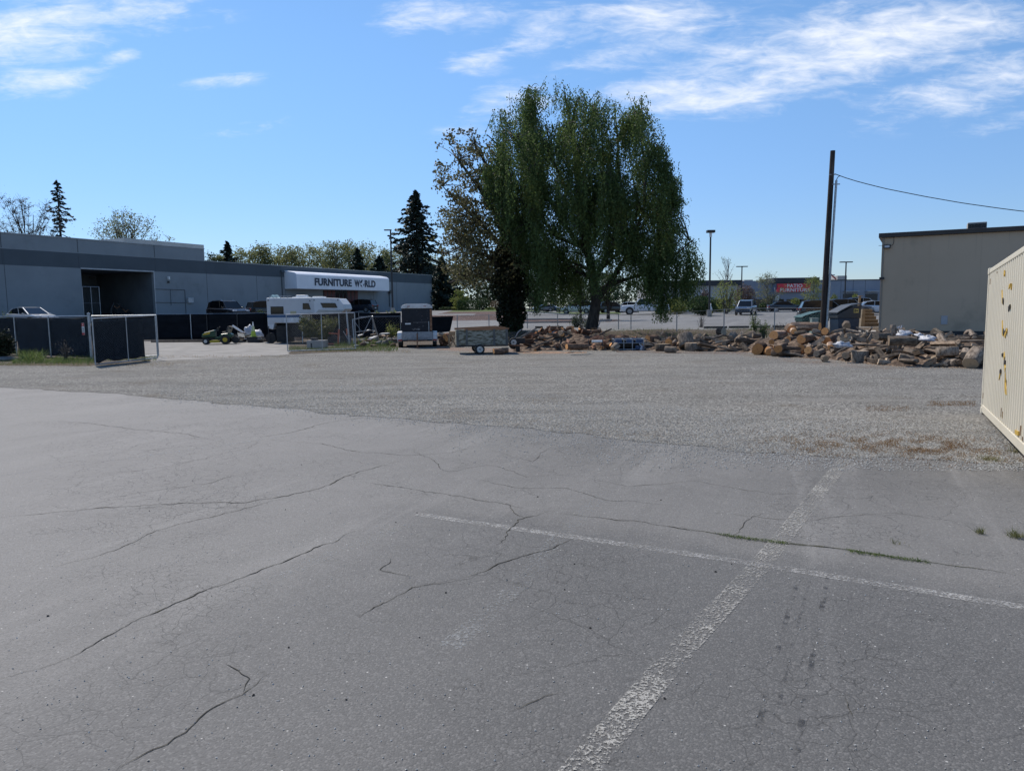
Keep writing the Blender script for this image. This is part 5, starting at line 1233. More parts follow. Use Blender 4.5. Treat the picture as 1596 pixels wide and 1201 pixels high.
# orange machine frame
M_org = pm('faded_orange_steel', (0.5,0.14,0.07), (0.4,0.1,0.05), 4, 0.6)
g = G(520, 538); Yo = g.y
om = thing('orange_tiller', 'faded orange steel implement frame with dark wheels by the bush', 'implement', (g.x, g.y, 0), 0)
def orel(px, py, dy=0): p = D(px, py, Yo+dy); return (p.x-g.x, dy, p.z)
m = MB(); m.tube([orel(512, 519), orel(528, 520.3)], 0.035, 6); m.tube([orel(528.4, 513), orel(527, 536)], 0.055, 6); m.tube([orel(540.5, 512), orel(541.5, 520)], 0.06, 6); m.tube([orel(508, 535.5), orel(529, 536)], 0.04, 6)
m.tube([orel(540, 520, 0.3), orel(538, 532, 0.3)], 0.04, 6); m.build('frame', M_org, om)
MB().tube([orel(535, 516), orel(542, 528)], 0.02, 6).build('brace', M_galv, om)
for px in (517, 536): c = orel(px, 528); MB().tube([(c[0], 0.2, 0.3), (c[0], 0.4, 0.3)], 0.28, 18).build('wheel', M_black, om)
MB().box(orel(541,525)[0], orel(546,525)[0], 0.0, 0.3, 0.05, orel(541,524)[2]).build('blue_tank', pm('dull_blue', (0.05,0.08,0.14), (0.04,0.06,0.1), 3), om)
# rubble right of the frame
M_rock = pm('rubble_stone', (0.26,0.24,0.22), (0.15,0.14,0.13), 4, 0.95, bump=0.5)
r_ = random.Random(5)
for i in range(26):
    px = r_.uniform(553, 617); py = r_.uniform(527, 541); 
    lump('rubble_rock', 'rough grey brown stone in the rubble left of the horse trailer', 'rock', G(px, py), r_.uniform(.1,.28), r_.uniform(.1,.2), r_.uniform(.1,.3), r_.choice([M_rock, M_deb[2], M_deb[3]]), i, 0.5, 0.0, r_.uniform(0,3), 'rubble stones by the horse trailer', 6)
scraps(553, 618, 526, 539, 24, 0.25, 0.8, 'broken board in the rubble between the leaning frame and horse trailer', 'boards in the rubble', 0.6, 5)
# stone slab by the left fence
lump('flat_stone', 'flat pale stone slab at the left edge below the fence', 'rock', G(8, 561.5), 0.55, 0.4, 0.16, M_rock, 4, 0.2, 0.0)

# ------------------------------------------------------------------ behind the logs on the right
M_dgr = pm('dumpster_green', (0.02,0.085,0.075), (0.016,0.065,0.058), 1.5, 0.5, dirt=(0.03,0.05,0.045)); M_dnv = pm('dumpster_navy', (0.012,0.03,0.06), (0.01,0.024,0.05), 1.5, 0.5); M_lid = pm('dumpster_lid', (0.03,0.036,0.045), (0.022,0.028,0.036), 2, 0.5)
def dumpster(name, label, px0, px1, pt, pb_, Y, mat, navy):
    a = D(px0, pb_, Y); b = D(px1, pb_, Y); Wx = b.x-a.x; z = H(a.x, a.y); tz = D((px0+px1)/2, pt, Y).z - z
    t = thing(name, label, 'dumpster', (a.x, a.y, z), 0)
    MB().prism([(0.05,0.06),(Wx-0.08,0.06),(Wx-0.03,tz*0.56),(0.0,tz*0.56)], 0, 1.2, 'y').build('bin', mat, t, bevel=0.02)
    MB().prism([(-0.04,tz*0.563),(Wx+0.02,tz*0.563),(Wx+0.04,tz*0.93),(Wx*0.55,tz*0.88),(0.1,tz*0.72),(-0.05,tz*0.68)], -0.03, 1.25, 'y').build('hopper', M_lid if navy else mat, t, bevel=0.02)
    MB().prism([(-0.1,tz*0.70),(0.12,tz*0.77),(Wx*0.55,tz*0.92),(Wx+0.06,tz*0.975),(Wx+0.06,tz*1.0),(Wx*0.55,tz*0.955),(0.1,tz*0.8),(-0.1,tz*0.74)], -0.06, 1.3, 'y').build('lid', M_lid if navy else mat, t)
    for x in (0.1, Wx-0.2): MB().box(x, x+0.1, 0.05, 0.2, 0, 0.058).build('foot', M_dplas, t)
    MB().box(0.06, Wx-0.1, -0.045, -0.002, tz*0.30, tz*0.34).build('rib', mat, t, bevel=0.01)
    if navy: 
        s_ = MB().box(Wx*0.68, Wx*0.90, -0.045, -0.032, tz*0.72, tz*0.84).build('yellow_sticker', pm('yellow_sticker', (0.5,0.42,0.14), (0.42,0.35,0.1), 3), t)
        MB().box(Wx*0.71, Wx*0.77, -0.05, -0.046, tz*0.74, tz*0.82).build('sticker_mark', M_dplas, s_); MB().box(Wx*0.79, Wx*0.87, -0.05, -0.046, tz*0.76, tz*0.80).build('sticker_mark', M_dplas, s_)
    return t
dumpster('dumpster', 'teal green dumpster behind the pale utility cabinet', 1251, 1291, 484, 511.5, 46.5, M_dgr, False)
dumpster('dumpster', 'navy blue plastic dumpster with a yellow sticker by the stairs', 1306, 1340, 472.5, 513, 44.0, M_dnv, True)
g = D(1270, 514, 43.6); t = thing('utility_cabinet', 'pale green electrical cabinet left of the utility pole', 'cabinet', (g.x-0.18, g.y, H(g.x, g.y)-0.05))
tz = D(1270, 495.6, 43.6).z - (H(g.x,g.y)-0.05)
MB().box(0, 0.38, 0, 0.35, 0, tz-0.03).build('body', pm('pale_green_cabinet', (0.25,0.33,0.3), (0.21,0.28,0.26), 3, 0.5), t, bevel=0.01); MB().box(-0.02, 0.40, -0.02, 0.37, tz-0.03, tz).build('lid', pm('cabinet_lid', (0.42,0.48,0.45), (0.36,0.42,0.4), 3), t)
g0 = D(1283.5, 480, 43.0); 
# wooden stairs
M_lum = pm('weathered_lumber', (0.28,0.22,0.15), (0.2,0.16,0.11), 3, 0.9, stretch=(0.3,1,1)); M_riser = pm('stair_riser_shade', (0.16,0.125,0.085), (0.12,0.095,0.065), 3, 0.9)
Yw = 50.0; z0s = H(D(1350,500,Yw).x, Yw); a = D(1347.5, 500, Yw); b = D(1372, 500, Yw); Wx = b.x-a.x
t = thing('wooden_stairs', 'short weathered wooden stairs with a solid side panel by the tan building', 'stairs', (a.x, a.y, z0s))
ztop_ = D(1355, 482, Yw).z - z0s; ns = 5
for i in range(ns):
    z = ztop_*(i+1)/ns; MB().box(0, Wx, i*0.28, i*0.28+0.3, z-0.05, z).build('tread', M_lum, t); MB().box(0.02, Wx, i*0.28+0.02, i*0.28+0.05, z-ztop_/ns+0.003, z-0.052).build('riser', M_riser, t)
zz = D(1351, 461.5, Yw).z - z0s; zm = D(1345, 500, Yw).z
MB().prism([(-0.28,0),(-0.02,0),(0.02,ztop_+0.1),(0.14,zz-0.1),(0.12,zz),(0.0,zz),(-0.05,ztop_*1.1)], 0.9, 1.0, 'y').build('side_panel', M_lum, t)
MB().prism([(-0.3,0),(-0.03,0),(-0.03,ztop_),(-0.22,ztop_)], -0.1, 0.8, 'y').build('stringer', M_lum, t)
MB().box(-0.06, 0.2, 0.8, 1.1, zz, zz+0.05).build('handrail', M_lum, t)
MB().box(0.0, Wx, ns*0.28+0.02, ns*0.28+2.0, ztop_-0.06, ztop_).build('landing', M_lum, t)
lw_ = sheet('walkway', [(D(1330,514,43).x, 43.5), (D(1368,514,43).x, 42.7), (D(1370,500,50).x+0.5, 52), (D(1338,500,50).x, 52)], 0.0, M_conc)
for v in lw_.data.vertices: v.co.z = H(v.co.x, v.co.y) + 0.05 + (0.02 if v.co.y < 44 else 0.0)
tag(lw_, kind='structure')
# wheel stops
M_stop = pm('dark_wheel_stop', (0.03,0.03,0.032), (0.045,0.044,0.042), 3, 0.9)
first = None
for k_, (px0, px1, py, lab) in enumerate(((1097,1133,513.8,'dark wheel stop in line with the leafless sapling, right of the middle fence post'),(1136,1167,513.5,'second dark wheel stop from the left, in front of the small bush'),(1170,1200,513.2,'third dark wheel stop, behind the green leaved shoot'),(1204,1236,513.0,'rightmost dark wheel stop, left of the pale cabinet'),(834,846,512,'short dark wheel stop between ivy trunk and birch'),(852,878,512,'dark wheel stop just left of the birch trunk bush'))):
    p = D(px0, py, 49.2 if k_ < 4 else 52.5); q = D(px1, py, 49.2 if k_ < 4 else 52.5); z = H(p.x, p.y)
    o = MB().prism([(-0.09,0),(0.09,0),(0.06,0.14),(-0.06,0.14)], 0, q.x-p.x, 'x').build('wheel_stop', M_stop, bevel=0.01); o.location = (p.x, p.y, z+0.02); tag(o, lab, 'wheel stop', 'wheel stops along the parking lot edge')
# kerbs
def kerb(pts, name='kerb', hh=0.13):
    P = []
    m = MB()
    for (a, b) in zip(pts[:-1], pts[1:]):
        n = max(1, int(math.hypot(b[0]-a[0], b[1]-a[1])/1.5))
        for i in range(n):
            x0, y0 = a[0]+(b[0]-a[0])*i/n, a[1]+(b[1]-a[1])*i/n; x1, y1 = a[0]+(b[0]-a[0])*(i+1)/n, a[1]+(b[1]-a[1])*(i+1)/n
            d = Vector((x1-x0, y1-y0, 0)).normalized(); nn_ = Vector((-d.y, d.x, 0))*0.08
            za, zb2 = H(x0, y0), H(x1, y1); q = []
            for (x, y, z) in ((x0,y0,za),(x1,y1,zb2)):
                for s_, dz_ in ((-1,-0.03),(-1,hh),(1,hh),(1,-0.03)): q.append((x+nn_.x*s_, y+nn_.y*s_, z+dz_))
            m.add(q, [(0,1,5,4),(1,2,6,5),(2,3,7,6),(0,1,2,3),(4,5,6,7)])
    return tag(m.build(name, M_conc), kind='structure')
kerb([(0.3, 64.6), (2, 64.2), (5, 64.5), (8, 66), (9.4, 68.5), (8.6, 71), (5, 73), (0.5, 73)])
kerb([(-1, 92), (6, 92), (13.6, 92.3)]); kerb([(19.5, 97), (28, 96.8), (38, 97)]); 

# ------------------------------------------------------------------ things on the middle pile
Mb_ = pm('faded_blue_steel', (0.03,0.075,0.17), (0.02,0.05,0.12), 3, 0.5)
g = G(957, 546.5); bc = thing('blue_cart_frame', 'blue and grey steel cart frame with a blue tarp inside', 'cart', (g.x, g.y, 0.01), R(-2))
sc_ = g.y/FPX; w_ = 46*sc_; hh_ = 17.5*sc_
m = MB()
for z in (0.05, hh_*0.66, hh_): m.tube([(0,0,z),(w_,0,z)], 0.02, 6); m.tube([(0,0.8,z),(w_,0.8,z)], 0.02, 6)
for x in (0, w_*0.33, w_*0.62, w_): m.tube([(x,0,0.0),(x,0,hh_)], 0.022, 6); m.tube([(x,0.8,0),(x,0.8,hh_)], 0.022, 6); m.tube([(x,0,hh_),(x,0.8,hh_)], 0.02, 6)
m.build('frame', M_galv, bc)
m = MB(); 
for x0, x1 in ((0.05,0.27),(0.42,0.66),(0.75,0.98)): m.box(w_*x0, w_*x1, -0.01, 0.3, hh_*0.7, hh_*1.02)
m.box(w_*0.72, w_*1.0, -0.03, 0.4, 0.04, hh_*0.4); m.build('blue_panel', Mb_, bc, bevel=0.03)
MB().box(0.05, w_-0.05, 0.3, 0.7, 0.1, hh_*0.9).build('dark_load', M_black, bc, bevel=0.05)
MB().tube([(w_*0.9, -0.06, 0.02), (w_*0.93, -0.06, hh_*0.35), (w_*0.84, -0.06, hh_*0.6)], [0.07,0.05,0.02], 8).build('pale_bag', M_bag, bc)
g = G(855, 536); o = lump('plastic_sheet', 'crumpled white plastic sheet draped on the split wood heap', 'plastic sheet', (0,0), 0.28, 0.2, 0.3, M_bag, 21, 0.4); 
o.data.transform(Matrix.Shear('XY', 4, (0,0))); o.location = (g.x-0.1, g.y+1.2, 0.3); o.rotation_euler = (0, R(-33), 0); o.scale = (2.4, 1, 1.15)
g = G(929, 546); t = thing('tube_rack', 'small dark rack holding a white tube on the wood heap', 'rack', (g.x, g.y, 0))
MB().tube([(-0.2, 0, 0.42), (0.28, 0, 0.42)], 0.06, 12).build('white_tube', M_white, t); m = MB()
for x in (-0.35, 0.3): m.tube([(x,-0.1,0.0),(x,0,0.5)], 0.02, 5)
m.tube([(-0.35,-0.05,0.25),(0.3,-0.05,0.25)], 0.02, 5); m.build('rack', M_dplas, t)
g = G(932, 528); t = thing('rusty_ladder_frame', 'rusty folding frame standing in front of the birch trunk', 'frame', (g.x, g.y, 0))
Yq = g.y
def qr(px, py, dy=0): p = D(px, py, Yq+dy); return (p.x-g.x, dy, p.z)
m = MB(); m.tube([qr(920.5,511.5), qr(936,511.5)], 0.035, 6); m.tube([qr(921,512), qr(922,527)], 0.035, 6); m.tube([qr(932,527), qr(936,512)], 0.02, 6); m.build('frame', M_rust, t)
MB().tube([qr(926,525,0.2), qr(937,497,0.4)], 0.03, 6).build('strut', M_galv, t)
# white hydrant-like thing on the right pile
g = G(1440.5, 532); t = thing('white_bucket', 'white bucket topped with crumpled plastic above the grey logs', 'bucket', (g.x, g.y+2.5, 0.0)); Yq = g.y+2.5
def q2(px, py): p = D(px, py, Yq); return (p.x-t.location.x, 0, p.z)
za = q2(1441, 521)[2]; zb2 = q2(1441, 514.5)[2]; zc = q2(1441, 506.5)[2]
MB().lathe([(0,za-0.35),(0.12,za-0.35),(0.13,zb2),(0.14,zb2),(0.14,zb2+0.03),(0,zb2+0.03)], 16).build('bucket', M_white, t)
for i in range(5):
    a = i*1.3; o = MB().tube([(0.05*math.cos(a), 0.05*math.sin(a), zb2), (0.12*math.cos(a), 0.1*math.sin(a), zc-0.03*i)], [0.05,0.03], 7).build('plastic_fold', M_bag, t)
g = D(1107.5, 489, 80); z = H(g.x, g.y); t = thing('standpipe', 'white capped pipe on a yellow base in front of the round hedge', 'standpipe', (g.x, g.y, z))
MB().tube([(0,0,0),(0,0,0.55)], 0.16, 10).build('base', M_yel, t); MB().lathe([(0.17,0.55),(0.19,0.75),(0.12,1.0),(0.05,1.1),(0.05,1.4),(0,1.42)], 12).build('cap', M_white, t, smooth=True)
# carved stump stand
M_fresh = pm('fresh_cut_wood', (0.42,0.27,0.15), (0.3,0.17,0.09), 2.5, 0.85, stretch=(1,1,0.3))
g = G(706, 541); t = thing('carved_stump_stand', 'tall carved fresh wood stand with x shaped legs', 'stump', (g.x, g.y, 0.01))
MB().box(-0.2, 0.22, 0, 0.35, 0.62, 0.82).build('top', M_fresh, t, bevel=0.03)
for x in (-0.19, 0.17): MB().tube([(x,0.1,0),(x,0.1,0.62)], [0.06,0.05], 7).build('leg', M_fresh, t)
MB().tube([(-0.17,0.02,0.02),(0.16,0.02,0.6)], 0.04, 6).build('cross_leg', M_fresh, t); MB().tube([(0.17,0.05,0.02),(-0.15,0.05,0.6)], 0.04, 6).build('cross_leg', M_fresh, t)
# ------------------------------------------------------------------ log piles
def cutmat(name, c1, c2, c3):
    m, nt, b = new_mat(name); vec = objco(nt); sx = nd(nt, 'ShaderNodeSeparateXYZ'); lk(nt, vec, sx.inputs[0])
    r2 = mth(nt, 'SQRT', mth(nt, 'ADD', mth(nt, 'POWER', sx.outputs[1], 2.0), mth(nt, 'POWER', sx.outputs[2], 2.0)))
    rn = mth(nt, 'ADD', r2, mth(nt, 'MULTIPLY', noise_n(nt, 6, 3, 0.5, vec), 0.05))
    rings = mth(nt, 'SINE', mth(nt, 'MULTIPLY', rn, 230.0))
    c = mix(nt, ramp(nt, rings, -0.3, 1.0, 0, 0.6), c1, c2)
    c = mix(nt, ramp(nt, rn, 0.07, 0.02, 0, 0.8), c, c3)
    c = mix(nt, ramp(nt, noise_n(nt, 9, 5, 0.7, vec), 0.5, 0.7, 0, 0.5), c, tuple(x*0.6 for x in c1))
    oi = nd(nt, 'ShaderNodeObjectInfo'); hs = nd(nt, 'ShaderNodeHueSaturation')
    lk(nt, ramp(nt, oi.outputs['Random'], 0, 1, 0.65, 1.3), hs.inputs['Value']); lk(nt, c, hs.inputs['Color']); lk(nt, hs.outputs[0], b.inputs['Base Color'])
    b.inputs['Roughness'].default_value = 0.9; setspec(b, 0.2); return m
def barkmat(name, c1, c2, c3=None):
    m, nt, b = new_mat(name); vec = objco(nt, (0.4, 1, 1))
    n = noise_n(nt, 13, 6, 0.7, vec); c = mix(nt, ramp(nt, n, 0.35, 0.65), c1, c2)
    if c3: c = mix(nt, ramp(nt, noise_n(nt, 5, 4, 0.7, vec), 0.5, 0.62), c, c3)
    oi = nd(nt, 'ShaderNodeObjectInfo'); hs = nd(nt, 'ShaderNodeHueSaturation')
    lk(nt, ramp(nt, oi.outputs['Random'], 0, 1, 0.55, 1.5), hs.inputs['Value']); lk(nt, c, hs.inputs['Color']); lk(nt, hs.outputs[0], b.inputs['Base Color'])
    b.inputs['Roughness'].default_value = 0.95; setspec(b, 0.15)
    bn = nd(nt, 'ShaderNodeBump'); bn.inputs['Strength'].default_value = 0.9; bn.inputs['Distance'].default_value = 0.03; lk(nt, n, bn.inputs['Height']); lk(nt, bn.outputs[0], b.inputs['Normal'])
    return m
B_gray = barkmat('grey_bark', (0.25,0.2,0.155), (0.09,0.07,0.054)); B_brown = barkmat('brown_bark', (0.17,0.105,0.07), (0.05,0.032,0.024)); B_pink = barkmat('flaking_pine_bark', (0.22,0.16,0.125), (0.1,0.065,0.045), (0.42,0.3,0.21))
C_org = cutmat('orange_cut_end', (0.68,0.31,0.11), (0.78,0.43,0.19), (0.33,0.12,0.05)); C_tan = cutmat('tan_cut_end', (0.36,0.26,0.17), (0.27,0.19,0.12), (0.2,0.13,0.08)); C_gry = cutmat('grey_cut_end', (0.36,0.28,0.2), (0.25,0.19,0.14), (0.14,0.11,0.09)); C_red = cutmat('reddish_split_face', (0.30,0.15,0.09), (0.22,0.10,0.06), (0.35,0.2,0.12))
W_split = barkmat('split_grey_wood', (0.42,0.31,0.215), (0.19,0.14,0.1)); W_splitr = barkmat('split_red_wood', (0.42,0.23,0.14), (0.14,0.07,0.045)); W_pale = barkmat('pale_split_wood', (0.5,0.38,0.26), (0.34,0.25,0.17))
def log_mesh(kind, L_, r, mats, seed):
    """mats = (side, ends); returns a mesh lying along X, centred"""
    rr = random.Random(seed); m = MB()
    if kind == 'round' or kind == 'disc':
        n = 16; prof = [1+0.04*rr.uniform(-1,1)+0.07*math.sin(2*k*2*PI/n+seed)+0.04*math.sin(5*k*2*PI/n+seed*2) for k in range(n)]; st = [-.5,-.47,-.2,.1,.47,.5] if kind == 'round' else [-.5,-.46,.46,.5]
        vs = []
        bend = rr.uniform(-.06,.06)*L_
        for s_ in st:
            e = 0.95 if abs(s_) == .5 else 1.0
            for k in range(n):
                a = 2*PI*k/n; q = r*prof[k]*e*(1+0.05*rr.uniform(-1,1)); vs.append((s_*L_, q*math.cos(a), q*math.sin(a)+bend*(1-4*s_*s_)))
        fs = [(i*n+k, i*n+(k+1)%n, (i+1)*n+(k+1)%n, (i+1)*n+k) for i in range(len(st)-1) for k in range(n)]
        m.add(vs, fs, 0); b = (len(st)-1)*n; m.f += [tuple(range(n))[::-1], tuple(b+k for k in range(n))]; m.m += [1, 1]
    elif kind == 'wedge':
        k = 6; arc = rr.uniform(R(70), R(140)); pts = [(0, 0)] + [(r*math.cos(-arc/2+arc*i/k)*(1+.05*rr.uniform(-1,1)), r*math.sin(-arc/2+arc*i/k)) for i in range(k+1)]
        n = len(pts); vs = []; st = [-.5, -.1, .2, .5]
        for s_ in st:
            tw_ = rr.uniform(-.05,.05)
            for (a, b) in pts: vs.append((s_*L_+rr.uniform(-.015,.015), a-r*0.5+tw_*r, b+tw_*r))
        for i in range(len(st)-1):
            for j in range(n):
                m_ = 0 if 0 < j < n-1 else 1
                m.add([], [], 0); m.f.append((i*n+j, i*n+(j+1)%n, (i+1)*n+(j+1)%n, (i+1)*n+j)); m.m.append(m_)
        m.v += vs; b = (len(st)-1)*n; m.f += [tuple(range(n))[::-1], tuple(b+j for j in range(n))]; m.m += [1, 1]
    elif kind == 'branch':
        pts = [(-.5*L_,0,0), (-.15*L_, rr.uniform(-.05,.05)*L_, rr.uniform(-.04,.06)*L_), (.2*L_, rr.uniform(-.06,.06)*L_, rr.uniform(-.03,.06)*L_), (.5*L_,0,0)]
        m.tube(pts, [r, r*.9, r*.8, r*.65], 8, 0, None, True, 1)
    me = bpy.data.meshes.new(kind); me.from_pydata(m.v, [], m.f)
    for q in mats: me.materials.append(q)
    me.polygons.foreach_set('material_index', m.m)
    if kind in ('round', 'disc'): me.polygons.foreach_set('use_smooth', [q == 0 for q in m.m])
    me.update()
    import bmesh
    bm = bmesh.new(); bm.from_mesh(me); bmesh.ops.recalc_face_normals(bm, faces=bm.faces); bm.to_mesh(me); bm.free()
    return me
def protos(kind, Ls, rs, mats, n, seed): return [log_mesh(kind, random.Random(seed+i).uniform(*Ls), random.Random(seed*3+i).uniform(*rs), mats, seed+i) for i in range(n)]
R_small = protos('round', (.35,.5), (.07,.12), (B_brown, C_org), 4, 10); S_red = protos('wedge', (.35,.5), (.13,.2), (B_brown, W_splitr), 6, 20); S_gry = protos('wedge', (.35,.6), (.10,.18), (B_gray, W_split), 9, 30)
S_pale = protos('wedge', (.3,.45), (.12,.18), (B_gray, W_pale), 3, 40); R_gry = protos('round', (.35,.7), (.06,.13), (B_gray, C_gry), 7, 50); R_pine = protos('round', (.55,1.0), (.12,.2), (B_pink, C_org), 7, 60); D_gry = protos('disc', (.16,.3), (.25,.38), (B_gray, C_tan), 4, 70)
B_long = protos('branch', (.8,1.8), (.03,.06), (B_gray, C_gry), 5, 80); S_slab = protos('wedge', (.7,1.3), (.12,.16), (B_gray, W_split), 4, 90)
# footprint: front line and back line
FR = [(806,547.5),(900,546.5),(985,545.5),(1080,547),(1165,549),(1230,556),(1300,561),(1350,567),(1400,571),(1470,572.5),(1560,575)]
def lerp1(x, xs, ys): return float(np.interp(x, xs, ys))
def front(px): return G(px, lerp1(px, [p[0] for p in FR], [p[1] for p in FR]))
PXK = [800, 830, 870, 930, 985, 1040, 1100, 1165, 1200, 1240, 1290, 1340, 1400, 1460, 1530, 1560]
HMX = [0.2, 0.75, 0.98, 0.85, 0.35, 0.5, 0.55, 0.62, 0.8, 0.95, 0.95, 0.85, 0.95, 0.9, 0.8, 0.7]
WDX = [2.0, 4.0, 5.0, 4.5, 3.0, 4.0, 4.5, 5.0, 6.0, 7.5, 8.5, 8.5, 9.0, 8.5, 8.0, 8.0]
def hprof(s): return (math.sin(min(1, s/0.55)*PI/2)**0.9) * (1 if s < .6 else max(0, 1-(s-.6)/.42)**.6)
def pileH(px, s): return lerp1(px, PXK, HMX)*hprof(s)*(1+.18*mnoise.noise(Vector((px*.03, s*3, 0))))
def pilepos(px, s):
    f = front(px); d = Vector((f.x, f.y, 0)).normalized(); w_ = lerp1(px, PXK, WDX); return f + d*(s*w_)
# the litter core of the pile
M_litter = gravel_mat('wood_litter', (0.035,0.025,0.02), (0.11,0.075,0.052), (0.33,0.24,0.17), 9)
vs = []; fs = []; NU = 150; NV = 16
for i in range(NU+1):
    px = 800 + 760*i/NU
    for j in range(NV+1):
        s_ = j/NV; p = pilepos(px, s_ - 0.015); h_ = max(0, pileH(px, s_)*0.72 + 0.07*mnoise.noise(Vector((p.x*4, p.y*4, 0))) + 0.05*mnoise.noise(Vector((p.x*11, p.y*11, 3)))) if 0 < j < NV else 0
        vs.append((p.x, p.y, 0.004+h_ + (H(p.x, p.y) if p.y > 45.6 else 0)))
for i in range(NU):
    for j in range(NV): fs.append((i*(NV+1)+j, (i+1)*(NV+1)+j, (i+1)*(NV+1)+j+1, i*(NV+1)+j+1))
core = MB().add(vs, fs).build('wood_litter', M_litter); tag(core, 'bark litter and splinters filling the long log pile', 'wood litter', kind='stuff')
LOGN = 0
def put(me, p, z, rot, label, group, name='log', sc=1.0):
    global LOGN
    o = bpy.data.objects.new(name, me); col.objects.link(o); o.location = (p[0], p[1], z); o.rotation_euler = rot; o.scale = (sc, sc, sc); tag(o, label, 'log', group); LOGN += 1; return o
def heap(px0, px1, n, pool, label, group, seed, smax=.75, tilt=.35, yaw=None, sc=(0.85, 1.15), lift=0.05):
    r_ = random.Random(seed)
    for i in range(n):
        px = px0 + (px1-px0)*(i+r_.random())/n; s_ = r_.random()**1.25*smax; p = pilepos(px, s_); z = pileH(px, s_)*.86 + lift + r_.uniform(-.02,.07)
        me = r_.choice(pool); k = r_.uniform(*sc)
        zmin = max(abs(v.co.z) for v in me.vertices)*k*0.75; z = max(z, zmin)
        yw = r_.uniform(0, PI*2) if yaw is None else yaw + r_.gauss(0, .45)
        put(me, p, z, (r_.uniform(0, 6.28), r_.gauss(0, tilt), yw), label, group, sc=k)
heap(814, 990, 58, S_red + R_small, 'small reddish split log tossed in the left heap under the birch', 'reddish split firewood under the birch', 1)
heap(820, 940, 8, B_long, 'thin grey branch stuck in the left firewood heap', 'branches in the left heap', 2, tilt=.25, yaw=.5)
heap(985, 1165, 40, S_gry + R_gry[:3] + S_slab, 'weathered grey split log scattered right of the blue cart', 'grey firewood right of the cart', 3)
heap(1090, 1170, 12, S_slab + B_long, 'long split slab lying flat left of the orange ended logs', 'long slabs in the middle', 4, smax=.4, tilt=.1, yaw=.15)
heap(1175, 1300, 22, R_pine + R_gry[:2], 'fresh cut pine log behind the front row of orange ended logs', 'pine logs in the orange heap', 5, smax=.6, yaw=1.1, tilt=.15)
heap(1240, 1345, 14, B_long + S_gry, 'dark thin branch or stick at the back by the utility pole', 'sticks at the foot of the pole', 6, smax=.9, tilt=.3)
heap(1300, 1545, 134, S_gry + S_gry + R_gry[:3] + S_slab[:2] + S_pale[:2] + B_long[:2], 'weathered grey firewood piece in the large right heap by the container', 'grey firewood in the right heap', 7, smax=.85, tilt=.38, sc=(0.7, 1.2))
heap(1330, 1530, 8, B_long, 'long thin grey branch across the right heap', 'branches on the right heap', 8, smax=.5, tilt=.2)
# hero logs, each where the photo has it: px, py of the near end centre, radius px, length m, yaw deg (direction of axis away), mesh mats
def hero(px, py, rpx, L_, yaw, pitch, mats, label, seed, z=None, kind='round'):
    # py is the centre height; choose the distance so that the log rests at height z (centre)
    zc = z
    g = G(px, py, zc); r_ = rpx*g.y/FPX
    me = log_mesh(kind, L_, r_, mats, seed); d = Vector((math.cos(R(yaw)), math.sin(R(yaw)), 0)); c = Vector(g) + d*L_*0.5
    return put(me, (c.x, c.y), zc, (seed*0.7, R(-pitch), R(yaw)), label, None)
PO = (B_pink, C_org); PG = (B_gray, C_tan); PB = (B_brown, C_org)
hero(1180.5, 544.2, 9.2, 1.1, 62, 0, PB, 'largest orange ended pine log, leftmost in the front row', 101, 0.24)
hero(1198.8, 548.6, 5.8, 0.9, 58, 0, PO, 'small round orange log right of the largest one, front row', 102, 0.155)
hero(1213.0, 542.5, 6.6, 0.9, 55, 4, PO, 'orange ended log resting above the gap in the front row', 103, 0.36)
hero(1248.8, 550.8, 5.2, 1.1, 150, 0, PO, 'pale barked log lying sideways with its round end facing right', 104, 0.145)
hero(1253.5, 546.5, 6.0, 1.0, 120, 0, PO, 'orange ended log tucked behind the pale barked sideways log', 105, 0.24)
hero(1265.0, 542.5, 3.6, 1.4, 165, 3, PO, 'slim pale log pointing left above the sideways log', 106, 0.34)
hero(1278, 509.0, 7.4, 1.3, 140, 0, PO, 'topmost orange ended log at the crest beside the utility pole', 107, 0.98)
hero(1282.8, 532.8, 5.6, 0.9, 80, 0, PB, 'orange round end facing front below the crest log', 108, 0.52)
hero(1202.5, 532.6, 4.3, 0.8, 70, 0, PO, 'small orange ended log in the second row above the largest one', 109, 0.55)
hero(1248.0, 531.0, 5.0, 0.9, 60, 0, PO, 'orange log end in the middle of the second row', 110, 0.58)
hero(1229.0, 528.0, 4.5, 1.0, 30, 0, PO, 'long pine log lying sideways high in the orange heap', 111, 0.6)
hero(1293, 540, 4.2, 1.5, 140, 14, (W_pale, C_org), 'long peeled orange log sloping down to the right', 112, 0.3)
hero(1242, 512.8, 4.6, 0.7, 35, 0, (W_splitr, C_org), 'reddish peeled log end pointing up left of the crest log', 113, 0.85)
hero(1226, 550.5, 4.4, 0.7, 20, 0, (W_pale, C_org), 'short knotty peeled chunk at the foot of the orange heap', 114, 0.14)
hero(1287, 559.5, 4.8, 0.5, 75, 0, PG, 'mossy round log end alone on the gravel in front', 115, 0.12)
hero(1320, 507.3, 6.0, 0.5, 70, 10, PG, 'pale round log end at the crest below the navy dumpster', 116, 1.05)
hero(1308, 538, 14.5, 0.55, 150, 0, (B_gray, C_gry), 'huge grey stump section between orange and grey heaps', 117, 0.42)
hero(1345, 556.5, 11.5, 0.42, 90, 90, (B_gray, C_gry), 'squat dark stump round with flat top at the front of the grey heap', 118, 0.2, 'disc')
hero(1472, 563, 7, 0.9, 25, 0, (B_gray, C_gry), 'thick smooth grey log lying at the front right', 119, 0.16)
hero(1512, 558, 11.5, 0.7, 40, 30, (B_gray, C_tan), 'largest root flared stump at the right end beside the container', 120, 0.33)
hero(1480, 549, 15, 0.28, 90, 80, (B_gray, C_tan), 'wide pale topped stump slab above the thick grey log', 121, 0.45, 'disc')
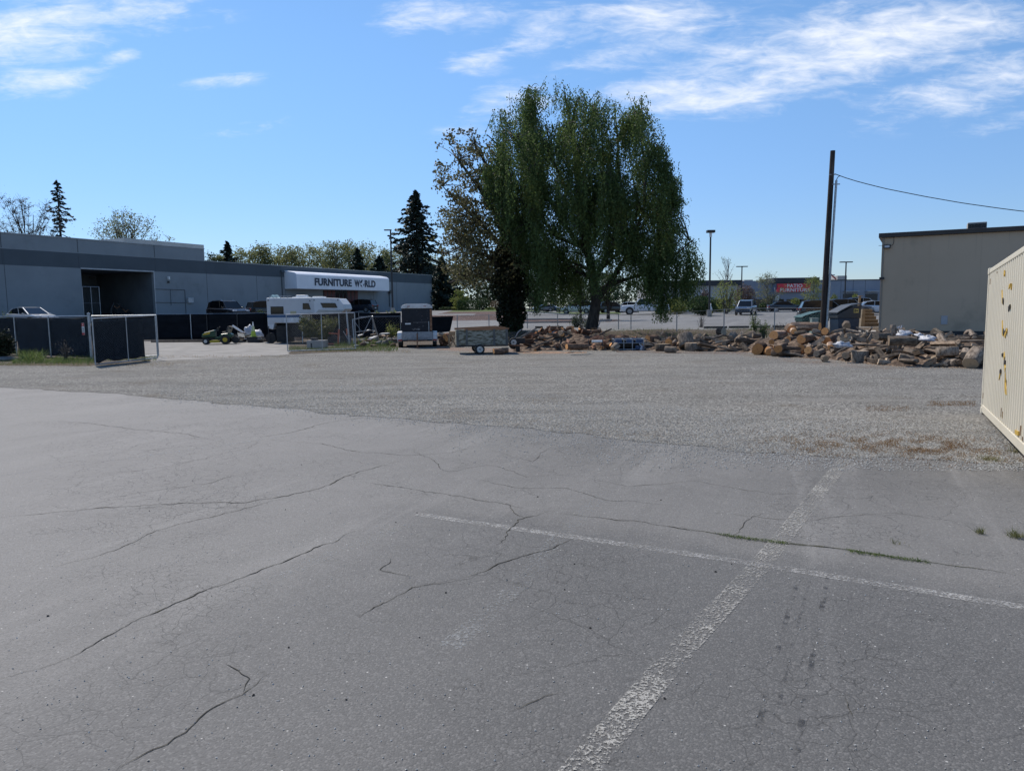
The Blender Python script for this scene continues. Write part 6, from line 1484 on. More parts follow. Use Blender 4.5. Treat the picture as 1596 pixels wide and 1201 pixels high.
hero(1429, 532, 7.5, 0.8, 160, 0, (B_gray, C_tan), 'large cut trunk with brown end in the middle of the grey heap', 122, 0.8)
hero(1397, 534, 7, 0.45, 90, 85, (B_gray, C_gry), 'upright grey block near the middle of the right heap', 123, 0.72, 'disc')
hero(1365, 524, 6, 0.7, 30, 0, (B_gray, C_gry), 'rounded grey log end high on the left of the grey heap', 124, 0.9)
hero(1396, 515, 4.2, 0.4, 90, 85, (B_gray, W_pale), 'pale topped chunk standing up on the skyline of the grey heap', 125, 1.02)
hero(1163, 526, 8.5, 0.5, 20, 20, (B_gray, C_tan), 'split stump half with grained face left of the orange heap', 126, 0.5)
hero(1139, 525.5, 6.5, 0.4, 50, 30, PG, 'orange brown stump piece facing left in the middle pile', 127, 0.5)
hero(1128, 517, 6.0, 0.45, 110, 0, (B_brown, C_gry), 'dark round log on top of the middle pile by a fence post', 128, 0.62)
hero(1009, 529, 6.4, 0.7, 40, 0, (B_brown, C_org), 'big bark covered log with red brown end right of the blue cart', 129, 0.45)
hero(1042, 532, 5.6, 0.35, 70, 10, (B_brown, C_org), 'round log section with orange face in the middle pile', 130, 0.42)
hero(1034, 541.2, 12, 0.3, 90, 90, (B_gray, C_gry), 'flat pale topped stump slice right of the blue cart', 131, 0.18, 'disc')
hero(1054, 544.5, 4.6, 0.5, 150, 0, PG, 'short log with pale end in front of the round section', 132, 0.16)
hero(1081, 540.5, 11.5, 0.36, 90, 90, (B_gray, W_pale), 'dark stump with a pale flat top in the middle pile', 133, 0.2, 'disc')
hero(1073, 531, 11.5, 0.6, 100, 60, (B_gray, B_gray), 'large dark root ball stump on the middle pile', 134, 0.45)
hero(873, 518.5, 3.6, 0.5, 80, 0, PG, 'round orange log end at the top of the left heap', 135, 0.88); 
hero(883, 540, 4.8, 1.0, 20, 0, PB, 'thick dark log lying sideways in the left heap', 137, 0.35); hero(888, 541.8, 4.2, 0.6, 10, 0, PB, 'short orange ended log at the front of the left heap', 138, 0.2)
hero(941, 538.5, 4.6, 0.44, 90, 88, (W_splitr, C_org), 'upright reddish stump block right of the white tube', 139, 0.22, 'disc'); hero(955, 541, 5, 0.35, 40, 35, PG, 'tilted stump slice left of the blue cart', 140, 0.18, 'disc')
hero(769, 547.5, 4.6, 0.5, 20, 0, PB, 'mossy round log beneath the wooden trailer', 141, 0.16); hero(782, 546, 4.3, 0.3, 0, 0, (B_brown, C_red), 'dark red stump piece beneath the wooden trailer', 142, 0.18)
hero(693, 524, 4.0, 0.5, 60, 0, (W_splitr, C_org), 'upper fresh split log left of the carved stand', 143, 0.55); hero(696, 528.5, 3.6, 0.5, 60, 0, PB, 'round log end directly left of the carved stand', 144, 0.4)
for k_, (px, py) in enumerate(((688,519.5),(690,529),(686,533),(691,536),(684,525))):
    r_ = random.Random(k_); g = G(px, 540); put(r_.choice(S_red+S_pale), (g.x, g.y+0.6), max(0.1, (2-(py-480)*g.y/FPX)), (r_.random()*6, r_.gauss(0,.3), r_.random()*6), 'pale split firewood piece stacked between horse trailer and carved stand', 'firewood right of the horse trailer')
for (px, py, z, lb) in ((1363,562,0.08,'pale peeled wood chunk at the front foot of the grey heap'),(1325,526,0.75,'bright pale split piece high on the left of the grey heap'),(1315,533,0.7,'white streaked split piece above the huge grey stump')):
    g = G(px, py, z); put(S_pale[0 if z < .1 else 1], (g.x, g.y), z+.05, (0.6, 0.1, 0.3), lb, None, sc=1.15)
for k_, (px, py, z, lb) in enumerate(((1410,520,0.95,'white plastic rag at the crest of the grey heap, left of the bucket'),(1433,524,0.85,'white plastic rag just below the white bucket'),(1446,528,0.8,'largest white plastic rag right of the white bucket'),(1314,538,0.6,'small white wrapping on the grey stump by the orange heap'))):
    g = G(px, py, z); o = lump('plastic_rag', lb, 'plastic', (g.x, g.y), 0.26, 0.16, 0.2, M_bag, 40+k_, 0.6, z-0.08, k_)
# sawdust and chips
M_saw = worn('sawdust', (0.42,0.25,0.15), 0.44, 0.56, 9)
def patch(name, pts, z, mat): return tag(sheet(name, pts, z, mat, jit=0.15, step=0.3), kind='structure')
patch('sawdust', [g2(806,549), g2(845,548), g2(915,548.5), g2(915,551), g2(850,551.5), g2(806,551)], 0.017, M_saw)
patch('sawdust', [g2(680,541), g2(835,545), g2(835,549), g2(760,549), g2(680,546)], 0.0165, worn('reddish_sawdust', (0.27,0.17,0.12), 0.42, 0.58, 9))
patch('sawdust', [g2(1165,549), g2(1300,562), g2(1400,572), g2(1400,578), g2(1280,570), g2(1160,556)], 0.0165, worn('tan_sawdust', (0.3,0.2,0.14), 0.5, 0.62, 11))
patch('sawdust', [g2(960,546), g2(1165,549), g2(1165,553), g2(960,550)], 0.0168, worn('brown_sawdust', (0.2,0.13,0.09), 0.46, 0.6, 11))
C = []; r_ = random.Random(9)
for i in range(1500):
    px = r_.uniform(800, 1540); f = front(px); d = Vector((f.x, f.y, 0)).normalized(); p = f - d*(abs(r_.gauss(0, .6))-0.1); C.append((p.x, p.y, 0.02))
chips = leaf_quads(C, 0.07, 0.45); chips = chips.reshape(-1, 3); chips[:, 2] = 0.02 + np.abs(chips[:, 2]-0.02)*0.4
tag(arrmesh('wood_chips', chips, 4, leafm('wood_chip', (0.2,0.13,0.08), (0.45,0.33,0.22), 0.0)), 'pale wood chips strewn along the foot of the log pile', 'wood chips', kind='stuff')
print('LOGS', LOGN)
# ------------------------------------------------------------------ vegetation
L_birch = leafm('birch_leaf', (0.05,0.085,0.028), (0.135,0.19,0.06), 0.45); L_maple = leafm('bronze_leaf', (0.065,0.058,0.032), (0.17,0.165,0.075), 0.35, scale=0.35); L_ivy = leafm('ivy_leaf', (0.014,0.018,0.010), (0.03,0.04,0.018), 0.1)
L_con = leafm('conifer_needle', (0.014,0.022,0.016), (0.032,0.045,0.03), 0.1); L_cot = leafm('cottonwood_leaf', (0.125,0.14,0.055), (0.24,0.25,0.11), 0.45); L_dk = leafm('dark_leaf', (0.028,0.045,0.02), (0.06,0.085,0.035), 0.3)
L_yg = leafm('spring_leaf', (0.13,0.16,0.04), (0.28,0.30,0.09), 0.4); L_bud = leafm('brown_bud', (0.10,0.075,0.05), (0.17,0.13,0.085), 0.3); L_red = leafm('red_twig', (0.11,0.075,0.06), (0.16,0.11,0.09), 0.2); L_hedge = leafm('hedge_leaf', (0.025,0.05,0.018), (0.06,0.1,0.03), 0.25)
L_weed = leafm('weed_leaf', (0.07,0.11,0.03), (0.16,0.21,0.07), 0.4); L_straw = leafm('dry_grass', (0.22,0.15,0.07), (0.34,0.25,0.13), 0.3); L_grass = leafm('grass_blade', (0.07,0.11,0.03), (0.15,0.19,0.06), 0.4); L_dead = leafm('dead_stem', (0.09,0.08,0.07), (0.16,0.14,0.12), 0.1)
M_twig = pm('twig_bark', (0.12,0.10,0.085), (0.07,0.058,0.05), 3, 0.95); M_pbark = pm('pale_bark', (0.2,0.18,0.16), (0.12,0.105,0.09), 3, 0.95)
def bez(a, b, c, n=6):
    return [a*(1-t)**2 + b*2*t*(1-t) + c*t*t for t in [i/n for i in range(n+1)]]
def broadleaf(name, label, px, Y, pyt, wpx, leafmat, nl=2600, ls=0.35, tips=46, crown0=0.3, seed=1, cat='tree', group=None, barkm=None, twigs=0, clump=0.75, up=0.35, trunk_r=None, shape=1.0, pyb=None, multi=1):
    b = D(px, 480 if pyb is None else pyb, Y); z = H(b.x, b.y); h = D(px, pyt, Y).z - z; W_ = wpx*Y/FPX/2
    t = thing(name, label, cat, (b.x, b.y, z), 0, group); r_ = random.Random(seed); bm_ = barkm or M_twig
    tr = trunk_r or h*0.016; m = MB(); top = Vector((r_.uniform(-.05,.05)*h, 0, h*0.82))
    stems = []
    for q in range(multi):
        off = Vector((r_.uniform(-1,1)*W_*0.45*(multi > 1), r_.uniform(-1,1)*W_*0.4*(multi > 1), 0)); tp = top + off; stems.append(tp)
        pts = bez(Vector((off.x*0.08, off.y*0.08, -0.1)), Vector((off.x*0.4, off.y*0.4, h*0.35)), tp, 7); m.tube(pts, [tr*(1-0.85*i/7) for i in range(8)], 7)
    C = []; ax = []
    cz = h*(crown0+1)/2; ch = h*(1-crown0)/2
    for i in range(tips):
        u = r_.uniform(-1, 1); th = r_.uniform(0, 2*PI); rr_ = (r_.random()**0.4)
        zz = cz + ch*u*0.97; rad = W_*math.sqrt(max(0, 1-abs(u)**(2.2 if u > 0 else 2.6*shape)))*rr_*(1+.3*math.sin(th*3+seed))
        tip = Vector((rad*math.cos(th), rad*math.sin(th), zz))
        s_ = stems[i % multi]; k = max(0.18, min(0.95, (zz/h - up*rr_)/0.82)); st = Vector((s_.x*k*k, s_.y*k*k, s_.z*k))
        mid = st.lerp(tip, 0.55) + Vector((0, 0, h*0.04)); pts = bez(st, mid, tip, 5); m.tube(pts, [tr*0.34*(1-0.8*j/5) for j in range(6)], 4, cap=False)
        n_ = nl//tips; cr = W_*0.22*r_.uniform(0.6, 1.3)
        for j in range(n_):
            f = r_.random(); base = pts[2].lerp(tip, f) if r_.random() < 0.3 else tip
            C.append((base.x+r_.gauss(0, cr*clump), base.y+r_.gauss(0, cr*clump), base.z+r_.gauss(0, cr*clump*0.75)))
        for j in range(twigs):
            b0_ = pts[3+j % 3]; e = b0_ + Vector((r_.gauss(0,1), r_.gauss(0,1), r_.uniform(0.1,1.5))).normalized()*W_*r_.uniform(.12,.32); m.tube([b0_, b0_.lerp(e, .5)+Vector((0,0,.02*h*r_.random())), e], [tr*0.10, tr*0.07, tr*0.035], 3, cap=False)
    m.build('trunk', bm_, t)
    if nl: arrmesh('crown', leaf_quads(C, ls), 4, leafmat, t)
    return t
def conifer(name, label, px, Y, pyt, wpx, seed=1, group=None, crown0=0.08, sparse=0.0, nb=90, gap=None, ls=0.5, dens=26, lean=0.0):
    b = D(px, 480, Y); z = H(b.x, b.y); h = D(px, pyt, Y).z - z; W_ = wpx*Y/FPX/2; r_ = random.Random(seed)
    t = thing(name, label, 'tree', (b.x, b.y, z), 0, group); MB().tube([(0,0,-0.2),(lean*h*.5,0,h*.5),(lean*h,0,h)], [h*.016, h*.01, 0.02], 7).build('trunk', M_bark, t)
    C = []; A = []; m = MB()
    for i in range(nb):
        f = crown0 + (1-crown0)*(i/nb)**0.9; zz = h*f; th = i*2.399+r_.uniform(-.5,.5); L_ = W_*(1-f)**0.72*r_.uniform(.35,1.25)/(1-crown0)**0.72
        if gap and gap[0] < f < gap[1] and r_.random() < 0.65: L_ *= 0.3
        if r_.random() < sparse: continue
        d = Vector((math.cos(th), math.sin(th), 0)); st = Vector((lean*zz, 0, zz)); tip = st + d*L_ + Vector((0,0,-L_*r_.uniform(-.12,.45))); mid = st + d*L_*.55 + Vector((0,0,-L_*.18)); pts = bez(st, mid, tip, 5)
        m.tube(pts, [0.05*(h/20)*(1-.8*j/5) for j in range(6)], 3, cap=False)
        n_ = int(dens*max(.35, L_/W_)*1.6)
        for j in range(n_):
            f2 = r_.random()**.7; p = pts[0].lerp(tip, f2); q = bez(st, mid, tip, 1)[0]; u = f2; p = st*(1-u)**2 + mid*2*u*(1-u) + tip*u*u
            s_ = d.cross(Vector((0,0,1)))*r_.gauss(0, L_*.10*(1.2-u)); C.append(tuple(p + s_ + Vector((0,0,r_.uniform(-.35,.08)*ls)))); A.append(tuple(d*0.8 + s_.normalized()*(.7 if s_.length > 0.01 else 0) + Vector((0,0,-.35))))
    m.build('branches', M_bark, t)
    arrmesh('crown', leaf_quads(C, ls, 0.42, np.array(A), 1.0), 4, L_con, t)
    return t

# --- the big weeping birch
bb = D(922, 516, 46.5); zb = H(bb.x, bb.y)
birch = thing('weeping_birch', 'huge weeping birch with hanging strands of leaves reaching near the ground', 'tree', (bb.x, bb.y, zb))
Yb = bb.y; PPM = FPX/Yb
def bl(px, py, dy=0.0): p = D(px, py, Yb); return Vector((p.x-bb.x, dy, p.z-zb))
r_ = random.Random(42); m = MB()
trunkpts = [bl(921, 518), bl(925, 495), bl(929, 470), bl(925, 440), bl(918, 400), bl(905, 340), bl(900, 270), bl(890, 200), bl(880, 150)]
m.tube(trunkpts, [.42,.36,.33,.29,.25,.2,.14,.08,.03], 12)
limbs = [([bl(929,470), bl(950,440), bl(975,400), bl(1000,330), bl(1010,260), bl(1000,190)], .2), ([bl(927,455), bl(960,440), bl(1010,425), bl(1050,395), bl(1075,375)], .16), ([bl(925,440), bl(955,380), bl(960,300), bl(965,220), bl(958,160)], .2),
         ([bl(918,400), bl(880,350), bl(840,280), bl(800,220), bl(780,190)], .17), ([bl(915,390), bl(870,370), bl(820,320), bl(790,290), bl(772,280)], .12), ([bl(905,340), bl(860,250), bl(835,190), bl(820,155)], .12), ([bl(920,420), bl(870,400), bl(845,360), bl(835,330)], .1),
         ([bl(912,360), bl(940,260), bl(925,200), bl(915,170)], .1), ([bl(925,430), bl(980,380), bl(1020,330), bl(1035,290)], .12)]
for pts, r0 in limbs:
    k = len(pts); pts = [p + Vector((0, r_.uniform(-.5,.5)*i, 0)) for i, p in enumerate(pts)]; m.tube(pts, [r0*(1-.85*i/(k-1)) for i in range(k)], 8)
# crown outline: px -> top and bottom py
TOPX = [752, 762, 775, 795, 820, 845, 867, 885, 895, 906, 918, 936, 955, 975, 1000, 1014, 1022, 1026, 1040, 1050, 1056]; TOPY = [235, 205, 180, 155, 158, 140, 132, 150, 170, 188, 175, 155, 162, 150, 172, 192, 215, 268, 284, 278, 296]
BOTX = [752, 765, 785, 805, 818, 830, 850, 880, 910, 940, 960, 980, 1000, 1015, 1028, 1042, 1056]; BOTY = [300, 350, 395, 420, 455, 475, 483, 488, 472, 455, 470, 488, 485, 470, 425, 355, 322]
def top(px): return lerp1(px, TOPX, TOPY)
def bot(px): return lerp1(px, BOTX, BOTY)
C = []; A = []
def strand(p, Ls, sw, dens=15.0, lsz=0.1):
    n = max(4, int(Ls*dens)); dx = r_.gauss(.02, .075)+sw; dy_ = r_.gauss(0, .05)
    for i in range(n):
        f = i/n; q = (p.x + dx*Ls*f*(1-.4*f) + .05*math.sin(f*7+dx*90) + r_.gauss(0, .07), p.y + dy_*Ls*f + r_.gauss(0, .055), p.z - Ls*f)
        C.append(q); A.append((0.1*r_.gauss(0,1), 0.1*r_.gauss(0,1), -1))
nbr = 0
trunk_samples = trunkpts[3:]
allimb = [p for pts, _ in limbs for p in pts[1:]] + trunk_samples
CL = []
for i in range(120):
    px = r_.uniform(756, 1052); CL.append((px, (r_.random()**1.1 if i < 80 else r_.uniform(.42, 1)), r_.uniform(-1, 1)))
for i in range(710):
    cpx, cf, cdy = CL[i % len(CL)] if i < 610 else (r_.uniform(775, 1045), r_.uniform(.12, 1), r_.uniform(-1, 1))
    px = min(1055, max(753, cpx + r_.gauss(0, 8.5))); ty, by = top(px), bot(px)
    f = min(1, max(0, cf + r_.gauss(0, .035))); py = ty + (by-ty)*f*0.82 + 4
    halfw = 1 - abs((px-905)/152)**2.4; dep = 5.6*math.sqrt(max(.05, halfw))*(0.45+0.55*math.sin(PI*min(1, .25+f*.7)))
    dy = max(-1, min(1, cdy + r_.gauss(0, .16)))
    dy = dep*(math.copysign(abs(dy)**.6, dy))
    tip = bl(px, py, dy)
    st = min(allimb, key=lambda q: (q-tip).length + (0 if q.z < tip.z + 0.3 else 3)); st = st.lerp(tip, 0.02)
    Lb = (tip-st).length
    mid = st.lerp(tip, .6) + Vector((0, 0, min(1.3, Lb*.32))); pts = bez(st, mid, tip, 6)
    m.tube(pts, [max(.012, min(.045, .012*Lb))*(1-.7*j/6) for j in range(7)], 4, cap=False)
    lim = bl(px, by, 0).z
    ns = r_.randint(8, 15); big = r_.random() < .5
    for j in range(ns):
        u = r_.uniform(.45, 1.0); k = min(5, int(u*6)); p = pts[k].lerp(pts[k+1], u*6-k) + Vector((r_.gauss(0,.22), r_.gauss(0,.22), r_.gauss(0,.1)))
        room = max(.4, p.z - lim); Ls = min(room*r_.uniform(.8,1.12), r_.uniform(.7, 4.2 if big else 2.2))
        strand(p, Ls, .03*r_.gauss(0,1))
# feathery tips on the skyline
for i in range(90):
    px = r_.uniform(756, 1050); p = bl(px, top(px)+r_.uniform(-9, 8), r_.uniform(-2,2)); q = p + Vector((r_.gauss(0,.5), 0, -1.2)); m.tube([q, q.lerp(p,.6), p], [.015,.01,.006], 3, cap=False)
    for j in range(28): f = r_.random(); s_ = q.lerp(p, f); C.append((s_.x+r_.gauss(0,.12), s_.y+r_.gauss(0,.12), s_.z-r_.random()*.3)); A.append((0,0,-1))
# the low arching branch on the right
arc = [bl(1010,425), bl(1040,395), bl(1062,372), bl(1080,375), bl(1092,395)]
m.tube(arc, [.07,.055,.04,.025,.012], 6)
for i in range(330):
    px = r_.choice([r_.gauss(1033, 5), r_.gauss(1050, 4), r_.gauss(1068, 6), r_.gauss(1084, 5)]); ty = lerp1(px, [1018,1030,1045,1058,1070,1082,1095], [430,412,388,370,362,374,402]); by = lerp1(px, [1018,1030,1037,1048,1060,1075,1085,1095], [480,500,507,482,478,486,478,430])
    p = bl(px, ty + (by-ty)*r_.random()**1.3*.6 + r_.uniform(-4, 12), r_.uniform(-1.3, 1.3)); room = max(.3, p.z - bl(px, by).z); strand(p, min(room*r_.uniform(.7,1.05), r_.uniform(.8,3.6)), 0.0)
for pxc in (1031, 1066, 836): # lone long curtains
    for i in range(26): p = bl(pxc+r_.gauss(0,4.5), 430, r_.uniform(-.5,.5)); strand(p, p.z - bl(pxc, 505 if pxc == 1031 else (476 if pxc == 1066 else 492)).z*r_.uniform(.95,1.3), 0.0)
for i in range(26):
    px = r_.uniform(1030,1060); p = bl(px, r_.uniform(345,385), r_.uniform(-.6,.6)); m.tube([bl(1030,420), p], [.012,.006], 3, cap=False)
    for j in range(12): C.append((p.x+r_.gauss(0,.2), p.y+r_.gauss(0,.2), p.z-r_.random()*.6)); A.append((0,0,-1))
m.build('trunk', M_bark, birch)
arrmesh('crown', leaf_quads(C, 0.12, 0.62, np.array(A), 1.6), 4, L_birch, birch)
print('BIRCH', len(C))

# --- bronze-leaved tree with ivy trunk at its left
mb_ = D(798, 518, 49.0); zz = H(mb_.x, mb_.y)
t = thing('ivy_clad_tree', 'brown budding tree left of the birch, trunk thick with dark ivy', 'tree', (mb_.x, mb_.y, zz)); r_ = random.Random(77)
def ml(px, py, dy=0.0): p = D(px, py, 49.0); return Vector((p.x-mb_.x, dy, p.z-zz))
m = MB(); tp = [ml(798,520), ml(797,480), ml(798,440), ml(796,390), ml(785,330), ml(765,270), ml(740,225)]; m.tube(tp, [.5,.45,.42,.34,.22,.12,.04], 10)
lb = [[ml(797,430), ml(760,400), ml(720,385), ml(690,395)], [ml(796,400), ml(750,350), ml(710,310), ml(690,290)], [ml(790,360), ml(745,290), ml(715,250), ml(700,225)], [ml(797,450), ml(750,430), ml(715,430), ml(700,440)], [ml(790,350), ml(790,280), ml(775,230), ml(760,215)], [ml(797,440), ml(830,390), ml(840,340)]]
for pts in lb:
    pts = [p + Vector((0, r_.uniform(-1,1)*i*.8, 0)) for i, p in enumerate(pts)]; m.tube(pts, [.18,.12,.07,.03], 6)
C = []; samp = [p for pts in lb for p in pts] + tp[3:]
for i in range(330):
    px = r_.triangular(678, 812, 735); ty = lerp1(px, [678,690,705,725,745,765,812], [350,232,212,204,220,240,330]); by = lerp1(px, [678,700,720,745,770,790,812], [405,432,448,440,430,440,440])
    py = r_.uniform(ty, by); dy = r_.uniform(-1,1)*4.2; tip = ml(px, py, dy); st = min(samp, key=lambda q: (q-tip).length + (0 if q.z < tip.z+.5 else 2)); m.tube(bez(st, st.lerp(tip,.6)+Vector((0,0,.3)), tip, 4), [.035,.028,.02,.014,.008], 4, cap=False)
    low = py > 330; n_ = int((30 if not low else 62)*r_.uniform(.4,1.5)); cr = .2 if not low else .42
    for j in range(n_): C.append((tip.x+r_.gauss(0,cr), tip.y+r_.gauss(0,cr), tip.z+r_.gauss(0,cr*.7)))
m.build('trunk', M_bark, t); arrmesh('crown', leaf_quads(C, 0.17, .75), 4, L_maple, t)
C = []
for i in range(11000):
    px0_ = 797; py = r_.uniform(335, 520); wv = lerp1(py, [335,380,420,450,480,505,520], [14,26,34,30,24,18,22])*PPM**0; a = r_.uniform(0, 2*PI); rr_ = (r_.random()**.35)*wv/FPX*49*.93*(1+.22*math.sin(py*.13+a*2)); cx_ = lerp1(py, [335,400,450,520], [800,800,797,797]); p = ml(cx_, py); C.append((p.x+rr_*math.cos(a), rr_*math.sin(a)*.9, p.z))
arrmesh('ivy', leaf_quads(C, 0.2, .8), 4, L_ivy, t)

# --- conifers and far trees
conifer('fir_tree', 'tall dark fir rising behind the right end of the furniture store', 652, 133, 297, 140, 3, nb=300, crown0=.10, ls=.7, dens=50)
conifer('fir_tree', 'shorter dark fir filling the gap right of the store corner', 690, 120, 400, 70, 4, nb=110, crown0=.02, ls=0.9, dens=34)
conifer('fir_tree', 'tall sparse fir standing alone above the store roof at left', 103, 150, 279, 92, 6, nb=130, crown0=.12, sparse=.1, gap=(.60,.72), ls=.62, dens=40)
conifer('fir_tree', 'small dark fir peeking over the roof right of the pale roof box', 359, 175, 376, 64, 7, nb=80, crown0=.05, ls=1.1, dens=26)
conifer('fir_tree', 'dark fir among cottonwoods behind the canopy sign', 560, 180, 387, 62, 8, nb=80, crown0=.05, ls=1.2, dens=26)
conifer('fir_tree', 'dark fir just left of the store lamp post', 593, 172, 398, 70, 9, nb=80, crown0=.05, ls=1.2, dens=26)
broadleaf('bare_tree', 'leafless tree with fine brown twigs at the far left skyline', 50, 140, 297, 104, L_bud, 1500, .26, 60, .3, 11, barkm=M_twig, twigs=26, clump=.6, trunk_r=.32, up=.5, multi=2)
broadleaf('bare_tree', 'low bare twiggy tree at the very left edge of the roofline', 4, 150, 342, 50, L_bud, 500, .26, 40, .5, 12, barkm=M_twig, twigs=10, clump=.5)
broadleaf('budding_tree', 'rounded budding tree with many upright stems above the left roof', 208, 135, 331, 102, L_cot, 5200, .34, 120, .3, 13, twigs=8, clump=.5, multi=5, up=.5, trunk_r=.3)
broadleaf('dark_tree', 'low dark tree between the roof box and the small fir', 334, 170, 394, 32, L_dk, 1200, .5, 26, .3, 14)
gt = 'cottonwoods in a row behind the furniture store'
for i, (px, pt_, w_) in enumerate(((385,388,44),(408,383,46),(432,388,44),(455,386,44),(474,381,50),(500,388,40),(520,380,48),(545,379,46),(575,381,46),(600,388,40),(625,392,44),(345,398,30),(658,398,50))):
    broadleaf('cottonwood', 'pale green spring cottonwood, one of the even row behind the store roof', px, 190+6*(i % 3), pt_+r_.uniform(-4,3), w_*1.45, L_cot, 5200, .5, 60, .08, 30+i, group=gt, barkm=M_pbark, twigs=2, clump=.7, multi=3, up=.5)
# behind the driveway, between store and birch
broadleaf('dark_tree', 'broad dark tree behind the hedge left of the ivy trunk', 722, 135, 418, 74, L_dk, 3200, .5, 50, .06, 50); broadleaf('dark_tree', 'dark green tree right behind the ivy clad trunk', 768, 140, 408, 70, L_dk, 3200, .5, 50, .06, 51)
broadleaf('light_green_tree', 'small yellow green tree left of the clipped hedge', 716, 112, 452, 26, L_yg, 900, .3, 24, .1, 52)
fg = 'far trees beyond the parking lot under the birch'
for i, (px, pt_, w_) in enumerate(((825,436,60),(862,430,60),(900,438,60),(940,432,64),(985,440,60),(1030,446,50),(1068,455,40))):
    broadleaf('far_tree', 'dark far tree seen in gaps below the birch, beyond the parking lot', px, 215+7*(i % 3), pt_, w_, L_dk, 1800, .7, 34, .02, 60+i, group=fg)
def bush(name, label, px, Y, pyt, wpx, mat, n=1500, ls=.16, seed=1, cat='shrub', box=False, group=None, pyb=None, depth=None, stemm=True):
    b = D(px, 484 if pyb is None else pyb, Y); z = H(b.x, b.y); h = D(px, pyt, Y).z - z; W_ = wpx*Y/FPX/2; r_ = random.Random(seed); dd = depth or W_
    t = thing(name, label, cat, (b.x, b.y, z), 0, group); C = []
    for i in range(n):
        if box:
            a, c, e = r_.uniform(-1,1), r_.uniform(-1,1), r_.random(); k = r_.choice((0,1,2)) if r_.random() < .7 else 3
            if k == 0: a = math.copysign(1, a)
            elif k == 1: c = math.copysign(1, c)
            elif k == 2: e = 1
            C.append((a*W_+r_.gauss(0,.04), c*dd+r_.gauss(0,.04), e*h+r_.gauss(0,.04)))
        else:
            v = Vector((r_.gauss(0,1), r_.gauss(0,1), r_.gauss(0,1))).normalized(); k = (r_.random()**.3)*(1+.28*mnoise.noise(v*2.5+Vector((seed,0,0)))); C.append((v.x*W_*k, v.y*dd*k, h*.5+v.z*h*.5*k))
    m = MB()
    for i in range(7): e = Vector((r_.uniform(-1,1)*W_*.6, r_.uniform(-1,1)*dd*.6, h*.75)); m.tube([(e.x*.15,e.y*.15,0), e*.5, e], [.03*h, .02*h, .008*h], 4, cap=False)
    m.build('stems', M_twig, t); arrmesh('foliage', leaf_quads(C, ls), 4, mat, t); return t
bush('clipped_hedge', 'rectangular clipped dark hedge above the mulch bank', 731, 108, 469.5, 33, L_hedge, 5200, .16, 1, 'hedge', True, depth=1.2)
for i, (px, py, w_, mt, lb_) in enumerate(((694,478,20,L_dk,'low dark shrub at the foot of the store corner'),(708,478,12,L_yg,'small light green shrub left of the clipped hedge'),(764,479,14,L_yg,'yellow green low shrub right of the clipped hedge'),(752,462,24,L_dk,'taller dark shrub behind the clipped hedge'),(775,467,26,L_bud,'brownish bare shrub beside the ivy trunk'))):
    bush('shrub', lb_, px, 112+i, py, w_, mt, 900, .22, 10+i)
bush('round_hedge', 'large rounded green hedge behind the white standpipe', 1094, 84, 461, 44, L_hedge, 5000, .2, 21, 'hedge', depth=2.2); bush('round_hedge', 'yellowish topped hedge half hidden by the low birch branch', 1056, 92, 463, 40, L_yg, 3000, .2, 22, 'hedge', depth=2.0)
for i, (px, py, w_, mt, lb_) in enumerate(((1134,476,12,L_hedge,'dark round clipped bush right of the leafy street tree trunk'),(1123,473,14,L_hedge,'dark clipped bush left of the street tree trunk'),(1117,478,5,L_bud,'tiny orange brown bush by the hedge'),(1190,471,16,L_hedge,'clipped green bush right of the slate blue suv'),(1201,471,10,L_hedge,'clipped bush left of the low dark sedan'),(1239,463,14,L_yg,'light green bush above the low dark sedan'),(1299,458,12,L_yg,'small light green bush right of the utility pole'),(1332,457,12,L_yg,'small bush in front of the far shop window'),(1183,475,6,L_bud,'small rusty bush beside the slate blue suv'))):
    bush('shrub', lb_, px, 116 if i > 4 else 108, py, w_, mt, 900, .2, 40+i)
bush('bare_shrub', 'wide brown leafless shrub in front of the pale shop wall', 1160, 118, 443, 34, L_red, 3200, .22, 60, depth=2)
bush('bare_shrub', 'small reddish bare shrub left of the tall lamp post', 1098, 118, 448, 14, L_red, 900, .22, 61)
# street trees
def street(name, label, px, Y, pyt, w_, seed, nl, c0, mat=L_yg, twigs=6, tips=46, ls=.17): return broadleaf(name, label, px, Y, pyt, w_, mat, nl, ls, tips, c0, seed, barkm=M_pbark, twigs=twigs, clump=.75, up=.3, trunk_r=.09)
street('street_tree', 'slender young tree, bare at the top with yellow leaves below', 1131, 92, 398, 30, 70, 60, .42, twigs=9, tips=40); 
bush('yellow_foliage_tree', 'young spreading tree with yellow green leaves around the slender bare one', 1131, 90, 436, 46, L_yg, 1500, .17, 71, 'tree')
street('street_tree', 'young leafing tree left of the patio furniture sign', 1196, 104, 427, 42, 72, 1700, .3, mat=leafm('pale_spring_leaf', (0.14,0.15,0.07), (0.25,0.25,0.12), .4)); street('street_tree', 'young leafing tree overlapping the right end of the red sign', 1268, 104, 432, 34, 73, 1700, .28)
for i, (px, pt_, lb_) in enumerate(((905,430,'thin tree trunk on the lot island left of the birch trunk'),(948,425,'thin tree trunk on the lot island right of the birch trunk'),(834,440,'small dark lot tree at the left end of the grass verge'))):
    broadleaf('lot_tree', lb_, px, 70 if i < 2 else 100, pt_, 60 if i < 2 else 40, L_dk, 1800, .2, 40, .42, 80+i, barkm=M_bark, trunk_r=.2 if i else .14)

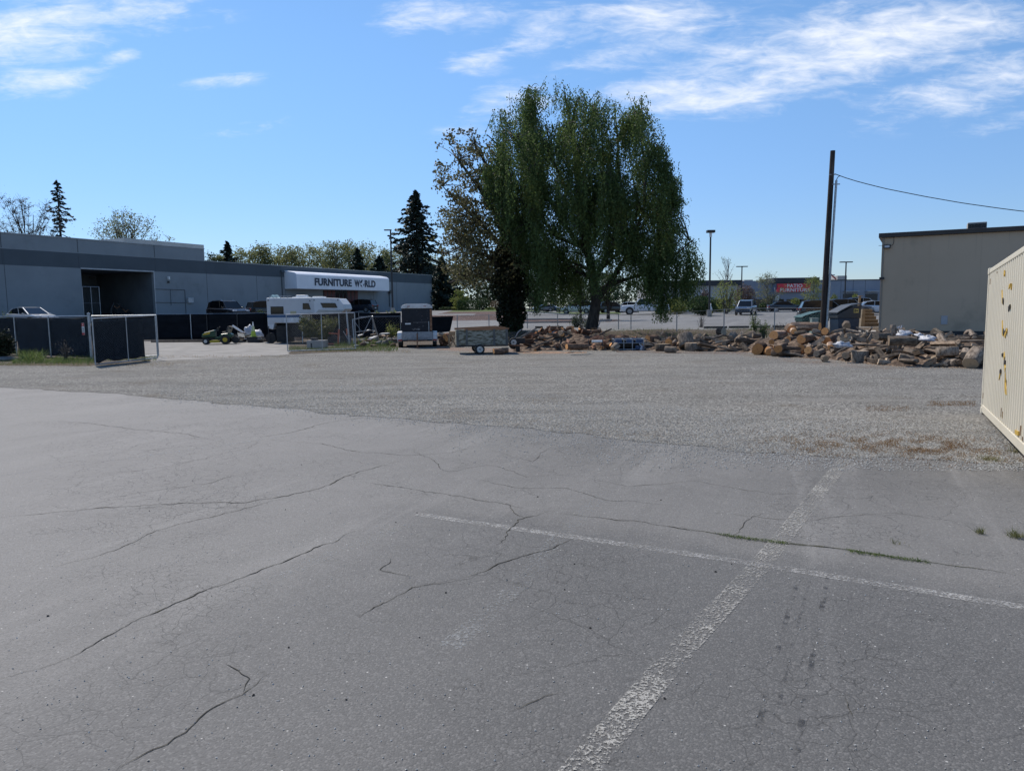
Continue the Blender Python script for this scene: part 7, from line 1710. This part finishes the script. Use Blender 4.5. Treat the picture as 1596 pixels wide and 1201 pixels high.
# --- yard plants
def ybush(px, pyb_, pyt, w_, mat, n, ls, seed, lb_, cat='shrub', name='shrub'):
    g = G(px, pyb_); r_ = random.Random(seed); h = 2-(pyt-482)*g.y/FPX; W_ = w_*g.y/FPX/2; t = thing(name, lb_, cat, (g.x, g.y, 0)); C = []; m = MB()
    for i in range(16):
        e = Vector((r_.uniform(-1,1)*W_, r_.uniform(-1,1)*W_*.7, h*r_.uniform(.6,1))); m.tube([(e.x*.1,e.y*.1,0), e*.5+Vector((0,0,.1)), e], [.02,.014,.007], 4, cap=False)
        for j in range(n//10): f = r_.uniform(.35,1.05); C.append((e.x*f+r_.gauss(0,.12), e.y*f+r_.gauss(0,.12), e.z*f+r_.gauss(0,.12)))
    m.build('stems', M_twig, t); arrmesh('foliage', leaf_quads(C, ls), 4, mat, t); return t
ybush(498, 537, 496, 62, leafm('olive_leaf', (0.06,0.075,0.025), (0.15,0.15,0.05), .35), 4600, .12, 1, 'loose olive green bush behind the bare chain link panel')
ybush(611, 531, 503, 16, L_yg, 300, .09, 2, 'small yellow green sapling left of the horse trailer'); ybush(905, 521, 494, 34, L_dk, 1400, .1, 3, 'low leafy bush left of the birch trunk')
ybush(1176, 527, 493, 10, L_weed, 260, .09, 4, 'upright leafy shoot in front of the wheel stops'); ybush(1190, 530, 507, 14, L_weed, 240, .09, 5, 'low leafy shoot beside the upright one'); ybush(1092, 521, 496, 12, L_dead, 90, .07, 6, 'thin leafless sapling against the parking lot')
ybush(1213, 525, 509, 26, L_dead, 240, .06, 7, 'dry twiggy weed clump left of the pale cabinet'); ybush(4, 561, 512, 26, L_ivy, 2600, .09, 8, 'dark bush against the screened fence at the left edge')
t = ybush(103, 563, 523, 22, L_dead, 140, .05, 9, 'dry bare vine stems against the black screen'); 
for k_, (px, pt_, pb_, Y, lb_) in enumerate(((593,481,491,49.8,'yellow green weed shoots on top of the retaining wall'),(612,483,492,49.8,'leafy weed on the wall top below the lamp post'),(8,482,492,50,'green shrub top showing over the left fence'),(404,482,489,52,'green weeds on the bank left of the camper'))):
    Y = 53.6; b = D(px, pb_, Y); tz = D(px, pt_, Y).z; zg = H(b.x, 53.6); r_ = random.Random(k_+90); t = thing('weed_shrub', lb_, 'shrub', (b.x, 53.6, zg)); m = MB(); C = []
    hh_ = max(.3, tz - zg)
    for i in range(8):
        e = Vector((r_.uniform(-.4,.4), r_.uniform(-.2,.2), hh_*r_.uniform(.5,1))); m.tube([(0,0,0), e*.5, e], [.014,.01,.005], 3, cap=False)
        for j in range(26): f = r_.uniform(.3,1); C.append((e.x*f+r_.gauss(0,.07), e.y*f+r_.gauss(0,.07), e.z*f+r_.gauss(0,.06)))
    m.build('stems', M_twig, t); arrmesh('foliage', leaf_quads(C, .1), 4, L_yg if k_ < 2 else L_weed, t)
# grass and weeds
def blades(n, fpos, hgt, w_, spread=.35):
    V = np.zeros((n, 3, 3))
    for i in range(n):
        x, y, z = fpos(i); a = rng.uniform(0, 2*PI); h_ = hgt*rng.uniform(.4, 1.3); dx, dy = math.cos(a)*w_, math.sin(a)*w_; lx, ly_ = rng.gauss(0, spread)*h_, rng.gauss(0, spread)*h_
        V[i] = [(x-dx, y-dy, z), (x+dx, y+dy, z), (x+lx, y+ly_, z+h_)]
    return V.reshape(-1, 3)
def gpos(x0, x1, ya, yb_, z=0.01):
    def f(i): g = G(rng.uniform(x0, x1), rng.uniform(ya, yb_)); return g.x, g.y, z
    return f
def gstuff(name, V, mat, label): return tag(arrmesh(name, V, 3, mat), label, 'grass', kind='stuff')
gstuff('weed_grass', np.concatenate([blades(1500, gpos(-20, 145, 562, 570), .07, .006, .7), blades(330, gpos(30, 70, 557, 563), .4, .022, .7), blades(900, gpos(85, 148, 559, 567), .2, .007, .6), blades(900, gpos(20, 110, 560, 567), .14, .012, .8), blades(700, gpos(150, 245, 557, 563), .12, .008)]), L_weed, 'green weeds and grass along the foot of the left fence')
gstuff('weed_grass', np.concatenate([blades(2500, gpos(450, 620, 541, 548), .13, .009), blades(1800, gpos(520, 615, 530, 541), .25, .012)]), L_grass, 'grass and weeds around the gate panel and rubble')
gstuff('dry_grass', np.concatenate([blades(900, gpos(-20, 270, 566, 571), .06, .007, .9), blades(900, gpos(450, 640, 546, 550), .06, .007, .9), blades(500, gpos(240, 450, 554, 558), .05, .007, .9)]), L_straw, 'dry straw coloured grass fringe at the gravel edge')
gstuff('bank_grass', np.concatenate([blades(1500, lambda i: (lambda X, Y: (X, Y, H(X, Y)))(rng.uniform(-4, 22), rng.uniform(45.6, 48.6)), .16, .014), blades(1300, lambda i: (lambda g: (g.x, g.y, 0.02))(G(rng.choice([rng.gauss(1045,12), rng.gauss(1100,14), rng.gauss(1520,10)]), rng.uniform(519, 527))), .25, .02)]), L_grass, 'tufts of green grass on the dirt bank behind the logs')
def gauss_px(i):
    while True:
        px = rng.triangular(1150, 1600, 1450); py = lerp1(px, [1150,1240,1400,1520,1600], [694,701,703,711,722]) + rng.gauss(-8, 11)
        if mnoise.noise(Vector((px*.03, py*.12, 0))) > rng.uniform(-.35,.4): g = G(px, py); return g.x, g.y, .012
gstuff('dry_weeds', np.concatenate([blades(4600, gauss_px, .035, .004, 1.1), blades(500, gpos(1445, 1520, 626, 634), .04, .005, 1.1), blades(300, gpos(1350, 1420, 634, 642), .035, .005, 1.1)]), leafm('rusty_weed', (0.16,0.085,0.04), (0.26,0.17,0.085), .3), 'low rusty brown weeds along the gravel edge near the container')
def tuft(px, py, n, h_, sp): 
    g = G(px, py); return blades(n, lambda i: (g.x+rng.gauss(0,sp), g.y+rng.gauss(0,sp), .012), h_, .003, .6)
gstuff('grass_tufts', np.concatenate([tuft(1527,832,60,.06,.02), tuft(1583,838,110,.07,.035), tuft(1543,718,160,.06,.06), tuft(1397,848,30,.03,.04), tuft(1590,706,120,.08,.08)]), leafm('drying_grass', (0.13,0.14,0.05), (0.27,0.24,0.12), .4), 'grass tufts sprouting through cracks near the container')
crk = [(1060,822),(1130,836),(1180,843),(1240,850),(1290,855),(1340,863),(1400,872),(1460,880)]
def cpos_(i):
    k = rng.randrange(len(crk)-1); t_ = rng.random(); g = G(crk[k][0]+(crk[k+1][0]-crk[k][0])*t_, crk[k][1]+(crk[k+1][1]-crk[k][1])*t_)
    if mnoise.noise(Vector((g.x*2.2, 0, 4))) < -.05: return g.x, g.y, -.02
    return g.x+rng.gauss(0,.012), g.y+rng.gauss(0,.02), .012
gstuff('crack_moss_tufts', blades(1500, cpos_, .018, .003, .8), L_grass, 'tiny green moss tufts growing in the long crack')
